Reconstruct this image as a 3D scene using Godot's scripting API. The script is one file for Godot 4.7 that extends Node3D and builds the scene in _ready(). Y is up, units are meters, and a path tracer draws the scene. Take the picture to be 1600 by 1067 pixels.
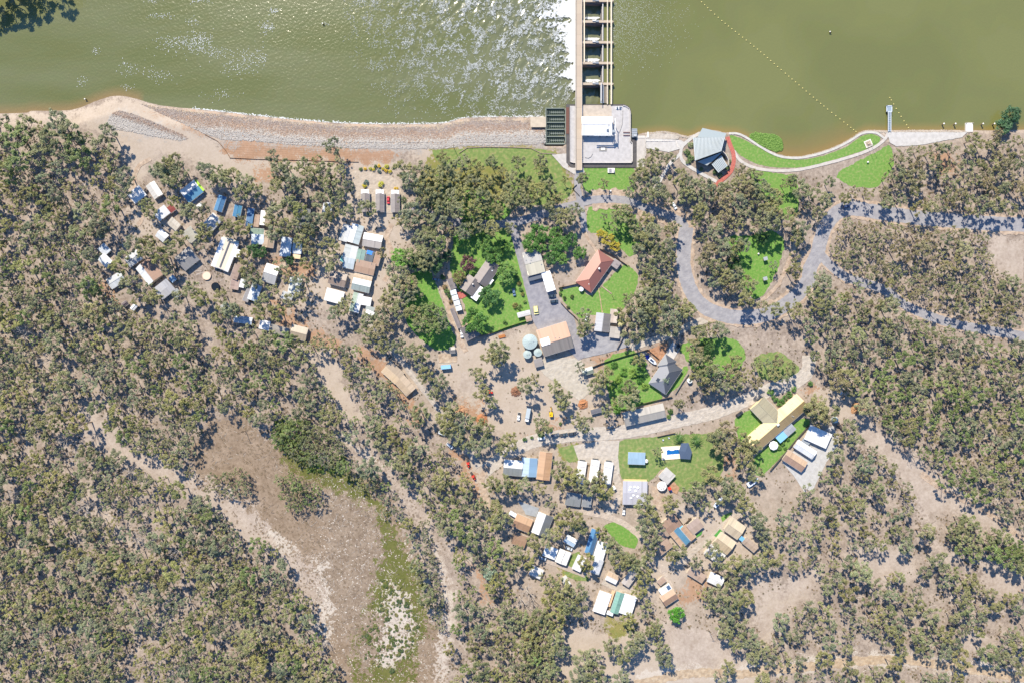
extends Node3D
# A river weir and a caravan park among gum trees, seen from straight above.
# The site plan is measured in units of 0.4 m, its middle (800, 533.5) at the origin; plan() turns a surveyed spot of a
# known height into metres.
const U := 0.4
const CAM := 480.0
const DOWN_WATER := -4.6
const UP_WATER := -1.1

var rng := RandomNumberGenerator.new()
var used := {}
var layer := 0.012
var M := {}
var shore_down := PackedVector2Array()
var shore_up := PackedVector2Array()
var blocked := PackedByteArray()
var swept := PackedByteArray()
const BW := 1000
const BH := 720

# ------------------------------------------------------------------ a mesh under construction
class MB:
	var v := PackedVector3Array()
	var n := PackedVector3Array()
	var c := PackedColorArray()
	var uv := PackedVector2Array()
	var i := PackedInt32Array()
	var with_uv := false

	func tri(a: Vector3, b: Vector3, d: Vector3, col: Color) -> void:
		var nn := (b - a).cross(d - a).normalized()
		var k := v.size()
		v.push_back(a); v.push_back(b); v.push_back(d)
		for j in 3:
			n.push_back(nn); c.push_back(col)
		i.push_back(k); i.push_back(k + 2); i.push_back(k + 1)

	# corners anticlockwise as seen from outside
	func quad(a: Vector3, b: Vector3, d: Vector3, e: Vector3, col: Color) -> void:
		var nn := (d - a).cross(e - b).normalized()
		var k := v.size()
		v.push_back(a); v.push_back(b); v.push_back(d); v.push_back(e)
		for j in 4:
			n.push_back(nn); c.push_back(col)
		i.push_back(k); i.push_back(k + 2); i.push_back(k + 1)
		i.push_back(k); i.push_back(k + 3); i.push_back(k + 2)

	func box(t: Transform3D, s: Vector3, col: Color) -> void:
		var h := s * 0.5
		var p := []
		for z in [-1, 1]:
			for y in [-1, 1]:
				for x in [-1, 1]:
					p.append(t * Vector3(h.x * x, h.y * y, h.z * z))
		quad(p[4], p[5], p[7], p[6], col)
		quad(p[1], p[0], p[2], p[3], col)
		quad(p[5], p[1], p[3], p[7], col)
		quad(p[0], p[4], p[6], p[2], col)
		quad(p[6], p[7], p[3], p[2], col)
		quad(p[0], p[1], p[5], p[4], col)

	func bx(x: float, y: float, z: float, sx: float, sy: float, sz: float, col: Color, turn := 0.0) -> void:
		box(Transform3D(Basis(Vector3.UP, turn), Vector3(x, y, z)), Vector3(sx, sy, sz), col)

	# a box whose top is smaller than its bottom, from y0 to y1
	func taper(x: float, z: float, y0: float, y1: float, s0: Vector2, s1: Vector2, col: Color, dx := 0.0) -> void:
		var p := []
		for k in 2:
			var s := s1 if k else s0
			var yy := y1 if k else y0
			var ox := dx if k else 0.0
			p.append(Vector3(x + ox - s.x / 2, yy, z - s.y / 2)); p.append(Vector3(x + ox + s.x / 2, yy, z - s.y / 2))
			p.append(Vector3(x + ox + s.x / 2, yy, z + s.y / 2)); p.append(Vector3(x + ox - s.x / 2, yy, z + s.y / 2))
		quad(p[7], p[6], p[5], p[4], col)
		quad(p[0], p[1], p[2], p[3], col)
		for k in 4:
			var m := (k + 1) % 4
			quad(p[m], p[k], p[k + 4], p[m + 4], col)

	func tube(a: Vector3, b: Vector3, ra: float, rb: float, k: int, col: Color, caps := false) -> void:
		var d := (b - a).normalized()
		var s := d.cross(Vector3.UP if absf(d.y) < 0.9 else Vector3.RIGHT).normalized()
		var t := d.cross(s)
		for j in k:
			var p := TAU * j / k
			var q := TAU * (j + 1) / k
			var e := s * cos(p) + t * sin(p)
			var f := s * cos(q) + t * sin(q)
			quad(a + e * ra, a + f * ra, b + f * rb, b + e * rb, col)
			if caps:
				tri(b, b + e * rb, b + f * rb, col)

	func lathe(o: Vector3, prof: Array, k: int, col: Color) -> void:
		for m in prof.size() - 1:
			var a = prof[m]
			var b = prof[m + 1]
			for j in k:
				var p := TAU * j / k
				var q := TAU * (j + 1) / k
				var pa := o + Vector3(cos(p) * a[0], a[1], sin(p) * a[0])
				var pb := o + Vector3(cos(p) * b[0], b[1], sin(p) * b[0])
				var qa := o + Vector3(cos(q) * a[0], a[1], sin(q) * a[0])
				var qb := o + Vector3(cos(q) * b[0], b[1], sin(q) * b[0])
				if b[0] < 0.001:
					tri(qa, pa, pb, col)
				elif a[0] < 0.001:
					tri(pa, pb, qb, col)
				else:
					quad(qa, pa, pb, qb, col)

	func prism(pts: PackedVector2Array, y0: float, y1: float, col: Color, side: Color) -> void:
		var ids := Geometry2D.triangulate_polygon(pts)
		for t in range(0, ids.size(), 3):
			var a := pts[ids[t]]; var b := pts[ids[t + 1]]; var d := pts[ids[t + 2]]
			var va := Vector3(a.x, y1, a.y); var vb := Vector3(b.x, y1, b.y); var vd := Vector3(d.x, y1, d.y)
			if (vb - va).cross(vd - va).y < 0:
				tri(va, vd, vb, col)
			else:
				tri(va, vb, vd, col)
		if y0 < y1:
			var cw := Geometry2D.is_polygon_clockwise(pts)
			for k in pts.size():
				var a := pts[k]; var b := pts[(k + 1) % pts.size()]
				if cw:
					var s := a; a = b; b = s
				quad(Vector3(b.x, y0, b.y), Vector3(a.x, y0, a.y), Vector3(a.x, y1, a.y), Vector3(b.x, y1, b.y), side)

	func mesh(m: Material = null) -> ArrayMesh:
		var arr := []
		arr.resize(Mesh.ARRAY_MAX)
		arr[Mesh.ARRAY_VERTEX] = v; arr[Mesh.ARRAY_NORMAL] = n; arr[Mesh.ARRAY_COLOR] = c; arr[Mesh.ARRAY_INDEX] = i
		if with_uv:
			arr[Mesh.ARRAY_TEX_UV] = uv
		var am := ArrayMesh.new()
		am.add_surface_from_arrays(Mesh.PRIMITIVE_TRIANGLES, arr)
		if m:
			am.surface_set_material(0, m)
		return am

# ------------------------------------------------------------------ names, labels, parents
func plan(x: float, y: float, h := 0.0) -> Vector3:
	var k := U * (CAM - h) / CAM
	return Vector3((x - 800.0) * k, h, (y - 533.5) * k)

func p2(x: float, y: float, h := 0.0) -> Vector2:
	var p := plan(x, y, h)
	return Vector2(p.x, p.z)

func hex(s: String, k := 1.0) -> Color:
	var c := Color(s).srgb_to_linear()
	return Color(c.r * k, c.g * k, c.b * k)

func numbered(s: String) -> String:
	var k: int = used.get(s, 0)
	used[s] = k + 1
	return s if k == 0 else "%s_%03d" % [s, k]

func tag(o: Node3D, label: String, category: String, group := "", kind := "") -> Node3D:
	if label: o.set_meta("label", label)
	if category: o.set_meta("category", category)
	if group: o.set_meta("group", group)
	if kind: o.set_meta("kind", kind)
	return o

func thing(called: String, label: String, category: String, at: Vector3, turn := 0.0, group := "") -> Node3D:
	var o := Node3D.new()
	o.name = numbered(called)
	add_child(o)
	o.position = at
	o.rotation.y = turn
	return tag(o, label, category, group)

func part(parent: Node, called: String, mesh: Mesh, mat: Material) -> MeshInstance3D:
	var o := MeshInstance3D.new()
	o.mesh = mesh
	o.material_override = mat
	o.name = numbered(called) if parent == self else called
	parent.add_child(o, true)
	return o

func pbx(parent: Node, called: String, x: float, y: float, z: float, sx: float, sy: float, sz: float, col: Color, mat: Material, turn := 0.0) -> MeshInstance3D:
	var b := MB.new()
	b.bx(0, 0, 0, sx, sy, sz, col)
	var o := part(parent, called, b.mesh(), mat)
	o.position = Vector3(x, y, z)
	o.rotation.y = turn
	return o

func struct(called: String, label: String, category: String, mesh: Mesh, mat: Material) -> MeshInstance3D:
	var o := part(self, called, mesh, mat)
	tag(o, label, category, "", "structure")
	return o

# ------------------------------------------------------------------ materials
func noise(seed_: int, freq: float, oct := 4, type := FastNoiseLite.TYPE_SIMPLEX_SMOOTH) -> FastNoiseLite:
	var f := FastNoiseLite.new()
	f.seed = seed_
	f.frequency = freq
	f.noise_type = type
	f.fractal_octaves = oct
	return f

func ramp(stops: Array) -> Gradient:
	var g := Gradient.new()
	g.offsets = PackedFloat32Array()
	var offs := PackedFloat32Array()
	var cols := PackedColorArray()
	for s in stops:
		offs.push_back(s[0]); cols.push_back(Color(s[1]))
	g.offsets = offs
	g.colors = cols
	return g

func ntex(n: FastNoiseLite, size: int, stops: Array) -> NoiseTexture2D:
	var t := NoiseTexture2D.new()
	t.width = size; t.height = size
	t.seamless = true
	t.noise = n
	t.color_ramp = ramp(stops)
	return t

func nbump(n: FastNoiseLite, size: int, strength: float) -> NoiseTexture2D:
	var t := NoiseTexture2D.new()
	t.width = size; t.height = size
	t.seamless = true
	t.as_normal_map = true
	t.bump_strength = strength
	t.noise = n
	return t

func mat(rough: float, metal := 0.0, spec := 0.5) -> StandardMaterial3D:
	var m := StandardMaterial3D.new()
	m.vertex_color_use_as_albedo = true
	m.roughness = rough
	m.metallic = metal
	m.metallic_specular = spec
	return m

func world_mat(tex: Texture2D, metres: float, rough := 0.95, bump: Texture2D = null, bs := 1.0) -> StandardMaterial3D:
	var m := mat(rough)
	m.albedo_texture = tex
	m.albedo_color = Color(0.83, 0.83, 0.83)
	m.uv1_triplanar = true
	m.uv1_world_triplanar = true
	m.uv1_scale = Vector3.ONE / metres
	if bump:
		m.normal_enabled = true
		m.normal_texture = bump
		m.normal_scale = bs
	return m

func materials() -> void:
	M.paint = mat(0.5)
	M.matte = mat(0.9, 0.0, 0.3)
	M.roof = mat(0.42)
	M.metal = mat(0.35, 0.6)
	M.glass = mat(0.08)
	M.leaf = mat(0.55, 0.0, 0.45)
	M.leaf.backlight_enabled = true
	M.leaf.backlight = Color(0.36, 0.38, 0.2)
	M.bark = mat(0.9, 0.0, 0.3)
	var bn := nbump(noise(5, 0.03, 5), 512, 6.0)
	M.asphalt = world_mat(ntex(noise(11, 0.012, 6), 1024, [[0.0, "a09ea2"], [0.4, "aaa8ab"], [0.6, "b1afb1"], [1.0, "bcb9b9"]]), 60, 0.85, bn, 0.3)
	M.gravel = world_mat(ntex(noise(12, 0.014, 6), 1024, [[0.0, "c6bbad"], [0.4, "cdc3b6"], [0.6, "d3c9bc"], [1.0, "ded5c9"]]), 50, 0.95, bn, 0.5)
	M.track = world_mat(ntex(noise(13, 0.014, 6), 1024, [[0.0, "b39c86"], [0.4, "c2ac97"], [0.6, "cdb8a3"], [1.0, "dccab6"]]), 50, 0.95, bn, 0.5)
	M.concrete = world_mat(ntex(noise(14, 0.012, 6), 1024, [[0.0, "cac7c3"], [0.4, "d4d1cd"], [0.6, "dad7d3"], [1.0, "e4e1dd"]]), 40, 0.85)
	M.lawn = world_mat(ntex(noise(15, 0.016, 6), 1024, [[0.0, "768e4e"], [0.35, "7f9754"], [0.55, "8a9e5a"], [0.72, "9ba267"], [0.88, "ac9f74"], [1.0, "b8a680"]]), 46, 0.95, bn, 0.25)
	M.green = world_mat(ntex(noise(25, 0.02, 5), 1024, [[0.0, "719c46"], [0.4, "78a44b"], [0.62, "84aa52"], [0.78, "95a862"], [1.0, "b0ab7c"]]), 40, 0.95, bn, 0.25)
	M.brick = world_mat(ntex(noise(26, 0.03, 4), 512, [[0.0, "b56257"], [0.5, "cc7468"], [1.0, "d98a7c"]]), 20, 0.9)
	M.orange = world_mat(ntex(noise(27, 0.02, 5), 512, [[0.0, "b48c6c"], [0.5, "c49c7c"], [1.0, "d0ac90"]]), 30, 0.95, bn, 0.8)
	M.water = mat(0.12, 0.0, 0.5)
	M.water.normal_enabled = true
	M.water.normal_texture = nbump(noise(31, 0.02, 4), 512, 3.0)
	M.water.normal_scale = 0.2
	M.water.uv1_triplanar = true
	M.water.uv1_world_triplanar = true
	M.water.uv1_scale = Vector3.ONE / 26.0
	M.rough_water = mat(0.16, 0.0, 0.6)
	M.rough_water.normal_enabled = true
	M.rough_water.normal_texture = nbump(noise(32, 0.025, 5), 512, 9.0)
	M.rough_water.normal_scale = 0.16
	M.rough_water.uv1_triplanar = true
	M.rough_water.uv1_world_triplanar = true
	M.rough_water.uv1_scale = Vector3.ONE / 30.0

# ------------------------------------------------------------------ shapes on the site plan
func curve(a: Array, step := 3.0) -> PackedVector2Array:          # a smooth line through the surveyed spots
	var pts := PackedVector2Array()
	for k in range(0, a.size(), 2):
		pts.push_back(Vector2(a[k], a[k + 1]))
	var out := PackedVector2Array()
	var m := pts.size()
	for k in m - 1:
		var p0 := pts[maxi(k - 1, 0)]; var p1 := pts[k]; var p3 := pts[k + 1]; var p4 := pts[mini(k + 2, m - 1)]
		var cnt := maxi(1, int(p1.distance_to(p3) / step))
		for j in cnt:
			out.push_back(p1.cubic_interpolate(p3, p0, p4, float(j) / cnt))
	out.push_back(pts[m - 1])
	return out

func outline(a: Array, ragged := 0.0, seed_ := 1, smooth := true) -> PackedVector2Array:
	var pts := PackedVector2Array()
	for k in range(0, a.size(), 2):
		pts.push_back(Vector2(a[k], a[k + 1]))
	if ragged <= 0.0:
		return pts
	var out := PackedVector2Array()
	var m := pts.size()
	var f := noise(seed_, 0.12, 3)
	for k in m:
		var p0 := pts[(k + m - 1) % m]; var p1 := pts[k]; var p3 := pts[(k + 1) % m]; var p4 := pts[(k + 2) % m]
		var cnt := maxi(1, int(p1.distance_to(p3) / 3.0))
		for j in cnt:
			var t := float(j) / cnt
			var q := p1.lerp(p3, t)
			if smooth:
				q = q.lerp(p1.cubic_interpolate(p3, p0, p4, t), 0.6)
			q += Vector2(f.get_noise_2d(q.x, q.y), f.get_noise_2d(q.x + 500, q.y)) * ragged * 2.0
			out.push_back(q)
	return out

func strip(a: Array, width: float, ragged := 0.0, seed_ := 1) -> PackedVector2Array:
	var l := curve(a)
	var f := noise(seed_, 0.1, 3)
	var left := PackedVector2Array()
	var right := PackedVector2Array()
	for k in l.size():
		var d := (l[mini(k + 1, l.size() - 1)] - l[maxi(k - 1, 0)]).normalized()
		var s := Vector2(-d.y, d.x)
		left.push_back(l[k] + s * (width / 2 + ragged * 2.0 * f.get_noise_2d(l[k].x, l[k].y)))
		right.push_back(l[k] - s * (width / 2 + ragged * 2.0 * f.get_noise_2d(l[k].x + 300, l[k].y)))
	right.reverse()
	left.append_array(right)
	return left

func flat(pts: PackedVector2Array, y: float, col: Color, thick := 0.0) -> ArrayMesh:
	var q := PackedVector2Array()
	for p in pts:
		q.push_back(p2(p.x, p.y))
	if Geometry2D.triangulate_polygon(q).is_empty():
		var merged := Geometry2D.offset_polygon(q, 0.05)
		if merged.size():
			q = merged[0]
	var b := MB.new()
	b.prism(q, y - thick, y, col, col)
	return b.mesh()

func sheet(called: String, label: String, category: String, pts: PackedVector2Array, m: Material, col := Color.WHITE, thick := 0.0) -> MeshInstance3D:
	layer += 0.004
	fill(swept, BW, BH, -200, -100, 2.0, pts, 1)
	return struct(called, label, category, flat(pts, layer + thick, col, thick), m)

# marks where trees may not stand; x, y in plan units, two units a cell, from (-200, -100)
func fill(raster: PackedByteArray, w: int, h: int, ox: float, oy: float, cell: float, pts: PackedVector2Array, val: int) -> void:
	var lo := 1e9; var hi := -1e9
	for p in pts:
		lo = minf(lo, p.y); hi = maxf(hi, p.y)
	for r in range(maxi(0, int((lo - oy) / cell)), mini(h - 1, int((hi - oy) / cell)) + 1):
		var y := oy + (r + 0.5) * cell
		var xs := []
		for k in pts.size():
			var a := pts[k]; var b := pts[(k + 1) % pts.size()]
			if (a.y <= y) != (b.y <= y):
				xs.append(a.x + (b.x - a.x) * (y - a.y) / (b.y - a.y))
		xs.sort()
		for k in range(0, xs.size() - 1, 2):
			for cx in range(maxi(0, int(ceil((xs[k] - ox) / cell - 0.5))), mini(w - 1, int(floor((xs[k + 1] - ox) / cell - 0.5))) + 1):
				raster[r * w + cx] = val

func block(pts: PackedVector2Array, val := 1) -> void:
	fill(blocked, BW, BH, -200, -100, 2.0, pts, val)

func is_blocked(x: float, y: float) -> bool:
	var cx := int((x + 200) / 2); var cy := int((y + 100) / 2)
	return cx < 0 or cy < 0 or cx >= BW or cy >= BH or blocked[cy * BW + cx] != 0

func rect(x: float, y: float, l: float, w: float, deg: float, grow := 0.0) -> PackedVector2Array:
	var out := PackedVector2Array()
	for s in [[-1, -1], [1, -1], [1, 1], [-1, 1]]:
		out.push_back(Vector2(x, y) + Vector2(s[0] * (l / 2 + grow), s[1] * (w / 2 + grow)).rotated(deg_to_rad(deg)))
	return out

# ------------------------------------------------------------------ the lie of the land
func along(line: PackedVector2Array, x: float) -> float:
	if x <= line[0].x:
		return line[0].y
	for k in line.size() - 1:
		if x <= line[k + 1].x:
			return lerpf(line[k].y, line[k + 1].y, (x - line[k].x) / maxf(line[k + 1].x - line[k].x, 0.001))
	return line[line.size() - 1].y

func ground_height(x: float, z: float) -> float:
	var weir_x := 42.0
	var h := 0.0
	if x < weir_x:
		var d := z - along(shore_down, x)
		h = minf(0.0, DOWN_WATER + d * 0.36) if d > 0 else maxf(-9.0, DOWN_WATER + d * 0.22)
	else:
		var d := z - along(shore_up, x)
		h = minf(0.0, UP_WATER + d * 0.9) if d > 0 else maxf(-5.0, UP_WATER + d * 0.2)
	if x > 21.0 and x < 33.5 and z < -123.0:
		h = minf(h, -6.0)
	var far := -232.0 if x < -265 else -360.0
	if z < far + 18:
		h = maxf(h, minf(0.0, -6.5 + (far + 18 - z) * 0.4))
	return h

# ------------------------------------------------------------------ ground, water

func paint_ground() -> ImageTexture:
	# soil, litter and dry grass: which kind of ground lies where, mixed along ragged borders
	var W := 1600; var H := 1067
	var zone := PackedByteArray()
	zone.resize(W * H)
	var kinds := [
		[hex("8f8176", 0.68), hex("ccbdae", 0.68)],      # 0 forest floor: litter and dry soil
		[hex("c8b8a6", 0.60), hex("dacbbb", 0.60)],      # 1 beige dirt
		[hex("b08c70", 0.66), hex("c8a68c", 0.66)],      # 2 orange soil
		[hex("a89a8b", 0.66), hex("cdbdad", 0.66)],      # 3 dry grassy clearing
		[hex("6a7238", 0.58), hex("868550", 0.6)],      # 4 damp moss
		[hex("d0c4b6", 0.62), hex("e4dacd", 0.62)],      # 5 cracked pale mud
		[hex("8a7866", 0.62), hex("bcaa96", 0.62)],      # 6 mottled mud
		[hex("7f8a48", 0.68), hex("a89a66", 0.68)],      # 7 thin grass
		[hex("b6a698", 0.64), hex("d6c8ba", 0.64)],      # 8 bare clearing
		[hex("b59a84", 0.68), hex("c9b09a", 0.68)],      # 9 pink rock bed
		[hex("b8b0a8", 0.62), hex("d0c8be", 0.62)],      # 10 grey rock bed
		[hex("a48f55", 0.68), hex("b79f6b", 0.68)],      # 11 silt under shallow water
		[hex("4f7028", 0.68), hex("6f9140", 0.68)],      # 12 lush grass
		[hex("917e6a", 0.62), hex("b9a590", 0.62)],      # 13 brown dry reed bed
	]
	var jobs := zones()
	for j in jobs:
		fill(zone, W, H, 0, 0, 1.0, j[1], j[0])
	var n1 := noise(101, 0.035, 4).get_image(W, H).get_data()
	var n2 := noise(102, 0.16, 3).get_image(W, H).get_data()
	var n3 := noise(103, 0.05, 4).get_image(W, H).get_data()
	var n4 := noise(104, 0.45, 2).get_image(W, H).get_data()
	var lo := PackedVector3Array(); var hi := PackedVector3Array()
	for k in kinds:
		lo.push_back(Vector3(k[0].r, k[0].g, k[0].b)); hi.push_back(Vector3(k[1].r, k[1].g, k[1].b))
	var srgb := PackedByteArray()
	srgb.resize(4097)
	for k in 4097:
		srgb[k] = int(clampf(Color(k / 4096.0, 0, 0).linear_to_srgb().r * 255.0, 0, 255))
	var out := PackedByteArray()
	out.resize(W * H * 3)
	for y in H:
		for x in W:
			var at := y * W + x
			var jx := clampi(x + (n3[at] - 128) / 8 + (n2[at] - 128) / 9, 0, W - 1)
			var jy := clampi(y + (n1[at] - 128) / 8 + (n4[at] - 128) / 11, 0, H - 1)
			var z := zone[jy * W + jx]
			var t := (n1[at] * 0.35 + n2[at] * 0.35 + n4[at] * 0.3) / 255.0
			t = clampf((t - 0.5) * 2.1 + 0.5, 0.0, 1.0)
			var c := lo[z].lerp(hi[z], t)
			if n3[at] > 165 and (z == 0 or z == 3 or z == 8):
				c = c.lerp(Vector3(0.22, 0.165, 0.12), (n3[at] - 165) / 160.0)
			var o := at * 3
			out[o] = srgb[int(c.x * 4096)]; out[o + 1] = srgb[int(c.y * 4096)]; out[o + 2] = srgb[int(c.z * 4096)]
	return ImageTexture.create_from_image(Image.create_from_data(W, H, false, Image.FORMAT_RGB8, out))

func grid(xs: PackedFloat64Array, zs: PackedFloat64Array, height: Callable, colour: Callable, with_uv: bool) -> ArrayMesh:
	var v := PackedVector3Array(); var n := PackedVector3Array(); var c := PackedColorArray(); var uv := PackedVector2Array(); var idx := PackedInt32Array()
	var w := xs.size()
	for z in zs:
		for x in xs:
			var h: float = height.call(x, z)
			v.push_back(Vector3(x, h, z))
			c.push_back(colour.call(x, z, h))
			if with_uv:
				uv.push_back(Vector2((x / U + 800.0) / 1600.0, (z / U + 533.5) / 1067.0))
	for r in zs.size():
		for q in w:
			var a := v[r * w + maxi(q - 1, 0)]; var b := v[r * w + mini(q + 1, w - 1)]
			var d := v[maxi(r - 1, 0) * w + q]; var e := v[mini(r + 1, zs.size() - 1) * w + q]
			n.push_back((e - d).cross(b - a).normalized())
	for r in zs.size() - 1:
		for q in w - 1:
			var k := r * w + q
			idx.append_array(PackedInt32Array([k, k + 1, k + w, k + 1, k + w + 1, k + w]))
	var arr := []
	arr.resize(Mesh.ARRAY_MAX)
	arr[Mesh.ARRAY_VERTEX] = v; arr[Mesh.ARRAY_NORMAL] = n; arr[Mesh.ARRAY_COLOR] = c; arr[Mesh.ARRAY_INDEX] = idx
	if with_uv:
		arr[Mesh.ARRAY_TEX_UV] = uv
	var m := ArrayMesh.new()
	m.add_surface_from_arrays(Mesh.PRIMITIVE_TRIANGLES, arr)
	return m

func steps(a: Array) -> PackedFloat64Array:                        # [from, to, step, to, step ...]
	var out := PackedFloat64Array()
	var x: float = a[0]
	for k in range(1, a.size(), 2):
		while x < a[k] - 0.01:
			out.push_back(x)
			x += a[k + 1]
		x = a[k]
	out.push_back(x)
	return out

func land() -> void:
	for q in curve([-400, 186, 0, 178, 45, 174, 110, 172, 150, 158, 178, 150, 205, 153, 250, 165, 320, 172, 400, 181, 470, 188, 540, 193, 620, 194, 690, 193, 722, 185, 760, 183, 830, 183, 880, 183], 6):
		shore_down.push_back(p2(q.x, q.y, DOWN_WATER))
	shore_down.push_back(Vector2(60, shore_down[shore_down.size() - 1].y))
	for q in curve([980, 214, 1012, 208, 1040, 206, 1060, 210, 1075, 214, 1092, 207, 1110, 204, 1135, 208, 1150, 208, 1165, 213, 1185, 226, 1205, 237, 1225, 244, 1250, 245, 1275, 240, 1300, 232, 1325, 220, 1345, 207, 1360, 204, 1385, 205, 1430, 204, 1480, 204, 1510, 205, 1560, 205, 1600, 203, 2000, 200], 6):
		shore_up.push_back(p2(q.x, q.y, UP_WATER))
	var white := func(_x, _z, _h): return Color.WHITE
	var gm := mat(0.96, 0.0, 0.3)
	gm.albedo_texture = paint_ground()
	M.ground = gm
	struct("ground", "tan forest floor of dry soil and litter sloping down to the river", "ground",
		grid(steps([-4000, -700, 550, -340, 20, 340, 2.0, 700, 20, 4000, 550]), steps([-4000, -700, 550, -260, 20, -100, 1.5, 260, 6, 700, 20, 4000, 550]), ground_height, white, true), gm)
	# water below and above the weir
	var nn := noise(41, 0.05, 4)
	var n2 := noise(42, 0.011, 3)
	var churn := func(x: float, z: float) -> float: return clampf((x + 90.0) / 110.0 - maxf(0.0, (z + 165.0) / 60.0) + n2.get_noise_2d(x, z) * 0.9, 0.0, 1.0)
	var hd := func(x: float, z: float) -> float: return DOWN_WATER + nn.get_noise_2d(x * 5.0, z * 3.5) * (0.03 + 0.6 * float(churn.call(x, z)))
	var cd := func(x: float, z: float, _h: float) -> Color:
		var d := along(shore_down, x) - z
		var c := hex("7a7f47", 0.58).lerp(hex("828658", 0.6), clampf(0.5 + n2.get_noise_2d(x * 0.6, z * 2.2) * 1.3, 0, 1))
		c = c.lerp(hex("86896a", 0.58), float(churn.call(x, z)) * 0.6)
		if x < -235: c = c.lerp(hex("a8895a", 0.62), clampf(1.0 - d / 7.0, 0, 1) * 0.8)
		return c
	var weir_x := plan(942, 0, -1).x
	struct("river_water_below_weir", "olive river water below the weir, churned and foaming near the gates", "river",
		grid(steps([-4000, -700, 550, -340, 30, -200, 4, weir_x, 1.25]), steps([-4000, -700, 550, -240, 30, -120, 1.5]), hd, cd, false), M.rough_water)
	var hu := func(x: float, z: float) -> float: return UP_WATER + nn.get_noise_2d(x * 3.0, z * 3.0) * 0.03
	var cu := func(x: float, z: float, _h: float) -> Color:
		var d := along(shore_up, x) - z
		var c := hex("7f834f", 0.62).lerp(hex("868954", 0.64), clampf(0.5 + n2.get_noise_2d(x, z) * 1.2, 0, 1))
		c = c.lerp(hex("b09158", 0.6), clampf(1.0 - d / 5.0, 0, 1) * 0.75)
		var px := x / U + 800.0
		if px > 1205 and px < 1340:
			c = c.lerp(hex("a58a55", 0.6), clampf(1.0 - d / 17.0, 0, 1) * 0.75 * clampf((px - 1205) / 20.0, 0, 1) * clampf((1340 - px) / 20.0, 0, 1))
		return c
	struct("river_water_above_weir", "calm olive green water of the weir pool with a silty brown margin", "river",
		grid(steps([weir_x, 340, 2, 700, 20, 4000, 550]), steps([-4000, -700, 550, -240, 30, -110, 2]), hu, cu, false), M.water)
	foam_and_glints(churn)

func multi(called: String, mesh: Mesh, xf: Array, cols: Array, parent: Node = self) -> MultiMeshInstance3D:
	var mm := MultiMesh.new()
	mm.transform_format = MultiMesh.TRANSFORM_3D
	mm.use_colors = cols.size() > 0
	mm.mesh = mesh
	mm.instance_count = xf.size()
	for k in xf.size():
		mm.set_instance_transform(k, xf[k])
		if cols.size():
			mm.set_instance_color(k, cols[k])
	var o := MultiMeshInstance3D.new()
	o.multimesh = mm
	o.name = numbered(called) if parent == self else called
	parent.add_child(o, true)
	return o

func stuff(called: String, label: String, category: String, mesh: Mesh, xf: Array, cols: Array) -> void:
	tag(multi(called, mesh, xf, cols), label, category, "", "stuff")

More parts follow.
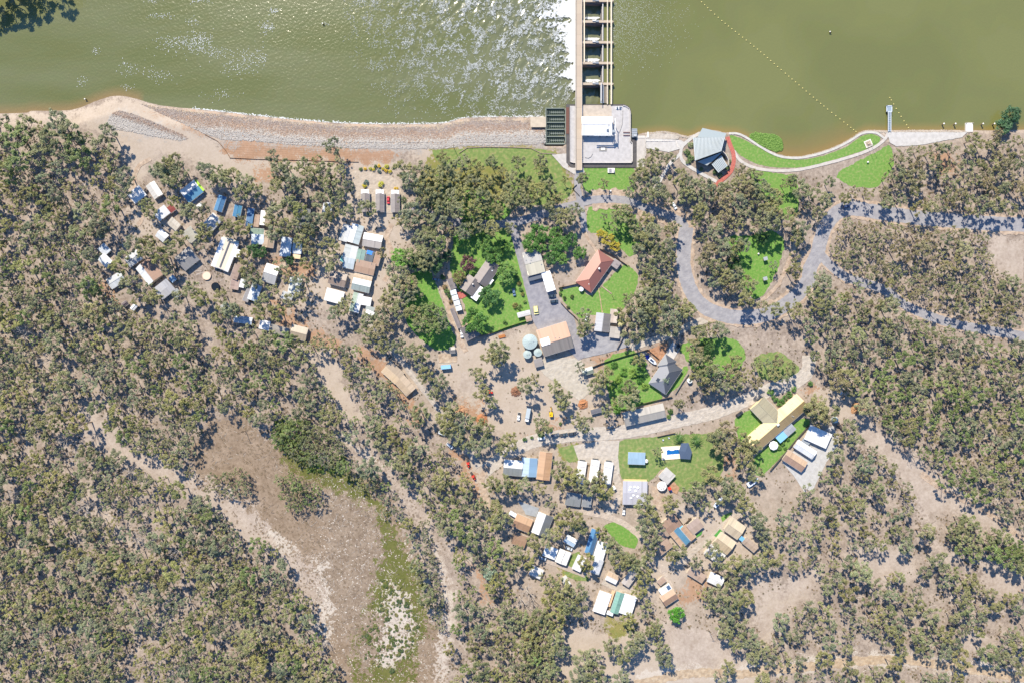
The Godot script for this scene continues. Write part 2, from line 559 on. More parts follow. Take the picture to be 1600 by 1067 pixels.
func foam_and_glints(churn: Callable) -> void:
	var b := MB.new()
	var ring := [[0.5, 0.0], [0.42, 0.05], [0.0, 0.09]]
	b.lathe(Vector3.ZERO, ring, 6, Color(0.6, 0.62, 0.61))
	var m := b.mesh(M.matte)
	var xf := []
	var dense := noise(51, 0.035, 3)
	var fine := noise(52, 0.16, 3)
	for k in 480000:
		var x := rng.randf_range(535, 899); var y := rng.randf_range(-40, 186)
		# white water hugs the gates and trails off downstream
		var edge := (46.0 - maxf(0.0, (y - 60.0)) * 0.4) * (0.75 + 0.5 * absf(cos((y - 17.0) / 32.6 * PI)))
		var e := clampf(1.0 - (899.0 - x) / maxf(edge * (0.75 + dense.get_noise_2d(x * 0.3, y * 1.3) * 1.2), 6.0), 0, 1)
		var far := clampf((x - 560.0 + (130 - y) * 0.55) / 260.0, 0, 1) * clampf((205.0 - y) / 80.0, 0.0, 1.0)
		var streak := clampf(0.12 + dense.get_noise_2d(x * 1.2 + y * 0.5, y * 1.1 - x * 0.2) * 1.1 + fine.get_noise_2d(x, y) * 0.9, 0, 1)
		var p := far * streak * 0.5  # away from the gates the white flecks also stand in for sun sparkle
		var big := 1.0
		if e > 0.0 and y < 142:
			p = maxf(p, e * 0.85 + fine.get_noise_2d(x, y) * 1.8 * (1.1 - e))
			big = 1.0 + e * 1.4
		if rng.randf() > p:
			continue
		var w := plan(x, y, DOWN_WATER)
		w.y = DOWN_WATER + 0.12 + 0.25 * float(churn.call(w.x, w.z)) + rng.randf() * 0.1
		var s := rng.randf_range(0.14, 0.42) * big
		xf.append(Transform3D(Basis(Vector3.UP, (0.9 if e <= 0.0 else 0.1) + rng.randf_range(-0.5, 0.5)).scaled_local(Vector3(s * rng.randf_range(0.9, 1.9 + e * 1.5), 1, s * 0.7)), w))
	for c in [[250, 25, 22, 5, 60], [300, 32, 10, 7, 30], [238, 2, 14, 4, 25], [312, 2, 18, 4, 30], [270, 68, 30, 14, 150], [310, 66, 25, 18, 250], [335, 82, 18, 10, 90], [370, 100, 30, 22, 130], [395, 90, 22, 14, 80], [417, 43, 12, 9, 90], [428, 17, 9, 5, 40], [200, 108, 20, 12, 50], [245, 118, 25, 14, 70], [148, 80, 8, 5, 18], [128, 128, 10, 9, 20], [200, 136, 10, 4, 20], [345, 148, 25, 10, 50], [410, 85, 10, 20, 30], [505, 38, 8, 4, 10]]:
		for k in c[4]:
			var w := plan(c[0] + rng.randfn() * c[2] * 0.5, c[1] + rng.randfn() * c[3] * 0.5, DOWN_WATER)
			w.y += 0.1
			var s := rng.randf_range(0.2, 0.5)
			xf.append(Transform3D(Basis(Vector3.UP, 0.9).scaled_local(Vector3(s * 1.3, 1, s)), w))
	for k in 2600:  # tiny pale flecks painted onto the pool as sun glints
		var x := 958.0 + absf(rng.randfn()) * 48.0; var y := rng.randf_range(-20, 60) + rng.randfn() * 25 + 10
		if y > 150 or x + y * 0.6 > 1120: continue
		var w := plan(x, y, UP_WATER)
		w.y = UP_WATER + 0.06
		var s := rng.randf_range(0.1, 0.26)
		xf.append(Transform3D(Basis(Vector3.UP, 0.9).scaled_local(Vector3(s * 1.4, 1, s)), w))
	# broken water against the bank, and in the gate bays
	for k in 900:
		var x := rng.randf_range(300, 853)
		var w := plan(x, 0, DOWN_WATER)
		w = Vector3(w.x, DOWN_WATER + 0.1, along(shore_down, w.x) - absf(rng.randfn()) * 0.5)
		var s := rng.randf_range(0.25, 0.6)
		xf.append(Transform3D(Basis(Vector3.UP, 0.0).scaled_local(Vector3(s * 1.6, 1, s)), w))
	for y in [-6.0, 27.5, 60.0, 92.5, 125.0]:
		for k in 260:
			var w := plan(917 + rng.randf() * 16 + rng.randfn() * 2, y + absf(rng.randfn()) * 1.3, DOWN_WATER)
			w.y += 0.25
			var s := rng.randf_range(0.4, 1.0)
			xf.append(Transform3D(Basis(Vector3.UP, 0.0).scaled_local(Vector3(s * 1.6, 1, s)), w))
	stuff("foam_and_glints", "white broken water from the weir gates, with pale flecks painted as sun glints", "foam_and_glints", m, xf, [])
	print("foam ", xf.size())

func rocks() -> void:
	var b := MB.new()
	var pts := []
	for k in 6:
		pts.append(Vector3(cos(TAU * k / 6) * (0.4 + 0.15 * (k % 2)), 0.1 + 0.1 * (k % 3), sin(TAU * k / 6) * (0.5 - 0.1 * (k % 3))))
	var top := Vector3(0.07, 0.42, -0.05)
	for k in 6:
		var a: Vector3 = pts[k]; var d: Vector3 = pts[(k + 1) % 6]
		b.tri(d, a, top, Color.WHITE)
		b.quad(Vector3(d.x, -0.2, d.z), Vector3(a.x, -0.2, a.z), a, d, Color.WHITE)
	var m := b.mesh(M.matte)
	var xf := []; var cols := []
	var edge_n := noise(81, 0.03, 4)
	var tri_zone := outline([185, 173, 212, 180, 250, 196, 292, 214, 296, 218, 280, 221, 240, 214, 205, 207, 175, 203, 168, 194, 174, 182])
	var main := outline([215, 160, 262, 183, 320, 210, 348, 219, 400, 222, 470, 227, 560, 232, 650, 233, 700, 232, 722, 228, 790, 228, 853, 224, 853, 186, 760, 186, 724, 188, 690, 195, 620, 197, 540, 195, 470, 190, 400, 184, 320, 175, 250, 167])
	for k in 60000:
		var x := rng.randf_range(165, 853); var y := rng.randf_range(155, 236)
		var inside := Geometry2D.is_point_in_polygon(Vector2(x, y), main)
		var in_tri := Geometry2D.is_point_in_polygon(Vector2(x, y), tri_zone)
		if not inside and not in_tri:
			continue
		var w := plan(x, y, -2.0)
		if inside: w = plan(x, y, 0.0 if y > 224 else -1.5)
		var d := w.z - along(shore_down, w.x)
		if d < 0.1: continue
		w.y = ground_height(w.x, w.z) + 0.02
		var s := rng.randf_range(0.5, 1.15)
		xf.append(Transform3D(Basis(Vector3.UP, rng.randf() * TAU).scaled_local(Vector3(s, s * rng.randf_range(0.5, 0.9), s)), w))
		var t := clampf(d / 17.0 + rng.randfn() * 0.08 + edge_n.get_noise_2d(x, y) * 0.14, 0, 1)
		if in_tri: t = clampf((y - 176 - (x - 185) * 0.33) / 26.0 + 0.35 + rng.randfn() * 0.06, 0, 1)
		var c := hex("d2bfa4") if t < 0.12 else hex("aa9c94") if t < 0.36 else hex("b39a88") if t < 0.55 else hex("b9ab9f") if t < 0.66 else hex("d2ccc4")
		c = c.lerp(hex("7d716a"), rng.randf() * 0.35) if rng.randf() < 0.5 else c.lerp(hex("e0dad2"), rng.randf() * 0.4)
		cols.append(Color(c.r * 0.62, c.g * 0.62, c.b * 0.62))
	stuff("rock_revetment", "pale grey and pink boulders covering the river bank below the weir", "rocks", m, xf, cols)
	# a low line of shore stones along the pool
	xf = []; cols = []
	for k in 2600:
		var px := rng.randf_range(1008, 1515)
		if px > 1085 and px < 1138: continue
		var w := plan(px, 0, UP_WATER)
		w.z = along(shore_up, w.x) + rng.randf_range(-0.3, 1.5)
		w.y = ground_height(w.x, w.z)
		var s := rng.randf_range(0.35, 0.8)
		xf.append(Transform3D(Basis(Vector3.UP, rng.randf() * TAU).scaled_local(Vector3(s, s * 0.7, s)), w))
		cols.append(hex("cfc8bd", 0.7).lerp(hex("a59c90", 0.7), rng.randf()))
	stuff("shore_stones", "pale stones edging the weir pool along the lawn", "rocks", m, xf, cols)

# ------------------------------------------------------------------ which soil lies where (site plan)
func zones() -> Array:
	return [
		[3, outline([540, 270, 640, 260, 900, 300, 1000, 330, 1010, 500, 1000, 690, 760, 720, 640, 640, 560, 480, 520, 360])],
		[3, outline([740, 700, 1000, 670, 1240, 600, 1320, 690, 1250, 790, 1180, 960, 1060, 1000, 900, 1000, 800, 900])],
		# forest clearings, left
		[8, outline([120, 640, 150, 640, 200, 700, 245, 715, 300, 740, 350, 780, 400, 820, 420, 850, 380, 850, 330, 790, 280, 760, 220, 735, 170, 715, 135, 690])],
		[8, outline([95, 735, 130, 740, 160, 790, 200, 840, 185, 850, 150, 820, 115, 770])],
		[3, outline([-10, 500, 40, 490, 90, 560, 150, 600, 160, 640, 110, 630, 50, 600, -10, 590])],
		# the dry wetland
		[13, outline([300, 690, 330, 655, 380, 640, 430, 700, 500, 740, 560, 735, 590, 745, 620, 800, 640, 850, 655, 900, 668, 960, 690, 1000, 690, 1075, 540, 1075, 520, 1040, 505, 1000, 480, 920, 440, 870, 400, 820, 350, 780, 300, 740])],
		[6, outline([500, 760, 540, 740, 580, 770, 600, 830, 600, 880, 590, 940, 560, 960, 540, 1000, 520, 930, 500, 880, 520, 840, 495, 800])],
		[8, outline([320, 740, 400, 800, 450, 850, 480, 880, 500, 920, 515, 1000, 505, 1010, 480, 940, 450, 890, 400, 840, 330, 790])],
		[5, outline([490, 870, 505, 880, 520, 950, 510, 1005, 500, 1000, 505, 940])],
		[5, outline([410, 815, 440, 835, 460, 860, 450, 866, 425, 845])],
		[4, outline([430, 660, 500, 735, 545, 738, 570, 760, 590, 775, 610, 810, 625, 850, 645, 880, 660, 930, 668, 980, 650, 1020, 640, 1075, 545, 1075, 550, 1030, 555, 980, 580, 930, 590, 890, 600, 850, 585, 800, 560, 780, 510, 760, 440, 730])],
		[5, outline([604, 905, 625, 915, 640, 950, 648, 985, 630, 1020, 610, 1045, 585, 1035, 595, 1000, 575, 985, 590, 960, 605, 940])],
		[6, outline([560, 960, 590, 950, 600, 985, 590, 1030, 570, 1060, 555, 1030])],
		# pale tracks of the bush
		[5, strip([520, 675, 545, 690, 575, 712, 600, 735], 8)], [8, strip([600, 735, 625, 760, 650, 790, 668, 830, 685, 865, 695, 890, 700, 930, 703, 965, 690, 1010, 685, 1075], 15)],
		[5, strip([672, 845, 686, 870, 694, 900, 705, 950, 695, 985, 688, 1070], 7)],
		[2, strip([728, 870, 745, 890, 757, 920, 762, 945], 9)], [1, strip([735, 800, 740, 850, 735, 880], 14)],
		[2, strip([700, 700, 725, 725, 745, 760, 760, 790], 14)], [1, strip([690, 640, 720, 690, 750, 740, 765, 780], 18)],
		[2, strip([560, 545, 600, 580, 640, 630, 650, 660], 16)], [1, outline([480, 540, 510, 550, 560, 640, 570, 660, 540, 660, 500, 610])],
		[2, strip([820, 990, 860, 1000, 890, 1000, 930, 998], 16)], [1, strip([885, 1000, 890, 1040, 875, 1075], 26)],
		[1, outline([840, 985, 930, 985, 1010, 1000, 1060, 990, 1120, 1010, 1180, 1040, 1200, 1075, 870, 1075, 850, 1020])],
		[5, strip([1000, 1060, 1080, 1050, 1150, 1052, 1200, 1045, 1260, 1040, 1340, 1032, 1420, 1030, 1480, 1040, 1540, 1048, 1610, 1062], 16)],
		[7, outline([945, 970, 985, 968, 990, 990, 960, 1000])],
		[8, outline([1030, 975, 1100, 985, 1140, 1000, 1150, 1030, 1090, 1040, 1040, 1030, 1010, 1000])],
		# right hand forest
		[8, outline([1330, 640, 1360, 650, 1400, 690, 1440, 715, 1480, 750, 1540, 790, 1610, 835, 1610, 870, 1540, 825, 1490, 800, 1450, 800, 1460, 840, 1480, 860, 1500, 885, 1470, 880, 1450, 830, 1430, 780, 1390, 720, 1350, 700])],
		[1, strip([1450, 745, 1480, 765, 1530, 790, 1570, 820, 1610, 850], 9)],
		[1, outline([1320, 625, 1345, 630, 1350, 650, 1330, 655])], [2, outline([1330, 628, 1348, 632, 1344, 645, 1332, 642])],
		[8, outline([1180, 900, 1220, 920, 1260, 880, 1290, 900, 1240, 950, 1230, 980, 1200, 1010, 1180, 980])],
		[1, strip([1170, 955, 1210, 940, 1250, 925], 8)], [1, strip([1180, 1010, 1210, 985, 1230, 975], 9)],
		[8, outline([1540, 870, 1580, 880, 1610, 910, 1610, 930, 1560, 930, 1530, 895])],
		[8, outline([1330, 850, 1400, 850, 1440, 900, 1380, 920, 1350, 890])],
		[8, outline([1500, 985, 1550, 990, 1540, 1020, 1505, 1015])],
		[8, outline([1540, 370, 1610, 375, 1610, 440, 1560, 430])],
		[3, outline([1380, 400, 1440, 410, 1430, 440, 1390, 430])],
		# dirt flat by the river, and the ramp
		[1, outline([-20, 178, 60, 176, 115, 172, 150, 158, 178, 148, 210, 152, 262, 183, 340, 222, 360, 247, 480, 252, 620, 254, 640, 262, 560, 268, 470, 272, 410, 278, 400, 288, 360, 290, 325, 268, 300, 250, 250, 238, 232, 255, 215, 285, 205, 312, 190, 300, 205, 262, 180, 232, 178, 212, 130, 195, 60, 190, -20, 190])],
		[9, outline([215, 160, 262, 183, 320, 210, 348, 219, 400, 222, 470, 227, 560, 232, 700, 231, 853, 224, 853, 180, 722, 182, 690, 192, 540, 190, 400, 178, 250, 162])],
		[10, outline([290, 200, 345, 215, 400, 216, 560, 224, 700, 224, 853, 212, 853, 225, 700, 233, 560, 233, 400, 223, 345, 220])],
		[10, outline([185, 173, 250, 196, 296, 218, 240, 214, 172, 203, 170, 190])],
		[1, outline([120, 170, 180, 150, 250, 164, 400, 181, 540, 192, 690, 192, 722, 184, 853, 182, 853, 187, 724, 189, 690, 197, 540, 197, 400, 186, 250, 170, 200, 160])],
		[2, outline([348, 221, 400, 224, 560, 234, 618, 235, 618, 251, 560, 252, 480, 250, 420, 249, 364, 247, 352, 235])],
		[2, outline([400, 262, 425, 262, 425, 285, 402, 285])],
		[1, outline([640, 232, 680, 234, 680, 250, 650, 248])],
		# caravan park and depot soils
		[1, outline([500, 330, 620, 270, 640, 330, 640, 420, 610, 470, 560, 490, 500, 480, 440, 480, 400, 470, 480, 420])],
		[2, outline([400, 400, 470, 400, 500, 420, 470, 440, 420, 420])], [2, strip([420, 470, 480, 520, 530, 545], 16)],
		[1, outline([200, 330, 260, 330, 270, 360, 230, 370, 200, 350])],
		[2, strip([165, 440, 172, 470, 190, 490], 12)],
		[1, outline([700, 545, 740, 540, 790, 525, 815, 520, 850, 560, 885, 560, 915, 585, 935, 600, 935, 645, 900, 668, 830, 682, 790, 680, 750, 655, 715, 610, 695, 590, 685, 560])],
		[2, outline([710, 625, 745, 630, 758, 650, 745, 662, 720, 645])], [8, outline([715, 580, 750, 585, 745, 620, 720, 615])],
		[1, outline([760, 640, 830, 650, 850, 675, 790, 682, 760, 665])],
		[2, outline([820, 680, 880, 655, 885, 662, 825, 690])],
		[2, outline([925, 560, 985, 545, 1000, 540, 1000, 548, 930, 572])], [2, outline([1010, 545, 1045, 532, 1040, 555, 1025, 560])],
		[2, outline([1055, 945, 1085, 895, 1100, 915, 1095, 935])], [2, outline([1125, 700, 1145, 710, 1140, 730, 1128, 720])], [2, outline([1140, 720, 1155, 735, 1145, 745])],
		[1, outline([990, 790, 1180, 790, 1200, 850, 1170, 880, 1060, 900, 1030, 960, 1010, 900, 1010, 830])],
		[7, outline([870, 695, 903, 690, 903, 715, 880, 722])], [7, outline([870, 880, 915, 885, 920, 905, 880, 900])],
		[7, outline([675, 233, 745, 230, 840, 231, 870, 240, 895, 290, 890, 305, 870, 320, 690, 320, 650, 290])],
		[1, outline([1240, 610, 1330, 590, 1340, 650, 1310, 660, 1270, 620])], [2, outline([1250, 605, 1275, 600, 1280, 615, 1258, 618])],
		[1, outline([1385, 205, 1510, 205, 1500, 216, 1440, 226, 1395, 228])],
		[2, outline([1455, 240, 1480, 235, 1500, 270, 1470, 270])],
	]

# ------------------------------------------------------------------ lawns, roads, paths
func road(called: String, label: String, a: Array, width: float, m: Material, ragged := 0.5, free := 0.5, col := Color.WHITE) -> void:
	sheet(called, label, "path" if "path" in called else "track" if "track" in called else "road", strip(a, width, ragged, 7 + int(layer * 1000)), m, col)
	block(strip(a, width * free))

func lawn(label: String, a: Array, m: Material, ragged := 1.0, col := Color.WHITE) -> void:
	sheet("lawn", label, "lawn", outline(a, ragged * 1.25, 3 + int(layer * 1000)), m, col)

func yard(called: String, label: String, a: Array, m: Material, ragged := 0.5, col := Color.WHITE, keep := true) -> void:
	sheet(called, label, "yard" if "yard" in called else "path" if "path" in called else "paving", outline(a, ragged, 5 + int(layer * 1000), ragged > 0.6), m, col)
	if keep: block(outline(a))

func surfaces() -> void:
	var L: Material = M.lawn
	var G: Material = M.green
	lawn("mown grass slope along the bank left of the weir", [676, 236, 720, 233, 745, 231, 840, 232, 868, 241, 880, 268, 893, 290, 890, 306, 868, 318, 835, 321, 800, 318, 790, 262, 720, 262, 690, 258], L, 0.8, Color(1.05, 1.0, 0.95))
	lawn("shaded lush grass under the trees left of the weir road", [690, 300, 730, 290, 760, 300, 800, 330, 780, 345, 720, 340], G)
	lawn("green lawn between the weir platform and the access road", [917, 259, 988, 259, 992, 300, 975, 306, 930, 305, 913, 296, 910, 275], G, 0.6)
	lawn("green lawn below the access road bend", [921, 323, 960, 321, 990, 330, 1003, 380, 985, 402, 950, 370, 918, 360], G)
	lawn("crescent of bright lawn along the weir pool", [1141, 211, 1160, 217, 1185, 230, 1213, 245, 1250, 250, 1285, 244, 1320, 231, 1345, 214, 1362, 209, 1376, 215, 1372, 225, 1345, 237, 1300, 251, 1260, 261, 1215, 262, 1182, 256, 1156, 242, 1142, 226], G, 0.4)
	lawn("bright grass below the riverside path and visitor centre", [1172, 268, 1225, 272, 1245, 276, 1248, 330, 1232, 345, 1205, 320, 1185, 300], G)
	lawn("grass below the white plaza and jetty", [1318, 264, 1360, 243, 1390, 228, 1397, 260, 1372, 292, 1335, 292, 1308, 278], G)
	lawn("bright green park lawn inside the loop road", [1132, 372, 1175, 368, 1207, 360, 1226, 378, 1216, 420, 1197, 456, 1180, 468, 1162, 450, 1150, 420], G, 1.2, Color(0.92, 1.04, 0.85))
	lawn("garden lawn around the grey roofed house", [708, 382, 740, 366, 792, 352, 803, 375, 817, 440, 831, 500, 800, 512, 776, 520, 735, 522, 727, 480, 712, 445, 703, 420], G, 0.8, Color(1.05, 1.08, 0.95))
	lawn("green lawn left of the dirt drive", [638, 430, 672, 424, 690, 470, 702, 505, 713, 532, 700, 546, 680, 546, 655, 528, 636, 505, 632, 460], G, 0.8, Color(0.9, 1.03, 0.85))
	lawn("green lawn behind the red roofed house", [874, 456, 905, 448, 925, 462, 975, 414, 997, 430, 992, 456, 966, 491, 926, 492, 905, 497, 882, 472], G, 0.7)
	lawn("garden grass left of the dark roofed house", [946, 562, 985, 546, 1002, 560, 1017, 590, 1036, 622, 1000, 634, 962, 642, 950, 612], G, 1.0)
	lawn("narrow lawn right of the dark roofed house", [1039, 618, 1060, 604, 1076, 577, 1069, 572, 1040, 612], G, 0.3)
	lawn("grass strip beside the dark house driveway", [1062, 545, 1072, 535, 1100, 528, 1150, 530, 1166, 555, 1145, 590, 1100, 588, 1085, 580, 1075, 565], G, 1.0)
	lawn("patchy lawn above the hotel car park", [1180, 558, 1218, 550, 1250, 575, 1240, 592, 1190, 592], L)
	lawn("large caravan park lawn around the pool", [968, 690, 1002, 684, 1112, 677, 1130, 700, 1127, 742, 1082, 767, 1050, 764, 1036, 732, 1015, 752, 972, 748, 966, 720], L, 0.7)
	lawn("lawn in front of the yellow roofed hotel", [1148, 656, 1178, 638, 1192, 662, 1178, 702, 1158, 694], G, 0.5)
	lawn("back garden lawn behind the yellow roofed hotel", [1182, 712, 1250, 655, 1265, 663, 1192, 742, 1172, 728], G, 0.5)
	lawn("green crescent lawn beside the curving park lane", [944, 822, 965, 816, 996, 840, 992, 857, 968, 850], G, 0.4, Color(0.93, 1.03, 0.88))
	lawn("small green lawn between white roofed cabins", [893, 868, 906, 862, 909, 888, 888, 892], L, 0.4)
	lawn("small triangular grass plot above the white annexes", [873, 701, 900, 695, 904, 718, 890, 722, 878, 712], L, 0.4)
	lawn("grass below the lower cabins", [880, 893, 915, 898, 920, 908, 895, 905], L, 0.5)
	lawn("grass patch beside the tan cabins", [1127, 808, 1143, 800, 1146, 812, 1136, 824], G, 0.3)
	lawn("grass patch right of the caravan park lawn", [1180, 770, 1215, 762, 1222, 800, 1195, 795], L, 3.0, Color(1.1, 0.95, 0.95))
	# dirt
	road("dirt_track", "narrow dirt track through the right hand forest", [1440, 740, 1480, 768, 1530, 792, 1570, 820, 1625, 862], 9, M.track, 1.0, 1.8, Color(1.25, 1.22, 1.18))
	road("dirt_track", "pale rutted track along the lower edge of the forest", [985, 1072, 1080, 1052, 1150, 1054, 1200, 1047, 1260, 1042, 1340, 1033, 1420, 1031, 1480, 1041, 1540, 1049, 1625, 1064], 14, M.track, 1.6, 1.5, Color(1.15, 1.05, 0.92))
	road("dirt_track", "dirt drive from the shaded road down to the depot yard", [678, 385, 682, 420, 693, 455, 705, 495, 716, 525, 728, 550], 8, M.track, 0.6, 1.2)
	road("dirt_track", "dirt lane winding between the riverside cabins", [405, 480, 420, 440, 440, 415, 480, 405, 500, 420], 9, M.track, 1.2, 0.8)
	road("dirt_track", "dirt lane beside the storage sheds", [612, 350, 604, 372, 612, 395, 610, 420, 600, 440], 8, M.track, 0.8, 1.2)
	road("dirt_track", "dirt lane from the river flat into the left cabins", [235, 248, 215, 262, 210, 290, 222, 335, 215, 352], 7, M.track, 0.8, 1.0)
	# gravel
	road("gravel_road", "grey gravel road slanting down beside the depot", [556, 470, 572, 497, 592, 522, 612, 545, 632, 570, 655, 600, 680, 632, 702, 662, 722, 692, 748, 730], 9, M.gravel, 0.5, 1.0, Color(0.86, 0.86, 0.88))
	road("gravel_road", "pale gravel main road through the caravan park", [757, 735, 790, 712, 830, 690, 890, 680, 960, 676, 1010, 668, 1060, 657, 1120, 643, 1165, 625, 1205, 608, 1240, 598, 1262, 580, 1264, 555], 21, M.gravel, 0.6, 0.8)
	yard("gravel_yard", "gravel apron in front of the white annexes", [896, 696, 940, 688, 968, 688, 966, 712, 969, 740, 957, 741, 925, 724, 905, 722], M.gravel, 0.3)
	road("gravel_road", "caravan park lane past the amenities block", [958, 735, 968, 765, 962, 790, 948, 802], 11, M.gravel, 0.4, 1.1, Color(0.95, 0.93, 0.92))
	road("gravel_road", "curving pinkish park lane below the amenities block", [905, 798, 945, 806, 975, 818, 1000, 838, 1022, 868, 1040, 900, 1058, 942], 9, M.gravel, 0.4, 1.1, Color(0.98, 0.92, 0.88))
	road("gravel_road", "short lane beside the white roofed cabins", [855, 876, 885, 887, 915, 899], 8, M.gravel, 0.4, 1.2, Color(0.9, 0.84, 0.82))
	road("gravel_road", "lane between the tan roofed cabins", [1168, 792, 1140, 812, 1112, 840, 1085, 860, 1062, 880, 1045, 870], 9, M.gravel, 0.4, 1.1, Color(0.95, 0.92, 0.88))
	road("gravel_road", "side lane on the left of the caravan park", [762, 728, 752, 750, 758, 775, 765, 800], 10, M.track, 0.8, 1.0)
	road("gravel_road", "small lane ending above the teal roofed cabin", [942, 908, 962, 918, 985, 922, 998, 935], 9, M.gravel, 0.5, 1.1, Color(0.92, 0.9, 0.86))
	yard("concrete_yard", "pale concrete yard around the white annexes by the hotel", [1222, 722, 1250, 695, 1302, 664, 1313, 690, 1292, 722, 1270, 766, 1257, 768, 1240, 742], M.concrete, 0.4, Color(0.92, 0.94, 0.96))
	yard("gravel_yard", "pale gravel yard below the depot workshop", [845, 560, 905, 560, 916, 585, 922, 610, 905, 625, 880, 605, 850, 585, 838, 565], M.gravel, 0.9, Color(0.98, 0.99, 0.97))
	yard("gravel_yard", "sandy parking bay with the white van beside the blue container", [685, 552, 714, 553, 714, 566, 686, 567], M.track, 0.3, Color(1.05, 1.02, 0.96))
	road("gravel_road", "pale gravel lane climbing from the depot to the loop road", [985, 543, 1010, 535, 1050, 522, 1080, 508, 1112, 496], 11, M.gravel, 0.4, 1.0, Color(0.98, 0.97, 0.95))
	yard("gravel_yard", "tan parking bays above the three grey cabins", [548, 268, 566, 266, 590, 272, 612, 276, 626, 286, 628, 305, 640, 325, 632, 330, 624, 335, 560, 330, 556, 300], M.gravel, 0.4, Color(0.95, 0.9, 0.84))
	for q in [[[790, 712, 830, 690, 890, 680, 960, 676, 1010, 668, 1060, 657, 1120, 643, 1165, 625, 1205, 608, 1240, 598], M.gravel, Color(1.12, 1.11, 1.09)], [[1440, 740, 1480, 768, 1530, 792, 1570, 820, 1625, 862], M.track, Color(1.2, 1.16, 1.1)], [[556, 470, 592, 522, 632, 570, 680, 632, 722, 692], M.gravel, Color(0.98, 0.97, 0.97)]]:
		for s in [-1.9, 1.9]:
			var l := []
			for k in range(0, q[0].size(), 2):
				l.append(q[0][k] + s * 0.5); l.append(q[0][k + 1] + s)
			sheet("wheel_track", "worn wheel track along the gravel and dirt roads", "track", strip(l, 1.5, 0.5, 40 + int(s)), q[1], q[2])
	# sandy shoulders, then the asphalt on them
	road("sandy_shoulder_road", "pale sandy shoulders along the loop road", [1640, 352, 1560, 350, 1500, 346, 1440, 341, 1380, 333, 1330, 326, 1308, 333, 1290, 355, 1282, 378, 1277, 398, 1266, 420, 1262, 440, 1245, 462, 1215, 484, 1180, 495, 1145, 495, 1112, 486, 1088, 468, 1074, 440, 1068, 410, 1070, 378, 1073, 355, 1062, 345, 1040, 335, 1010, 325, 985, 315, 955, 311, 925, 313], 31, M.track, 2.2, 0.1, Color(1.08, 1.06, 1.04))
	road("sandy_shoulder_road", "pale sandy margins of the branch road on the right", [1280, 395, 1298, 415, 1320, 432, 1350, 442, 1385, 455, 1420, 480, 1480, 503, 1540, 515, 1640, 532], 20, M.track, 2.0, 0.1, Color(1.05, 1.03, 1.0))
	road("footpath", "sandy path along the right side of the loop park", [1246, 352, 1240, 390, 1228, 420, 1214, 448, 1190, 470], 6, M.track, 0.8, 0.5, Color(1.1, 1.08, 1.04))
	road("footpath", "sandy path from the loop road to the lower junction", [1258, 462, 1268, 450, 1262, 430], 5, M.track, 0.8, 0.5, Color(1.1, 1.08, 1.04))
	road("asphalt_road", "grey asphalt road running in from the right edge", [1640, 352, 1560, 350, 1500, 346, 1440, 341, 1380, 333, 1330, 326, 1308, 333, 1290, 355, 1282, 378, 1277, 398, 1266, 420, 1262, 440, 1245, 462, 1215, 484, 1180, 495, 1145, 495, 1112, 486, 1088, 468, 1074, 440, 1068, 410, 1070, 378, 1073, 355], 22, M.asphalt, 0.5, 1.5, Color(0.97, 0.98, 1.0))
	road("asphalt_road", "asphalt branch curving off to the right below the junction", [1280, 395, 1298, 415, 1320, 432, 1350, 442, 1385, 455, 1420, 480, 1480, 503, 1540, 515, 1640, 532], 14, M.asphalt, 0.5, 1.7, Color(0.97, 0.98, 1.0))
	road("asphalt_road", "shaded access road curving from the loop to the weir", [1073, 357, 1062, 345, 1040, 335, 1010, 325, 985, 315, 955, 311, 925, 313, 907, 318], 12, M.asphalt, 0.4, 0.7, Color(0.98, 0.98, 0.98))
	road("asphalt_road", "weir access road ending at the red roofed house drive", [904, 268, 902, 290, 907, 318, 911, 342, 914, 364], 10, M.asphalt, 0.4, 1.0, Color(0.95, 0.95, 0.96))
	road("asphalt_road", "shaded road running left from the weir access", [906, 319, 880, 325, 850, 334, 815, 345, 780, 351, 740, 350, 700, 346, 668, 334, 645, 322], 13, M.asphalt, 0.5, 0.7, Color(0.95, 0.95, 0.97))
	yard("asphalt_yard", "grey asphalt drive and apron of the depot", [794, 352, 806, 352, 822, 400, 836, 440, 852, 432, 868, 462, 882, 480, 897, 496, 906, 530, 914, 558, 904, 563, 886, 545, 886, 520, 843, 520, 832, 500, 823, 460, 811, 415], M.asphalt, 0.25, Color(0.88, 0.88, 0.92))
	yard("asphalt_yard", "grey asphalt yard beside the grey sheds", [906, 530, 928, 518, 968, 524, 986, 530, 984, 541, 945, 552, 914, 559], M.asphalt, 0.3, Color(0.98, 0.99, 1.02))
	# paths and paving
	road("footpath", "pale riverside footpath across the lawns to the plaza", [1147, 236, 1158, 252, 1182, 263, 1215, 267, 1250, 265, 1290, 256, 1330, 245, 1362, 233, 1382, 219, 1388, 208], 4.6, M.concrete, 0.2, 1.4, Color(1.0, 0.96, 0.92))
	road("shore_path", "pale edging path along the curved shore", [1139, 209, 1152, 209, 1166, 215, 1186, 228, 1206, 239.5, 1225, 246, 1250, 247, 1276, 242, 1301, 234, 1326, 222, 1346, 209.5, 1360, 207, 1372, 209, 1384, 218], 3.4, M.concrete, 0.15, 1.4, Color(1.04, 1.0, 0.96))
	road("red_path", "curving red paved path around the visitor centre", [1137, 214, 1141, 226, 1146, 240, 1146.5, 254, 1142, 268, 1131, 279, 1120, 288, 1110, 297], 6.5, M.brick, 0.1, 1.3)
	yard("concrete_plaza", "white concrete plaza at the foot of the jetty", [1386, 207, 1512, 207, 1504, 215, 1470, 221, 1440, 227, 1400, 229, 1390, 222], M.concrete, 0.5, Color(1.08, 1.06, 1.04))
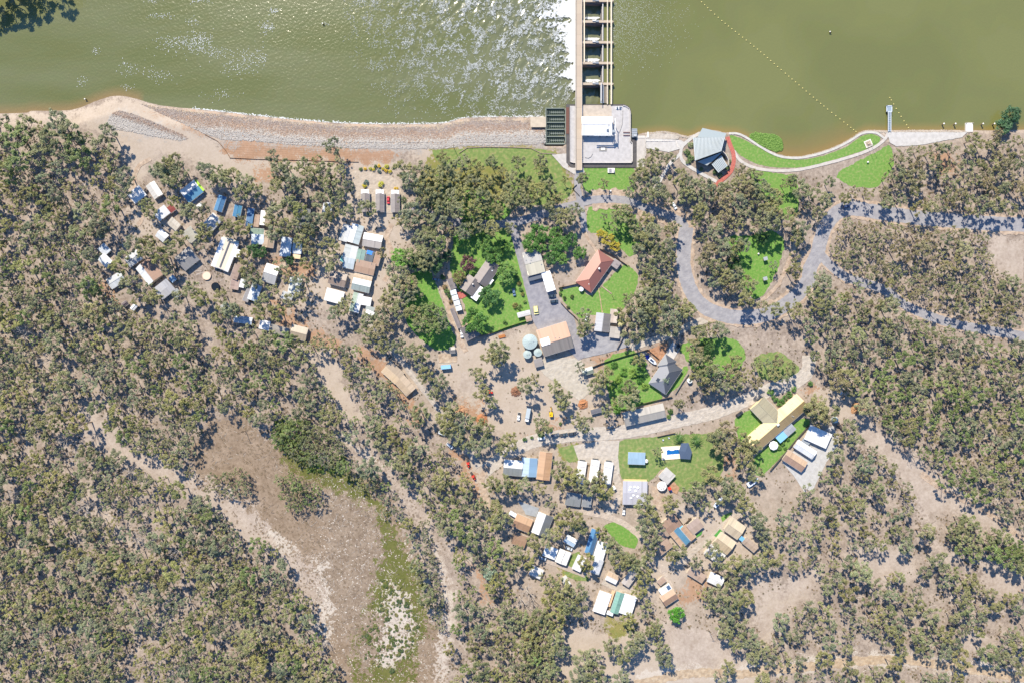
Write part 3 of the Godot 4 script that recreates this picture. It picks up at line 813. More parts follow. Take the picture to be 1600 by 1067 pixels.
	yard("concrete_path", "pale concrete terrace between weir and visitor centre", [1009, 216, 1064, 219, 1072, 224, 1062, 233, 1045, 238, 1010, 232], M.concrete, 0.2, Color(1.05, 1.04, 1.03))
	road("footpath", "pale path left of the visitor centre", [1094, 208, 1078, 218, 1066, 230, 1064, 245, 1070, 255, 1090, 268, 1108, 278, 1120, 284], 5, M.concrete, 0.3, 1.2)
	road("footpath", "pale path through the bushes below the terrace", [1064, 240, 1048, 255, 1040, 268, 1030, 285, 1020, 300], 5, M.concrete, 0.4, 1.0)
	road("footpath", "sandy footpath from the red roofed house to the access road", [914, 362, 920, 376, 928, 386, 934, 396], 4.5, M.track, 0.3, 1.3)
	yard("concrete_path", "white concrete drive of the dark roofed house", [1036, 561, 1051, 534, 1063, 544, 1050, 566], M.concrete, 0.1, Color(1.08, 1.07, 1.05))
	yard("red_paving", "red paved patio behind the grey roofed house", [714, 456, 722, 456, 731, 462, 722, 467, 716, 466], M.brick, 0.2)
	yard("sand_pit", "orange sand play pit beside the round shade", [1044, 756, 1054, 752, 1062, 762, 1058, 772, 1050, 768], M.orange, 0.3, Color(1.1, 1.05, 1.0))
	yard("sand_path", "bare sandy ground by the playground", [1018, 758, 1034, 764, 1042, 780, 1034, 800, 1022, 790], M.track, 0.4)
	yard("concrete_ramp", "tan concrete ramp left of the fish ladder", [828.5, 183, 853, 183, 853, 199, 829, 199], M.concrete, 0.0, Color(1.0, 0.88, 0.7))
	yard("terrace_bed", "red soil garden bed beside the dark house driveway", [1008, 548, 1045, 535, 1038, 556, 1032, 562], M.orange, 0.3, Color(0.95, 0.85, 0.8))
	yard("concrete_path", "concrete ramp down to the road below the weir platform", [862, 242, 886, 240, 888, 262, 912, 262, 914, 272, 896, 272, 880, 262], M.concrete, 0.2, Color(0.96, 0.93, 0.9))
	yard("turf_mat", "bright green artificial turf rectangle beside a cream roof", [1116, 836, 1125, 826, 1131, 832, 1122, 842], M.green, 0.0, Color(0.4, 0.95, 0.9))
	yard("turf_mat", "curved green turf strip below the upper tan cabin", [1083, 838, 1098, 829, 1096, 835, 1086, 841], M.green, 0.0, Color(0.5, 0.95, 0.8))
	yard("garden_path", "pale garden path across the red house lawn", [934.5, 450, 936, 450, 942, 489, 940.5, 489], M.track, 0.0, Color(1.05, 1.0, 0.8), false)
	yard("garden_path", "short pale path to the clothes line behind the red house", [938.5, 447, 940, 446, 956.5, 458.5, 955.5, 460], M.track, 0.0, Color(1.1, 1.08, 1.0), false)
	yard("concrete_path", "pale concrete strip right of the weir abutment", [995, 212, 1008, 212, 1008, 262, 995, 262], M.concrete, 0.0, Color(0.98, 0.94, 0.9))
	yard("concrete_path", "whitish gravelled bank top right of the abutment", [1009, 211, 1030, 208.5, 1052, 210, 1062, 214, 1060, 218, 1009, 217], M.gravel, 0.2, Color(1.08, 1.08, 1.1))
	yard("concrete_yard", "blue-grey paved slab between the orange-tan and the white and charcoal cabins", [809, 782, 842, 793, 839, 807, 822, 804], M.concrete, 0.4, Color(0.62, 0.68, 0.74))
	# the terraced orange soil: low contour ridges
	var b := MB.new()
	for r in 6:
		var l := curve([352 + r * 1.5, 226 + r * 3.6, 400, 228 + r * 3.6, 480, 233 + r * 3.0, 560, 238 + r * 2.4, 615, 240 + r * 2.0], 4)
		for k in l.size() - 1:
			var a := plan(l[k].x, l[k].y); var d := plan(l[k + 1].x, l[k + 1].y)
			b.tube(a + Vector3(0, -0.05, 0), d + Vector3(0, -0.05, 0), 0.09, 0.09, 5, hex("ac8c74", 0.6))
	tag(part(self, "soil_ridges", b.mesh(), M.matte), "low brown soil ridges contouring the bare orange slope", "ridges", "", "stuff")

# ------------------------------------------------------------------ buildings
# o: h eave height, rise, roof gable / hip / flat / skillion, wall colour, a and b the two slopes' colours, own tone with sunlit and shaded side painted in, cat, group
func building(label: String, x: float, y: float, l: float, w: float, deg: float, a: String, b_: String, o := {}) -> Node3D:
	var h: float = o.get("h", 2.7)
	var kind: String = o.get("roof", "gable")
	var rise: float = o.get("rise", 0.0 if kind == "flat" else 0.09 * w * U + 0.25)
	var cat: String = o.get("cat", "cabin")
	var called: String = o.get("name", cat.replace(" ", "_"))
	var base := plan(x, y, h + rise * 0.5)
	base.y = 0
	var t := thing(called, label, cat, base, -deg_to_rad(deg), o.get("group", ""))
	block(rect(x, y, l, w, deg, 2.0))
	var swell := 1.09 if cat in ["cabin", "annex"] else 1.03
	var L := l * U * swell; var W := w * U * swell
	var over := minf(0.35, W * 0.08)
	var wall := hex(o.get("wall", "c9bfae"))
	var b := MB.new()
	b.bx(0, (h - 0.22) / 2, 0, L - over * 2, h - 0.22, W - over * 2, wall)
	part(t, "wall", b.mesh(), M.matte)
	b = MB.new()
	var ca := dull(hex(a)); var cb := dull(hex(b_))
	var seed_ := int(x * 7 + y * 13)
	var r := RandomNumberGenerator.new()
	r.seed = seed_
	var split: float = o.get("split", 0.5)
	var zr := -W / 2 + W * split
	var th := 0.16
	var sheets := maxi(3, int(L / 0.9))
	var hipd := minf(W * 0.5, L * 0.45) if kind == "hip" else 0.0
	if kind == "hip":
		var y1 := h + rise
		var A := Vector3(-L / 2, h, -W / 2); var B := Vector3(L / 2, h, -W / 2); var C := Vector3(L / 2, h, W / 2); var D := Vector3(-L / 2, h, W / 2)
		var E := Vector3(-L / 2 + hipd, y1, 0); var F := Vector3(L / 2 - hipd, y1, 0)
		b.quad(B, A, E, F, ca); b.quad(D, C, F, E, cb)
		b.tri(A, D, E, ca); b.tri(C, B, F, cb)
		b.quad(A, B, C, D, wall)
		for e in [[A, E], [B, F], [C, F], [D, E], [E, F]]:
			b.tube(e[0], e[1], 0.12, 0.12, 5, ca.lerp(cb, 0.5) * 0.9)
	else:
		for k in sheets:
			var x0 := -L / 2 + L * k / sheets; var x1 := -L / 2 + L * (k + 1) / sheets
			var f := r.randf_range(0.91, 1.04) * (0.84 if r.randf() < 0.06 else 1.0)
			var g := r.randf_range(0.91, 1.04) * (0.84 if r.randf() < 0.06 else 1.0)
			var ya := h; var yr := h + rise; var yb := h
			if kind == "skillion": ya = h + rise; yr = h + rise * (1.0 - split); yb = h
			var lift := 0.012 * (k % 2)
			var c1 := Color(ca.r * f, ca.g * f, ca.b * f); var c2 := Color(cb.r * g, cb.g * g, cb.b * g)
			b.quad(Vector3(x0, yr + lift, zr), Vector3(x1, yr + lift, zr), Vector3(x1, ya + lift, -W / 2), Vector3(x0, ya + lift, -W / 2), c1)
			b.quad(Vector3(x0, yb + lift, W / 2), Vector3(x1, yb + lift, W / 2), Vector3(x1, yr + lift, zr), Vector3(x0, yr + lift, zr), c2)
			b.quad(Vector3(x0, ya - th, -W / 2), Vector3(x0, ya + lift, -W / 2), Vector3(x1, ya + lift, -W / 2), Vector3(x1, ya - th, -W / 2), c1)
			b.quad(Vector3(x1, yb - th, W / 2), Vector3(x1, yb + lift, W / 2), Vector3(x0, yb + lift, W / 2), Vector3(x0, yb - th, W / 2), c2)
		for s in [-1, 1]:
			var e: float = s * L / 2
			var ya := h; var yr := h + rise; var yb := h
			if kind == "skillion": ya = h + rise; yr = h + rise * (1.0 - split); yb = h
			b.quad(Vector3(e, ya - th, -W / 2), Vector3(e, yr - th, zr), Vector3(e, yr, zr), Vector3(e, ya, -W / 2), wall)
			b.quad(Vector3(e, yr - th, zr), Vector3(e, yb - th, W / 2), Vector3(e, yb, W / 2), Vector3(e, yr, zr), wall)
			var ei: float = s * (L / 2 - over)
			b.tri(Vector3(ei, h, -W / 2 + over), Vector3(ei, h, W / 2 - over), Vector3(ei, yr - 0.03, zr), wall)
			if kind == "skillion":
				b.tri(Vector3(ei, h, -W / 2 + over), Vector3(ei, yr - 0.03, zr), Vector3(ei, ya - 0.05, -W / 2 + over), wall)
	var roof := part(t, "roof", b.mesh(), M.roof)
	if kind == "gable":
		pbx(roof, "ridge_cap", 0, h + rise + 0.05, zr, L, 0.1, 0.4, ca.lerp(cb, 0.5) * 0.92, M.roof)
	for s in [-1, 1]:
		if kind != "skillion" or s == 1:
			pbx(t, "gutter", 0, h - 0.12, s * (W / 2 + 0.07), L, 0.12, 0.14, hex(o.get("gutter", "b8b6b2")), M.paint)
	if h > 2.0 and W > 3.0 and L > 3.0 and not o.get("open", false):
		pbx(t, "door", L * 0.12, 1.02, W / 2 - over + 0.03, 0.9, 2.04, 0.06, hex("6a5a4c"), M.paint)
		for q in [[-0.28, 1], [0.36, 1], [-0.25, -1], [0.25, -1]]:
			var wd := pbx(t, "window", L * q[0], 1.5, q[1] * (W / 2 - over + 0.02), 1.3, 1.0, 0.05, hex("d8d6d2"), M.paint)
			pbx(wd, "pane", 0, 0, q[1] * 0.03, 1.12, 0.82, 0.02, hex("39434a"), M.glass)
	if o.has("vents"):
		for k in o.vents:
			var vx := r.randf_range(-0.4, 0.4) * L; var vz := r.randf_range(-0.35, 0.35) * W
			var yy := h + rise * (1.0 - absf(vz - zr) / (W * 0.5))
			var vb := MB.new()
			vb.lathe(Vector3.ZERO, [[0.16, -0.3], [0.16, 0.35], [0.3, 0.36], [0.0, 0.6]], 8, hex("d5d5d3"))
			part(roof, "roof_vent", vb.mesh(), M.metal).position = Vector3(vx, yy, vz)
	return t

func roof_pad(t: Node3D, called: String, x: float, y: float, z: float, sx: float, sz: float, col: String, m: Material, tilt := 0.0) -> void:
	var o := pbx(t, called, x, y, z, sx, 0.1, sz, hex(col), m)
	o.rotation.x = tilt

func posts(t: Node3D, l: float, w: float, h: float, called := "post") -> void:
	for s in [[-1, -1], [1, -1], [1, 1], [-1, 1]]:
		pbx(t, called, s[0] * (l / 2 - 0.12), h / 2, s[1] * (w / 2 - 0.12), 0.1, h, 0.1, hex("d8d6d0"), M.paint)

func dull(q: Color) -> Color:                                     # sheet metal that is not white is weathered
	var f := lerpf(0.68, 0.84, clampf((q.get_luminance() - 0.35) / 0.4, 0.0, 1.0))
	var l := q.get_luminance() * 0.22
	return Color((q.r * 0.78 + l) * f, (q.g * 0.78 + l) * f, (q.b * 0.78 + l) * f)

# a roof on posts
func canopy(label: String, x: float, y: float, l: float, w: float, deg: float, col: String, o := {}) -> Node3D:
	var h: float = o.get("h", 2.6)
	var base := plan(x, y, h)
	base.y = 0
	var cat: String = o.get("cat", "awning")
	var t := thing(o.get("name", cat.replace(" ", "_")), label, cat, base, -deg_to_rad(deg), o.get("group", ""))
	block(rect(x, y, l, w, deg, 1.0))
	pbx(t, "roof", 0, h, 0, l * U, 0.12, w * U, hex(col), M.roof)
	posts(t, l * U, w * U, h)
	return t

func tank(label: String, x: float, y: float, r: float, h: float, col: String, group := "") -> void:
	var base := plan(x, y, h)
	base.y = 0
	var t := thing("water_tank", label, "water tank", base, 0, group)
	block(rect(x, y, r * 2, r * 2, 0, 2))
	var R := r * U
	var b := MB.new()
	b.lathe(Vector3.ZERO, [[R, 0], [R, h]], 32, hex(col, 0.9))
	part(t, "tank_wall", b.mesh(), M.roof)
	b = MB.new()
	b.lathe(Vector3.ZERO, [[R + 0.1, h - 0.1], [R + 0.1, h], [R * 0.12, h + R * 0.16], [0, h + R * 0.17]], 32, hex(col))
	var roof := part(t, "roof", b.mesh(), M.roof)
	if R > 2.0:
		for k in 16:
			var p := TAU * k / 16
			b = MB.new()
			b.tube(Vector3(cos(p) * R, h + 0.02, sin(p) * R), Vector3(cos(p) * R * 0.12, h + R * 0.16 + 0.02, sin(p) * R * 0.12), 0.05, 0.05, 4, hex(col, 0.9))
			part(roof, "rib", b.mesh(), M.roof)
	b = MB.new()
	b.lathe(Vector3(R * 0.5, h + R * 0.08, 0), [[0.3, -0.1], [0.3, 0.15], [0, 0.18]], 10, hex("9aa09e"))
	part(roof, "hatch", b.mesh(), M.metal)

# ------------------------------------------------------------------ vehicles: the front looks along local +x
func wheels(t: Node3D, l: float, w: float, r: float, xs: Array) -> void:
	for x in xs:
		for s in [-1, 1]:
			var b := MB.new()
			b.tube(Vector3(0, 0, -0.11), Vector3(0, 0, 0.11), r, r, 12, hex("1b1b1c"), true)
			var o := part(t, "wheel", b.mesh(), M.matte)
			o.position = Vector3(x * l, r, s * (w / 2 - 0.1))
			var q := MB.new()
			q.tube(Vector3(0, 0, -0.115 * s), Vector3(0, 0, 0.13 * s), r * 0.55, r * 0.5, 10, hex("a8aaac"), true)
			part(o, "rim", q.mesh(), M.metal)

func car(label: String, x: float, y: float, deg: float, col: String, kind := "sedan", group := "", cat := "car") -> Node3D:
	var at := plan(x, y, 1.0)
	at.y = layer + 0.01
	var t := thing("parked_" + cat.replace(" ", "_"), label, cat, at, -deg_to_rad(deg), group)
	var l := 4.6; var w := 1.82
	if kind == "ute": l = 5.1
	if kind == "van": l = 5.3; w = 2.9
	if kind == "suv": l = 4.8; w = 1.9
	var c := hex(col)
	var b := MB.new()
	b.taper(0, 0, 0.3, 0.62, Vector2(l * 0.97, w * 0.96), Vector2(l, w), c)
	b.taper(0, 0, 0.62, 0.92, Vector2(l, w), Vector2(l * 0.94, w * 0.9), c)
	var roof_len := {"sedan": 1.7, "suv": 2.5, "ute": 1.2, "van": 3.4}[kind] as float
	var roof_x := {"sedan": -0.25, "suv": -0.45, "ute": 0.15, "van": -0.45}[kind] as float
	var roof_y := {"sedan": 1.42, "suv": 1.72, "ute": 1.72, "van": 2.0}[kind] as float
	part(t, "body", b.mesh(), M.paint)
	b = MB.new()
	var g0 := roof_len + (1.25 if kind == "sedan" else 0.8)
	b.taper(roof_x, 0, 0.9, roof_y - 0.05, Vector2(g0, w * 0.88), Vector2(roof_len, w * 0.74), hex("1d2328"), -0.1)
	part(t, "windows", b.mesh(), M.glass)
	b = MB.new()
	b.taper(roof_x - 0.1, 0, roof_y - 0.06, roof_y + 0.03, Vector2(roof_len + 0.06, w * 0.76), Vector2(roof_len - 0.15, w * 0.68), c)
	part(t, "roof", b.mesh(), M.paint)
	b = MB.new()
	b.taper(l * 0.33, 0, 0.9, 0.96, Vector2(l * 0.26, w * 0.82), Vector2(l * 0.24, w * 0.76), c)
	part(t, "bonnet", b.mesh(), M.paint)
	if kind == "ute":
		pbx(t, "tray", -l * 0.32, 0.95, 0, l * 0.33, 0.12, w * 0.86, hex("4c4d4e"), M.matte)
	for s in [-1, 1]:
		pbx(t, "headlight", l * 0.475, 0.7, s * w * 0.36, 0.14, 0.14, 0.3, hex("e8e8e4"), M.glass)
		pbx(t, "tail_light", -l * 0.475, 0.75, s * w * 0.38, 0.12, 0.16, 0.22, hex("8c1a18"), M.glass)
		pbx(t, "mirror", l * 0.16, 0.98, s * w * 0.52, 0.14, 0.14, 0.2, c, M.paint)
	wheels(t, l, w, 0.34, [-0.31, 0.31])
	block(rect(x, y, l / U, w / U, deg, 1))
	return t

func caravan(label: String, x: float, y: float, l: float, w: float, deg: float, col: String, group := "") -> Node3D:
	var at := plan(x, y, 2.4)
	at.y = layer + 0.01
	var t := thing("caravan", label, "caravan", at, -deg_to_rad(deg), group)
	var L := l * U; var W := w * U
	var b := MB.new()
	b.taper(0, 0, 0.45, 2.2, Vector2(L, W), Vector2(L * 0.98, W), hex(col, 0.95))
	b.taper(0, 0, 2.2, 2.45, Vector2(L * 0.98, W), Vector2(L * 0.9, W * 0.82), hex(col))
	part(t, "body", b.mesh(), M.paint)
	pbx(t, "roof_hatch", L * 0.15, 2.5, 0, 0.7, 0.12, 0.7, hex("b9bcbe"), M.paint)
	pbx(t, "air_conditioner", -L * 0.18, 2.54, 0, 0.9, 0.18, 0.7, hex("d9dada"), M.paint)
	pbx(t, "window", 0, 1.5, W / 2 + 0.01, L * 0.3, 0.6, 0.04, hex("2c3236"), M.glass)
	pbx(t, "door", -L * 0.3, 1.3, W / 2 + 0.01, 0.65, 1.6, 0.04, hex("c9c9c6"), M.paint)
	pbx(t, "drawbar", L / 2 + 0.5, 0.5, 0, 1.1, 0.1, 0.12, hex("444444"), M.metal)
	wheels(t, L, W, 0.33, [0.0])
	block(rect(x, y, l, w, deg, 1))
	return t

func fence(label: String, a: Array, h: float, col: String, thick := 0.08, called := "fence") -> void:
	var o := plan(a[0], a[1])
	var t := thing(called, label, "wall" if "wall" in called else "fence", o, 0)
	for k in range(0, a.size() - 2, 2):
		var p := plan(a[k], a[k + 1]); var q := plan(a[k + 2], a[k + 3])
		var d := q - p
		var cnt := maxi(1, int(d.length() / 3.0))
		for j in cnt:
			var m := p + d * ((j + 0.5) / cnt)
			pbx(t, "panel", m.x - o.x, h / 2, m.z - o.z, d.length() / cnt - 0.06, h - 0.1, thick, hex(col), M.matte, -atan2(d.z, d.x))
			var e := p + d * (float(j) / cnt)
			pbx(t, "post", e.x - o.x, h / 2 + 0.05, e.z - o.z, thick + 0.04, h + 0.1, thick + 0.04, hex(col, 0.8), M.matte, -atan2(d.z, d.x))

# ------------------------------------------------------------------ the weir
func weir() -> void:
	var conc := hex("cbbba8", 0.72); var conc2 := hex("a9998a")
	var top := 2.2
	var o := plan(904.3, 110, top)
	o.y = 0
	var t := thing("weir", "long concrete weir with road deck, piers and gates across the river", "weir", o)
	var wx := func(x: float, h: float) -> float: return plan(x, 0, h).x - o.x
	var wz := func(y: float, h: float) -> float: return plan(0, y, h).z - o.z
	var z0: float = wz.call(-60, top); var z1: float = wz.call(266, top)
	var x0: float = wx.call(899.2, top); var x1: float = wx.call(909.6, top)
	var b := MB.new()
	var slabs := 20
	for k in slabs:
		var f := 0.95 + 0.08 * ((k * 7) % 5) / 4.0
		var za := lerpf(z0, z1, float(k) / slabs); var zb := lerpf(z0, z1, float(k + 1) / slabs)
		b.bx((x0 + x1) / 2, top - 0.4, (za + zb) / 2, x1 - x0, 0.8, zb - za - 0.04, Color(conc.r * f, conc.g * f, conc.b * f))
	part(t, "deck", b.mesh(), M.matte)
	for s in [x0 + 0.12, x1 - 0.12]:
		pbx(t, "kerb", s, top + 0.15, (z0 + z1) / 2, 0.24, 0.3, z1 - z0, hex("bdb0a2"), M.matte)
		var r := MB.new()
		for k in range(0, int(z1 - z0), 3):
			r.bx(s, top + 0.7, z0 + k, 0.07, 1.1, 0.07, hex("8c8a88"))
		r.bx(s, top + 1.25, (z0 + z1) / 2, 0.08, 0.08, z1 - z0, hex("c9c6c2"))
		r.bx(s, top + 0.8, (z0 + z1) / 2, 0.05, 0.05, z1 - z0, hex("b9b6b2"))
		part(t, "handrail", r.mesh(), M.paint)
	var ph := 1.3
	var ys := [-64.2, -31.5, 1.0, 33.5, 66.0, 98.5, 131.0]
	for y in ys:
		var pz: float = wz.call(y, ph)
		var pa: float = wx.call(902, ph); var pb: float = wx.call(957, ph)
		var pts := PackedVector2Array([Vector2(pa, pz - 0.75), Vector2(pb, pz - 0.75), Vector2(pb + 1.0, pz), Vector2(pb, pz + 0.75), Vector2(pa, pz + 0.75)])
		b = MB.new()
		b.prism(pts, -9.5, ph, conc, hex("8d7a6c"))
		var pier := part(t, "pier", b.mesh(), M.matte)
		# the gate's arm and machinery on the pier
		pbx(pier, "hoist", wx.call(933, ph), ph + 0.5, pz + 0.1, 1.9, 1.0, 1.1, hex("8f979c"), M.metal)
		pbx(pier, "hoist_cover", wx.call(929, ph), ph + 0.35, pz - 0.35, 2.6, 0.7, 0.5, hex("dcdcd8"), M.paint)
		for s in [-1, 1]:
			var bb := MB.new()
			bb.tube(Vector3(wx.call(917, 0), -0.5, pz + s * 1.0), Vector3(wx.call(940, 0), -3.0, pz + s * 1.0), 0.22, 0.18, 6, hex("6d6a68"))
			bb.tube(Vector3(wx.call(917, 0), -0.5, pz + s * 1.0), Vector3(wx.call(941, 0), 0.2, pz + s * 1.0), 0.22, 0.18, 6, hex("6d6a68"))
			part(pier, "gate_arm", bb.mesh(), M.paint)
	# one gate between each two piers: curved skin, its rim seen as a thin pale line
	for k in ys.size():
		var za: float = wz.call(ys[k], 0.0) + 0.85
		var zb: float = (wz.call(ys[k + 1], 0.0) if k + 1 < ys.size() else wz.call(163.5, 0.0)) - 0.85
		var gate := Node3D.new()
		gate.name = "gate"
		t.add_child(gate, true)
		var raised := k == ys.size() - 1
		b = MB.new()
		var cx: float = wx.call(917.0, -1.0)
		var R: float = wx.call(942.0, -1.0) - cx
		var a0 := -0.62 if not raised else -0.15
		for j in 8:
			var p := a0 + 0.72 * j / 8.0; var q := a0 + 0.72 * (j + 1) / 8.0
			var A := Vector3(cx + cos(p) * R, -0.8 + sin(p) * R, za); var B := Vector3(cx + cos(q) * R, -0.8 + sin(q) * R, za)
			b.quad(A, B, Vector3(B.x, B.y, zb), Vector3(A.x, A.y, zb), hex("9a8f84") if not raised else hex("7f8790"))
			var A2 := A - Vector3(0.15, 0, 0); var B2 := B - Vector3(0.15, 0, 0)
			b.quad(Vector3(A2.x, A2.y, zb), Vector3(B2.x, B2.y, zb), B2, A2, hex("74706c"))
		part(gate, "skin_plate", b.mesh(), M.paint)
		var lip := a0 + 0.72
		pbx(gate, "rim", cx + cos(lip) * R - 0.05, -0.8 + sin(lip) * R, (za + zb) / 2, 0.45, 0.3, zb - za, hex("d0ccc6"), M.paint)
		for j in 3:
			var yy := -3.8 + j * 1.4
			pbx(gate, "stiffener", cx + sqrt(maxf(0.0, R * R - (yy + 0.8) * (yy + 0.8))) - 0.5, yy + (3.0 if raised else 0.0), (za + zb) / 2, 0.5, 0.25, zb - za - 0.1, hex("6d6a68"), M.paint)
	# two walkways on the upstream side and a pale pipe beside the deck
	for q in [[913.0, 0.7, 1.5, "pipe_rail"], [949.2, 0.55, 1.6, "walkway"], [955.2, 0.8, 1.7, "walkway"]]:
		var za: float = wz.call(-64, q[2]); var zb: float = wz.call(163 if q[0] > 914 else 98, q[2])
		pbx(t, q[3], wx.call(q[0], q[2]), q[2], (za + zb) / 2, q[1], 0.25, zb - za, hex("d9cdb6"), M.matte)
		if q[3] == "walkway":
			var r := MB.new()
			for s in [-1, 1]:
				r.bx(wx.call(q[0], q[2]) + s * q[1] * 0.5, q[2] + 1.0, (za + zb) / 2, 0.05, 0.05, zb - za, hex("cfc8bc"))
				for k in range(0, int(zb - za), 3):
					r.bx(wx.call(q[0], q[2]) + s * q[1] * 0.5, q[2] + 0.55, za + k, 0.05, 0.9, 0.05, hex("cfc8bc"))
			part(t, "walkway_rail", r.mesh(), M.paint)
	for x in [945.5, 947.5]:
		pbx(t, "stop_log", wx.call(x, 0.5), 0.4, (float(wz.call(134, 0.5)) + float(wz.call(162, 0.5))) / 2, 0.45, 0.35, 10.5, hex("a59a90"), M.matte)
	pbx(t, "raised_gate_drum", wx.call(941, 1.2), 0.9, (float(wz.call(133, 1.0)) + float(wz.call(162, 1.0))) / 2, 2.2, 0.8, 11.0, hex("8a929b"), M.paint)
	# sill blocks under the deck: the water drops over them
	pbx(t, "sill", wx.call(930, -5), -6.4, (z0 + float(wz.call(163, -5))) / 2, 18, 3.0, float(wz.call(163, -5)) - z0, hex("6f6a60"), M.matte)

	# the abutment island with its walls, road and apron
	var wall := hex("c4beb6")
	var ip := plan(940, 210)
	var island := thing("weir_abutment", "pale concrete abutment island with rounded corner at the end of the weir", "abutment", ip)
	var pts := PackedVector2Array()
	for q in [[885, 163], [975, 163], [981, 165], [985, 169], [986.5, 175], [986.5, 208], [995, 210], [995, 262], [893, 262], [885, 254]]:
		pts.push_back(p2(q[0], q[1], 0.5) - Vector2(ip.x, ip.z))
	b = MB.new()
	b.prism(pts, -9, 0.45, hex("8f8d8c"), hex("a89c90"))
	part(island, "road_apron", b.mesh(), M.asphalt)
	pts = PackedVector2Array()
	for q in [[891, 165.5], [974, 165.5], [980, 167.5], [983, 170.5], [984.5, 176], [984.5, 222], [988, 226], [988, 252], [986, 254], [893, 254], [891, 252]]:
		pts.push_back(p2(q[0], q[1], 0.9) - Vector2(ip.x, ip.z))
	b = MB.new()
	b.prism(pts, 0.4, 0.85, Color(0.92, 0.92, 0.95), Color(0.8, 0.78, 0.76))
	part(island, "slab", b.mesh(), M.concrete)
	pts = PackedVector2Array()
	for q in [[911, 164.5], [956, 164.5], [956, 183], [911, 183]]:
		pts.push_back(p2(q[0], q[1], 0.9) - Vector2(ip.x, ip.z))
	b = MB.new()
	b.prism(pts, 0.5, 0.87, Color(0.95, 0.85, 0.74), Color(0.8, 0.72, 0.65))
	part(island, "stained_slab", b.mesh(), M.concrete)
	for q in [[[891, 166], [891, 253], [896, 254.5], [987, 254.5], [988.5, 252], [988.5, 224], [985.2, 221], [985.2, 176], [983.5, 170], [979, 166.5], [974, 165]]]:
		for k in q.size() - 1:
			var p := p2(q[k][0], q[k][1], 1.2) - Vector2(ip.x, ip.z); var e := p2(q[k + 1][0], q[k + 1][1], 1.2) - Vector2(ip.x, ip.z)
			var d := e - p
			pbx(island, "parapet", (p.x + e.x) / 2, 1.15, (p.y + e.y) / 2, d.length() + 0.2, 0.7, 0.25, hex("cfcac4"), M.matte, -atan2(d.y, d.x))
	block(outline([880, 160, 1000, 160, 1000, 262, 880, 262]))
	# control building
	var c := building("white gabled weir control building on the abutment", 933, 196.5, 46, 28, 0, "f2f2f2", "eceef0", {"h": 4.6, "rise": 1.3, "split": 0.42, "wall": "d8d8d6", "cat": "control building", "vents": 3})
	pbx(c, "roof_vent_box", 6.6, 5.3, 2.8, 1.3, 0.7, 1.2, hex("5b6a7c"), M.paint)
	pbx(c, "cable_tray", 1.0, 6.0, -0.9, 19.0, 0.12, 0.25, hex("cfc4b4"), M.paint)
	# gantry crane that lifts the stop logs
	var g := plan(956, 202)
	var gantry := thing("gantry_crane", "steel gantry crane frame beside the white control building", "crane", Vector3(g.x, 0.85, g.z))
	for q in [[-1.1, -3.5], [1.1, -3.5], [-1.1, 5.0], [1.1, 5.0]]:
		pbx(gantry, "leg", q[0], 3.5, q[1], 0.3, 7.0, 0.3, hex("c7cacc"), M.paint)
	for s in [-1, 1]:
		pbx(gantry, "girder", s * 1.1, 7.1, 0.8, 0.4, 0.5, 10.5, hex("d5d7d8"), M.paint)
	pbx(gantry, "trolley", 0, 7.6, 3.6, 1.9, 0.9, 1.6, hex("8b949c"), M.paint)
	pbx(gantry, "cross_beam", -6.0, 6.6, 4.8, 12.0, 0.35, 0.5, hex("b8bcc0"), M.paint)
	pbx(gantry, "cross_beam", -6.0, 6.6, 5.9, 12.0, 0.35, 0.5, hex("b8bcc0"), M.paint)
	for k in 8:
		pbx(gantry, "rung", -11.0 + k * 1.3, 6.75, 5.35, 0.12, 0.08, 1.0, hex("9a9ea2"), M.paint)
	fence("dark railing of posts curving along the right side of the abutment", [973, 174, 973, 184, 972, 195, 970, 202, 967, 209], 1.2, "4a4a4c", 0.06, "railing")
	fence("short curved railing at the lower left of the abutment", [914, 247, 919, 248, 923, 246, 926, 241], 1.2, "5a5a5c", 0.06, "railing")
	var hp := plan(942, 233.5)
	var hatch := thing("access_hatch", "white access hatch with dark rim on the abutment slab", "hatch", Vector3(hp.x, 0.85, hp.z))
	pbx(hatch, "rim", 0, 0.12, 0, 4.6, 0.24, 2.7, hex("8a8884"), M.matte)
	pbx(hatch, "cover", 0, 0.3, 0, 2.4, 0.14, 1.2, hex("f0f0f0"), M.paint)
	var wp := plan(966.5, 169.5)
	var winch := thing("winch", "grey winch with two drums at the top of the abutment", "winch", Vector3(wp.x, 0.85, wp.z))
	pbx(winch, "base", 0, 0.15, 0, 3.6, 0.3, 1.7, hex("c8ccd0"), M.paint)
	for k in 2:
		b = MB.new()
		b.tube(Vector3(-0.9 + k * 1.7, 0.7, -0.5), Vector3(-0.9 + k * 1.7, 0.7, 0.5), 0.45, 0.45, 12, hex("6d747c"), true)
		part(winch, "drum", b.mesh(), M.metal)
	pbx(winch, "motor", 1.5, 0.6, -0.5, 0.7, 0.6, 0.6, hex("9aa2ac"), M.paint)
	var np := plan(991, 209)
	var intake := thing("intake_tower", "steel intake screen house on the right corner of the abutment", "intake", Vector3(np.x, 0, np.z))
	pbx(intake, "base", 0, 0.9, 0, 3.4, 1.8, 5.4, hex("8d9296"), M.matte)
	for k in 5:
		pbx(intake, "grating_bar", 0, 1.9, -2.2 + k * 1.1, 3.2, 0.16, 0.3, hex("c0c4c8"), M.metal)
	pbx(intake, "control_box", 0.2, 2.3, 1.9, 1.6, 1.0, 1.0, hex("a8acb0"), M.paint)
	for s in [-1, 1]:
		pbx(intake, "pipe", -4.4, 1.3, 0.4 + s * 0.9, 5.2, 0.35, 0.35, hex("7c5a50"), M.paint)
	var jp := plan(996, 215)
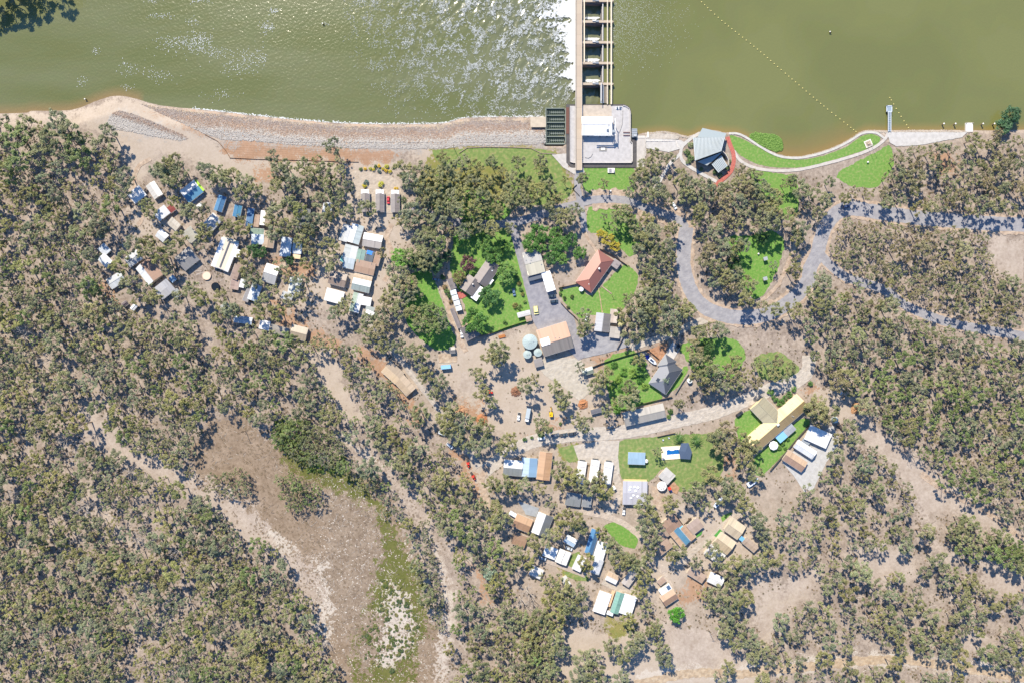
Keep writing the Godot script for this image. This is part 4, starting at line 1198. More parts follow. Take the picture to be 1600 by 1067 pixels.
	var boom := thing("outfall_arm", "thin bent walkway arm pointing over the water from the abutment", "walkway", Vector3(jp.x, 0.5, jp.z))
	pbx(boom, "arm", 3.0, 0, 0.0, 6.2, 0.18, 0.7, hex("cfc9c0"), M.matte)
	pbx(boom, "arm_tip", 6.6, 0.01, -1.6, 0.8, 0.18, 3.6, hex("dad6d0"), M.matte)
	# fish ladder
	var f0 := plan(853, 170, -1.5); var f1 := plan(883.5, 225, -1.5)
	var fl := thing("fish_ladder", "dark green concrete fish ladder with rows of baffles beside the abutment", "fish ladder", Vector3(f0.x, 0, f0.z))
	var fx := f1.x - f0.x; var fz := f1.z - f0.z
	pbx(fl, "floor", fx / 2, -4.4, fz / 2, fx, 0.6, fz, hex("4a5748"), M.matte)
	var wcol := hex("7d857c")
	pbx(fl, "water", fx / 2, -3.4, fz / 2, fx - 0.6, 0.1, fz - 0.6, hex("6e7a60"), M.water)
	pbx(fl, "outer_wall", 0, -2.9, fz / 2, 0.5, 6.2, fz + 0.5, wcol, M.matte)
	pbx(fl, "outer_wall", fx, -2.9, fz / 2, 0.5, 6.2, fz - 0.5, wcol, M.matte)
	pbx(fl, "end_wall", fx / 2, -2.9, fz + 0.45, fx + 0.5, 6.2, 0.4, wcol, M.matte)
	for k in 6:
		var zz := fz * k / 5.0
		pbx(fl, "channel_wall", fx / 2 - 0.2, -2.65, zz, fx - 0.6, 4.5, 0.5, wcol, M.matte)
		if k < 5:
			pbx(fl, "baffle_beam", fx * 0.58, -1.6, zz + fz / 10.0, fx * 0.7, 0.35, 0.25, hex("98a096"), M.matte)
			for j in 9:
				for s in [-1, 1]:
					pbx(fl, "baffle", 1.2 + j * 1.2, -2.4, zz + fz / 10.0 + s * 0.55, 0.2, 2.2, 0.75, hex("8d968b"), M.matte)
	pbx(fl, "yellow_rail", fx * 0.95, -1.2, fz * 0.78, 8.0, 0.12, 0.12, hex("c9a84a"), M.paint)
	var gp := plan(886.8, 189, 0)
	var grate := thing("walkway_grating", "rusty brown grating walkway between fish ladder and abutment", "grating", Vector3(gp.x, 0, gp.z))
	pbx(grate, "deck", 0, 0.62, 0, 1.9, 0.1, 16.5, hex("6d4f45"), M.matte)
	for k in 16:
		pbx(grate, "bar", 0, 0.72, -7.8 + k * 1.04, 1.9, 0.08, 0.12, hex("7f6155"), M.matte)
	fence("concrete retaining wall on the right of the fish ladder terrace", [1008.5, 215, 1009, 245], 0.6, "c9c4bc", 0.3, "retaining_wall")
	fence("low white retaining wall below the concrete terrace", [1010, 221, 1035, 221, 1056, 220, 1060, 231], 0.6, "d8d2ca", 0.25, "retaining_wall")
	fence("low concrete edging wall along the grass bank left of the weir", [718, 239, 730, 231, 760, 230, 800, 230.5, 830, 232, 846, 240, 869, 240.5], 0.5, "a08f82", 0.3, "retaining_wall")
	fence("timber edging curving down beside the river ramp", [320, 210.5, 340, 221, 352, 235, 359, 247, 400, 249, 480, 251, 560, 253.5], 0.5, "6f5848", 0.25, "edging_wall")
	fence("dark steel gate barrier bent across the weir access road", [901, 289, 894.5, 295, 906, 307], 1.1, "403c3a", 0.1, "gate_barrier")

# ------------------------------------------------------------------ the visitor centre
func visitor_centre() -> void:
	var o := plan(1108, 235)
	var t := thing("visitor_centre", "riverside visitor centre with two overlapping angular pale metal roofs", "building", o)
	var lp := func(x: float, y: float, h: float) -> Vector3: return plan(x, y, h) - o
	var c := hex("c3cdd0", 0.7); var c2 := hex("a9b5b9", 0.68)
	var slab := func(a: Array, col: Color) -> ArrayMesh:
		var b := MB.new()
		var up := []
		for q in a: up.append(lp.call(q[0], q[1], q[2]))
		b.quad(up[3], up[2], up[1], up[0], col)
		var dn := []
		for q in up: dn.append(q - Vector3(0, 0.3, 0))
		b.quad(dn[0], dn[1], dn[2], dn[3], col)
		for k in 4:
			var m := (k + 1) % 4
			b.quad(dn[m], dn[k], up[k], up[m], hex("8f9a9e"))
		return b.mesh()
	# corners clockwise from the upper left, with their heights
	var lean := [[1098, 200, 4.2], [1135.5, 208.7, 4.2], [1132.5, 215.2, 5.6], [1090, 214.7, 5.6]]
	var main := [[1083.3, 215, 5.9], [1133, 215, 5.9], [1127.5, 236.3, 8.0], [1086.3, 251.2, 8.0]]
	var low := [[1090, 252.8, 4.3], [1129, 237.8, 4.6], [1117, 249, 4.4], [1105.3, 258.8, 4.0]]
	var small := [[1112.5, 257, 4.0], [1127.5, 242.8, 4.6], [1137.3, 259.5, 4.6], [1123, 270, 4.0]]
	part(t, "lean_to_roof", slab.call(lean, c2), M.roof)
	var mr := part(t, "main_roof", slab.call(main, c), M.roof)
	part(t, "lower_roof", slab.call(low, hex("b7c1c4", 0.68)), M.roof)
	var sr := part(t, "small_roof", slab.call(small, c), M.roof)
	for q in [[mr, main, 22], [sr, small, 8]]:
		for k in range(1, q[2]):
			var f: float = float(k) / float(q[2])
			var a: Vector3 = (lp.call(q[1][0][0], q[1][0][1], q[1][0][2]) as Vector3).lerp(lp.call(q[1][1][0], q[1][1][1], q[1][1][2]), f)
			var e: Vector3 = (lp.call(q[1][3][0], q[1][3][1], q[1][3][2]) as Vector3).lerp(lp.call(q[1][2][0], q[1][2][1], q[1][2][2]), f)
			var b := MB.new()
			b.tube(a + Vector3(0, 0.03, 0), e + Vector3(0, 0.03, 0), 0.13, 0.13, 4, hex("93a0a5", 0.6))
			part(q[0], "standing_seam", b.mesh(), M.roof)
	for q in [[[1087, 218], [1131, 218], [1126, 234], [1088, 249], 5.5], [[1093, 251], [1128, 239], [1112, 255], [1104, 256], 3.9], [[1115, 257], [1127, 245], [1135, 259], [1123, 267], 3.8], [[1100, 203], [1132, 210], [1130, 215], [1094, 214], 3.9]]:
		var b := MB.new()
		var pts := PackedVector2Array()
		for k in 4:
			var w: Vector3 = lp.call(q[k][0], q[k][1], 3.0)
			pts.push_back(Vector2(w.x, w.z))
		b.prism(pts, -1.2 if q[4] == 3.9 else 0.0, q[4], hex("77695e"), hex("8d7f73"))
		part(t, "wall", b.mesh(), M.matte)
	# curved screen wall round the small roof
	var arc := curve([1127.6, 237, 1133, 243, 1137, 251, 1137.6, 259], 1.5)
	for k in arc.size() - 1:
		var p: Vector3 = lp.call(arc[k].x, arc[k].y, 2.0); var e: Vector3 = lp.call(arc[k + 1].x, arc[k + 1].y, 2.0)
		var d := e - p
		pbx(t, "curved_wall", (p.x + e.x) / 2, 2.2, (p.z + e.z) / 2, d.length() + 0.05, 4.4, 0.3, hex("cfc6bc"), M.matte, -atan2(d.z, d.x))
	for k in 6:
		var p: Vector3 = lp.call(1091 + k * 6.4, 249.0 - k * 2.3, 2.0)
		pbx(t, "window", p.x, 1.9, p.z, 2.0, 2.4, 0.1, hex("2c363c"), M.glass, 0.35)
	block(outline([1080, 198, 1138, 200, 1142, 262, 1122, 274, 1104, 262, 1082, 254]))
	block(outline([1130, 205, 1150, 225, 1150, 262, 1125, 285, 1108, 300, 1104, 292, 1138, 262, 1140, 240]))

# ------------------------------------------------------------------ every roof on the plan
func buildings() -> void:
	# riverside cabins, left
	building("white flat cabin roof dappled with shade, first of the riverside cabins on the left", 213, 304, 21, 17, -38, "e8eaec", "e4e8ea", {"roof": "skillion"})
	building("off-white cabin just right of the leftmost riverside cabin", 240, 297, 23, 14, 57, "dfdcd6", "d2cec6", {})
	var a3 := building("cabin with white and sky blue roof slopes and a lime awning", 298, 299, 26, 22, -38, "eceef0", "58a4cc", {"rise": 1.1})
	pbx(a3, "awning", 6.1, 2.4, 0.0, 1.6, 0.08, 8.4, hex("9cc832"), M.paint)
	pbx(a3, "veranda_deck", 0, 0.25, 5.2, 9.0, 0.3, 1.8, hex("8d9298"), M.matte)
	building("long blue roofed cabin beside the lime awning cabin", 343, 318, 23, 12, 108, "3f83b8", "4a93c8")
	building("short blue roofed cabin, third blue roof from the left", 370, 330, 17, 11, 102, "3a9cc8", "348cc0")
	building("narrow blue roofed cabin attached to a tan roof", 390, 340, 27, 10, 98, "4a86b8", "5a8fc0", {"roof": "skillion"})
	building("tan flat roof attached to the narrow blue roof", 400, 345, 18, 9, 98, "c0a084", "b8987c", {"roof": "skillion", "h": 2.4, "cat": "annex"})
	building("cabin with white and tan roof slopes right of the blue roofs", 414, 341, 21, 15, 97, "c8b090", "eceae4")
	building("pale grey cabin roof set diagonally below the long blue roof", 330, 348, 24, 17, -48, "dcdcdc", "c4c6cc")
	building("white cabin roof with a red lean-to", 252, 333, 20, 14, -38, "e6e8ea", "dcdfe2", {"roof": "skillion"})
	building("red iron lean-to roof beside a white cabin", 266, 327, 12, 10, -38, "b8523e", "a84636", {"roof": "skillion", "h": 2.3, "cat": "lean-to"})
	building("small white cabin roof crossed by a ridge, between gum trees", 252, 368, 15, 13, 40, "dfe4e8", "d2d8dc")
	building("beige grey flat roof with a black water tank at its corner", 297, 367, 20, 16, 48, "b8b4a2", "b4b0a0", {"roof": "flat"})
	building("white roof farthest left in the cabin park", 163, 407, 17, 13, 45, "dde4ea", "d4dde4")
	building("pale roof half hidden by a gum tree near the left edge of the cabin park", 207, 404, 22, 16, -35, "c8ccd0", "bcc2c8")
	building("rusty brown and white gabled roof in the left of the cabin park", 232, 424, 31, 26, 52, "b08468", "dfe6ea", {"split": 0.62, "rise": 1.4})
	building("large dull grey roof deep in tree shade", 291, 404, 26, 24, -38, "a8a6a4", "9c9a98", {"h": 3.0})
	building("light grey roof with a blue lean-to below the rusty roof", 256, 452, 24, 20, -38, "c4c4c8", "b6b6ba", {"roof": "skillion"})
	building("small pale blue lean-to roof at a grey roof's corner", 269, 436, 9, 9, -38, "8cb8d8", "8cb8d8", {"roof": "flat", "h": 2.2, "cat": "lean-to"})
	building("whitish roof behind foliage by the sandy turning place", 180, 438, 24, 16, -32, "c0c6c8", "d0d6d8")
	building("tiny dark shed near the sandy turning place", 194, 475, 9, 7, -35, "7a6a72", "6e6068", {"h": 2.1, "cat": "shed"})
	building("tiny white shed near the sandy turning place", 208, 480, 10, 7, -50, "e6e8ea", "e0e2e4", {"h": 2.1, "cat": "shed"})
	var big := building("largest white roof of the cabin park, split by a dark valley", 351, 398, 44, 26, 111, "d8dade", "eceef2", {"h": 3.2, "rise": -0.5})
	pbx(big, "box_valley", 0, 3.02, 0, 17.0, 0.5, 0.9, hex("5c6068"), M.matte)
	pbx(big, "veranda_roof", -9.4, 2.8, 0, 2.6, 0.12, 10.6, hex("c0b8a4"), M.roof)
	pbx(big, "porch_roof", -3.4, 3.0, -6.4, 5.2, 0.14, 4.6, hex("f0f0f0"), M.roof)
	building("green strip roof above a blue-white cabin", 401, 362, 20, 9, 5, "8aa890", "8aa890", {"roof": "flat", "h": 2.5, "cat": "annex"})
	building("blue-white flat cabin below the green strip roof", 402, 374, 18, 14, 3, "d8e2ea", "c8d6e0", {"roof": "skillion"})
	building("beige cabin roof between the blue roofs and the sand clearing", 419, 374, 24, 16, 98, "c0a484", "cbb090")
	building("pale blue-white cabin roof above the sand clearing", 446, 386, 28, 15, 97, "dbe4ec", "c4d0dc")
	building("short blue-white cabin second from the right above the sand clearing", 464, 388, 16, 14, 95, "d2dce6", "c2ced8", {"roof": "skillion"})
	canopy("small tan awning below the short blue-white cabin", 463, 401, 12, 7, 5, "d8bf9c")
	building("grey and white gabled cabin beside the sand clearing", 422, 428, 20, 26, 18, "eceae8", "b8babe", {"split": 0.5})
	building("brown roof left of the big gum below the white hall", 368, 425, 22, 11, 110, "a88c7a", "b09482", {"roof": "skillion"})
	building("pinkish flat roof below the brown roof", 366, 445, 14, 12, 100, "c0a294", "b89a8c", {"roof": "flat", "h": 2.3})
	building("small white roof beside the pinkish flat roof", 378, 443, 13, 7, 105, "e4e8ea", "e4e8ea", {"roof": "flat", "h": 2.3, "cat": "shed"})
	building("mottled blue and white roof under gum branches", 397, 457, 24, 14, 110, "b8cce0", "d0dce8")
	building("white roof behind leaves right of the sand clearing", 460, 446, 24, 17, 100, "d8dcd8", "ccd2ce")
	building("blue-white roof along the forest edge", 379, 500, 26, 10, 8, "b4c8dc", "c0d0e0")
	building("square white van annex along the forest edge", 413, 508, 15, 13, 12, "f0f2f4", "ecf0f4", {"roof": "flat"})
	building("long grey-beige roof along the forest edge", 436, 516, 28, 12, 15, "b8b0a4", "aca498", {"roof": "skillion"})
	building("tan roof along the forest edge, half under a gum", 466, 520, 24, 19, 14, "c4b298", "b8a68c")
	building("bright white flat roof in the middle of the lower cabin row", 522, 463, 26, 18, 15, "f2f2f0", "eeeeec", {"roof": "flat"})
	building("pale grey roof scrap right of the light grey roof with the blue lean-to", 275, 459, 11, 11, -38, "a8b0b0", "a0a8a8", {"roof": "flat", "h": 2.4})
	building("blue-white roof under branches just above the leftmost white roof", 162, 390, 15, 12, 45, "ccd6e0", "c4ced8", {"roof": "flat", "h": 2.5})
	building("beige roof corner between the red lean-to and the beige grey roof", 271, 350, 17, 12, 42, "d8cdb8", "ccc0aa", {"roof": "skillion"})
	building("small white porch roof below the lime awning cabin", 311, 322, 10, 6, -38, "e4e6e6", "dcdede", {"roof": "flat", "h": 2.4})
	building("grey slab roof in the bush below the black trampoline", 351, 480, 12, 10, -30, "b4b8b6", "acb0ae", {"roof": "flat", "h": 2.5})
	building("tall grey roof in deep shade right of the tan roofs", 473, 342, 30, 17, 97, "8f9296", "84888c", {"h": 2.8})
	building("blue-white roof under gums left of the grey holiday cabins", 511, 325, 16, 13, 100, "b8c6d8", "c4d0de", {"roof": "skillion"})
	building("pale roof under branches left of the sandy lane", 448, 463, 16, 11, 20, "c8ccd0", "c0c4c8", {"roof": "flat"})
	building("grey flat roof beside the mottled blue and white roof", 386, 461, 20, 8, 112, "a8a4a6", "a09c9e", {"roof": "flat", "h": 2.5})
	# storage sheds
	var g := "storage sheds in the tight double row"
	building("grey iron lean-to at the upper left of the shed rows", 539, 364, 26, 13, 107, "c8ccce", "c0c2c0", {"roof": "skillion", "cat": "shed", "group": g})
	building("white and pale green gabled shed at the top of the left row", 555, 365.5, 29, 18, 107, "c4d2d0", "f0f2f2", {"h": 3.2, "cat": "shed", "group": g})
	building("white and beige gabled shed at the top of the right row", 581.5, 376, 29, 20, 10, "ecebe8", "c8bcb0", {"h": 3.2, "cat": "shed", "group": g})
	building("whitish shed second in the left row, stained with shade", 547, 394.5, 22, 20, 104, "d0d4d2", "c6cecc", {"roof": "flat", "h": 3.0, "cat": "shed", "group": g})
	building("pale blue-grey shed third in the left row", 544.5, 411.5, 17, 16, 12, "c6d4da", "bccad0", {"roof": "skillion", "cat": "shed", "group": g})
	canopy("small teal tarpaulin beside the left row of sheds", 535, 405, 7, 9, 20, "7cc0b8", {"cat": "tarpaulin", "h": 2.2})
	building("wide tan roofed shed in the middle of the right row", 570, 418, 30, 19, 13, "c8a486", "be9878", {"h": 3.2, "roof": "skillion", "rise": 0.5, "cat": "shed", "group": g})
	building("tan arm of roof on the right side of the shed rows", 589, 404.5, 21, 9, 106, "c49c7c", "bc9474", {"h": 3.2, "roof": "flat", "cat": "shed", "group": g})
	building("sea green gabled roof between the tan sheds", 563, 400, 20, 12, 103, "9cc0ae", "8cb2a2", {"h": 3.0, "cat": "shed", "group": g})
	var dk := building("dark slate roof with a bright blue tarpaulin at its top", 577, 402.5, 20, 12, 103, "5c6874", "545f6c", {"h": 3.0, "roof": "skillion", "cat": "shed", "group": g})
	roof_pad(dk, "tarpaulin", -3.0, 3.45, 0, 2.4, 4.6, "2f7fe0", M.paint)
	building("pale green and grey shed with a tan top strip", 564, 446, 28, 18, 13, "d0dcd8", "a8b8b2", {"h": 3.1, "cat": "shed", "group": g})
	building("tan strip roof above the pale green and grey shed", 567, 433.5, 28, 7, 13, "dcc09a", "d4b892", {"h": 2.6, "roof": "flat", "cat": "shed", "group": g})
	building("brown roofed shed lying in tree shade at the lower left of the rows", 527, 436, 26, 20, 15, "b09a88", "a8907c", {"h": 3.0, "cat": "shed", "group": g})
	building("green and white gabled cabin below the shed rows", 556, 473, 28, 14, 105, "f0f2f2", "a8c0aa", {"cat": "cabin"})
	building("white panelled annex right of the green and white cabin", 572, 471, 14, 12, 10, "eceef0", "e4e8ea", {"roof": "flat"})
	caravan("white caravan beside a grey awning below the shed rows", 578, 489, 14, 6.5, 25, "e6e8ea")
	canopy("grey awning shading the caravan below the shed rows", 578, 482.5, 14, 7, 15, "98a09c")
	# three grey cabins
	var n3 := ["leftmost of the three grey gabled holiday cabins", "middle one of the three grey gabled holiday cabins", "rightmost of the three grey gabled holiday cabins"]
	for k in 3:
		var cx: float = [570.0, 593.0, 617.0][k]
		var c := building(n3[k] + ", with a white front awning", cx, 316.5 + k * 0.4, 27, 12, 90, "9a8f8c", "a9a09c", {"group": "grey holiday cabins in a row"})
		pbx(c, "front_awning", -6.8, 2.9, 0, 2.5, 0.1, 4.9, hex("f0f0f2"), M.roof)
		for s in [-1, 1]:
			pbx(c, "awning_post", -7.9, 1.42, s * 2.2, 0.1, 2.84, 0.1, hex("dddddd"), M.paint)
	# grey roofed house and its sheds
	var hs := building("long brown-grey gabled house wing with a diagonal ridge in the garden", 760.5, 426.5, 39, 23, -55, "9c8f8c", "847c7c", {"h": 3.0, "rise": 1.6, "cat": "house"})
	pbx(hs, "skylight", 3.0, 4.05, 2.0, 0.7, 0.1, 0.7, hex("cfd4d8"), M.glass)
	var h2 := building("lower house wing with a brick chimney and grey hipped roof", 735, 446, 25, 24, -55, "a0928c", "8a7f7a", {"h": 3.05, "rise": 1.5, "cat": "house"})
	pbx(h2, "chimney", 1.4, 4.7, 0.9, 0.8, 1.6, 0.8, hex("d8d2cc"), M.matte)
	canopy("bright white veranda roof on the lower side of the grey roofed house", 746.3, 458.3, 23, 11, -55, "f4f4f4", {"cat": "veranda", "h": 2.7})
	canopy("small white door awning on the right side of the grey roofed house", 767, 440, 9, 5, -52, "f2f2f2", {"h": 2.5})
	building("dark grey garage between the dirt drive and the grey roofed house", 706, 443.5, 17, 10, 68, "948a88", "8c8280", {"roof": "skillion", "cat": "garage"})
	var wn := ["topmost of the four small white sheds beside the dirt drive", "second from the top of the four small white sheds beside the dirt drive", "third from the top of the four small white sheds beside the dirt drive", "lowest of the four small white sheds beside the dirt drive"]
	for k in 4:
		building(wn[k], 708.5 + k * 2.7, 457 + k * 8.3, 7.4, 9, 75, "e4ecf0", "d2dce2", {"roof": "skillion", "h": 2.3, "cat": "shed", "group": "small white sheds in a line"})
	building("long narrow grey shed beside the dirt drive", 712, 497.5, 32, 6.5, 68, "9a9090", "928888", {"roof": "skillion", "h": 2.4, "cat": "shed"})
	building("wide grey shed below the biggest garden tree", 734, 518.5, 22, 22, 62, "908888", "888080", {"h": 2.9, "cat": "shed"})
	# depot
	var ws := building("depot store with a grey and a cream roof slope", 834, 410, 27, 36, -15, "b4b2b0", "d8cfb2", {"h": 3.8, "rise": 1.0, "wall": "e0d6bc", "cat": "workshop", "vents": 4})
	pbx(ws, "parapet", -5.3, 3.95, 0.6, 0.4, 0.5, 13.0, hex("e6dcc4"), M.matte)
	canopy("dark carport bay below the cream roof slope", 836, 434, 22, 7, -15, "5a5f68", {"cat": "carport", "h": 2.6})
	canopy("long bright white carport roof beside the depot drive", 857, 440, 31, 14, 73, "f6f6f6", {"cat": "carport", "h": 3.0})
	building("narrow white shed at the garden fence beside the depot drive", 818.5, 490.5, 20, 7.5, -14, "eceae6", "dcd8d0", {"roof": "skillion", "h": 2.4, "cat": "shed"})
	building("small tan shed under the narrow white shed", 826, 498, 9, 8, -14, "d8b894", "cca884", {"roof": "skillion", "h": 2.2, "cat": "shed"})
	var w2 := building("large depot workshop with orange and grey roof slopes", 867.5, 529.5, 47, 41, -17, "dcaa86", "a0968c", {"h": 4.4, "rise": 1.8, "split": 0.58, "wall": "cfc0ac", "cat": "workshop", "vents": 3})
	roof_pad(w2, "white_sheet", -6.4, 5.93, -0.2, 5.6, 4.4, "f0f0f2", M.roof, -0.18)
	tank("largest pale blue-white round tank beside the workshop", 828, 534, 11.5, 4.5, "a4b2b0")
	tank("left one of the two smaller pale tanks below the large tank", 824, 553.5, 6.3, 3.2, "a4b2b0", "smaller round tanks")
	tank("right one of the two smaller pale tanks below the large tank", 840.5, 550.5, 6.2, 3.2, "a4b2b0", "smaller round tanks")
	building("square grey shed below the round tanks", 841.5, 566, 13, 12, -14, "a8a09a", "a09892", {"roof": "flat", "h": 2.6, "cat": "shed"})
	var rh := building("long red hip roofed house with a white capped chimney", 929.7, 423.7, 60, 29, -54.8, "c4725c", "a86a5c", {"roof": "hip", "h": 3.0, "rise": 2.4, "wall": "b48c74", "cat": "house"})
	pbx(rh, "chimney", 2.6, 5.2, 1.2, 1.0, 1.8, 1.0, hex("ece8e4"), M.matte)
	pbx(rh, "roof_vent", -8.8, 4.3, 1.6, 0.5, 0.6, 0.5, hex("e4e0dc"), M.paint)
	building("grey flat extension at the upper end of the red roofed house", 962.5, 412.5, 12, 11, -54.8, "b0a4a0", "aca09c", {"roof": "flat", "h": 2.7, "cat": "extension"})
	tank("small white tank at the lower corner of the red roofed house", 908.4, 452, 3.3, 2.2, "e8eef0")
	building("grey gabled shed with light and dark slopes below the red house lawn", 942, 504, 28, 22, 97, "8f8a88", "c4c6cc", {"h": 3.0, "cat": "shed"})
	building("narrow shed with white and tan roof right of the grey gabled shed", 959.3, 494, 21, 11, 96, "d4c4b4", "cbb8a6", {"h": 2.7, "roof": "skillion", "cat": "shed"})
	building("flat concrete-coloured store stacked with tan panels", 961, 519.5, 17, 15, 97, "c8beb2", "c0b6aa", {"roof": "flat", "h": 2.5, "cat": "shed"})
	canopy("khaki awning slanting beside the narrow white and tan shed", 971, 504, 13, 7, -65, "b8b080")
	building("pale green gabled shed at the edge of the gravel yard", 918.5, 579.5, 17, 10, -17, "c0ccbe", "9aa896", {"h": 2.6, "cat": "shed"})
	building("small low grey shed at the bottom of the fenced garden", 934.5, 641, 22, 7, -14, "8d8c90", "85848a", {"roof": "skillion", "h": 2.3, "cat": "shed"})
	# dark roofed house
	var dh := building("dark slate hip roofed house with a skylight", 1041, 588, 46, 31, -56, "8e939e", "5c626e", {"roof": "hip", "h": 3.0, "rise": 2.4, "wall": "d8d0c6", "cat": "house"})
	pbx(dh, "skylight", -4.5, 4.45, -3.0, 2.2, 0.12, 1.9, hex("38404c"), M.glass).rotation.x = -0.35
	building("hipped garage wing at the upper end of the dark roofed house", 1043, 568, 22, 20, -56, "848a96", "646a76", {"roof": "hip", "h": 2.9, "rise": 1.7, "wall": "d8d0c6", "cat": "garage"})
	tank("small white tank right of the dark roofed house", 1078.3, 594.5, 3.6, 2.3, "e0e6ea")
	building("long pale open shed between the dark house and the gravel road", 1007, 648, 63, 21, -13, "c2bcb0", "b4aea2", {"h": 3.2, "rise": 0.9, "cat": "shed", "wall": "a8a094"})
	# hotel
	var ht := building("long yellow gabled hotel roof running diagonally", 1213.5, 663, 108, 27, -41, "e6cc80", "bd9f62", {"h": 3.6, "rise": 2.2, "wall": "d8c8a4", "cat": "hotel", "vents": 6})
	pbx(ht, "roof_unit", 0.5, 5.9, 0.4, 1.6, 0.8, 1.2, hex("c8ccd0"), M.paint)
	building("khaki roofed front wing of the hotel", 1199.5, 645, 42, 28, 46, "b4aa86", "c6ba92", {"h": 3.7, "rise": 1.9, "wall": "d8c8a4", "cat": "hotel wing"})
	building("grey flat kitchen roof behind the hotel", 1234, 671, 16, 12, -41, "b0b6bc", "a8aeb4", {"roof": "flat", "h": 2.8, "cat": "annex"})
	canopy("light blue shade roof behind the hotel", 1222, 681, 18, 14, -41, "7fb4d0", {"cat": "shade roof", "h": 2.6})
	var gz := plan(1209.5, 696, 2.5)
	var gaz := thing("gazebo", "white round gazebo in the hotel's back garden", "gazebo", Vector3(gz.x, 0, gz.z))
	var b := MB.new()
	b.lathe(Vector3.ZERO, [[2.9, 2.3], [2.9, 2.45], [0.3, 3.4], [0, 3.45]], 8, hex("f0eef0"))
	part(gaz, "roof", b.mesh(), M.roof)
	for k in 8:
		pbx(gaz, "post", cos(TAU * k / 8) * 2.6, 1.18, sin(TAU * k / 8) * 2.6, 0.12, 2.36, 0.12, hex("e8e6e2"), M.paint)
	building("white roofed annex at the top of the concrete yard by the hotel", 1279, 682, 34, 22, 24, "eef0f2", "e6eaee", {"roof": "flat", "h": 3.0, "cat": "annex"})
	building("long narrow white annex in the middle of the concrete yard by the hotel", 1259, 702, 32, 13, 33, "eef0f2", "d8dce0", {"h": 2.9, "cat": "annex"})
	building("tan gabled annex at the bottom of the concrete yard by the hotel", 1243, 720, 33, 17, 33, "d8b48c", "bc967a", {"h": 2.9, "cat": "annex"})
	canopy("grey covered trailer shape between two white annexes", 1260, 690, 13, 7, 35, "8d949a", {"cat": "cover", "h": 1.6})
	tank("pale round tank under the tree right of the white annexes", 1306, 656, 4.5, 2.4, "b4c8cc")
	# caravan park, upper rows
	building("white and grey gabled cabin at the left end of the caravan park's top row", 801.5, 731, 27, 22, 5, "e8ecee", "98a0a2", {"h": 3.0})
	building("pale blue gabled cabin right of the white and grey one", 827, 730, 27, 22, 94, "8cb8dc", "b8d4ea", {"h": 3.0})
	building("long orange-tan gabled cabin beside the pale blue one", 851, 728, 40, 19, 97, "d2a272", "dcae80", {"h": 3.0})
	var van := "white annexes side by side on the gravel apron"
	var vn := ["leftmost", "middle", "rightmost"]
	for k in 3:
		var v := building(vn[k] + " of three long white caravan annexes on the gravel apron", [908.0, 928.5, 949.5][k], [738.0, 736.0, 739.0][k], 34, 13, 98, "f2f2f2", "ecebea", {"h": 2.7, "roof": "flat", "group": van, "cat": "caravan annex"})
		pbx(v, "tow_hitch", -7.2, 0.9, 0, 0.9, 0.5, 3.6, hex("555a60"), M.matte)
		pbx(v, "roof_seam", -3.5, 2.82, 0, 0.3, 0.08, 4.2, hex("9a9c9e"), M.matte)
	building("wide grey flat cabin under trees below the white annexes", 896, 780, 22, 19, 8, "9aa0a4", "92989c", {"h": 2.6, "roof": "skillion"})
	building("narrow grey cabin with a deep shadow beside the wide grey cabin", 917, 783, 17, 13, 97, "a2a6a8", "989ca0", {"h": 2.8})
	building("light blue flat roofed pavilion on the caravan park lawn", 995, 716, 26, 18, 2, "9cc2dc", "98bed8", {"h": 3.0, "roof": "flat", "wall": "e8e8e6", "cat": "pavilion"})
	tank("tiny white tank at the side of the light blue pavilion", 1010, 720, 2.6, 2.0, "ece8e2")
	var am := building("broad whitish amenities block with dome vents on its roof", 992.5, 770, 37, 35, 1, "c6c6d0", "bcbcc8", {"h": 3.4, "roof": "flat", "wall": "d0c8bc", "cat": "amenities block"})
	for q in [[-3.0, -3.4], [-0.4, -3.6], [1.8, -3.2], [-3.4, -1.6], [0.4, -1.2], [-1.0, 1.6], [1.6, 2.2], [-2.4, 3.2]]:
		b = MB.new()
		b.lathe(Vector3.ZERO, [[0.75, -0.05], [0.72, 0.15], [0.4, 0.4], [0, 0.48]], 12, hex("f2f4f6"))
		part(am, "dome_vent", b.mesh(), M.paint).position = Vector3(q[0], 3.46, q[1])
	pbx(am, "veranda_roof", 0, 3.2, -7.6, 14.4, 0.12, 1.7, hex("dcc08a"), M.roof)
	caravan("little white gas tank trailer beside the park lane", 959.6, 762, 6, 4.5, 60, "e6e2d8")
	# lower cabins
	building("orange-tan gabled cabin at the left edge of the lower cabins", 816.5, 817.5, 25, 20, 22, "d4a878", "bd9066", {"h": 3.0})
	building("brown flat roof below the left orange-tan cabin", 812, 844, 20, 17, 20, "b89270", "b08a6a", {"roof": "flat", "h": 2.5})
	caravan("small white caravan at the corner of the left orange-tan cabin", 802, 803.5, 13, 6, 30, "dfe4e8")
	building("cabin with one white and one charcoal roof slope", 847.5, 819.5, 31, 22, 110, "7d8488", "f0f2f4", {"h": 3.0, "rise": 1.2})
	building("little white and pale blue roof in dappled shade", 891.5, 845, 17, 12, 30, "eceae4", "b0cce4", {"h": 2.6})
	building("narrow bright blue roof slanting under the trees", 925.5, 846, 36, 12, 107, "4a7aa6", "4e9ad4", {"h": 2.8})
	building("white roof right of the narrow bright blue roof", 938, 861, 27, 15, 107, "eef0f2", "e4e8ec", {"h": 2.7, "roof": "flat"})
	building("white roof under leaves at the left end of the short lane", 860, 863, 19, 16, 20, "eceef0", "e4e8ea", {"h": 2.7, "roof": "flat"})
	var sm := building("white cabin with a centre seam above the short lane", 880, 870.5, 20, 17, 112, "f2f0ea", "eceae4", {"h": 2.8, "rise": 0.6})
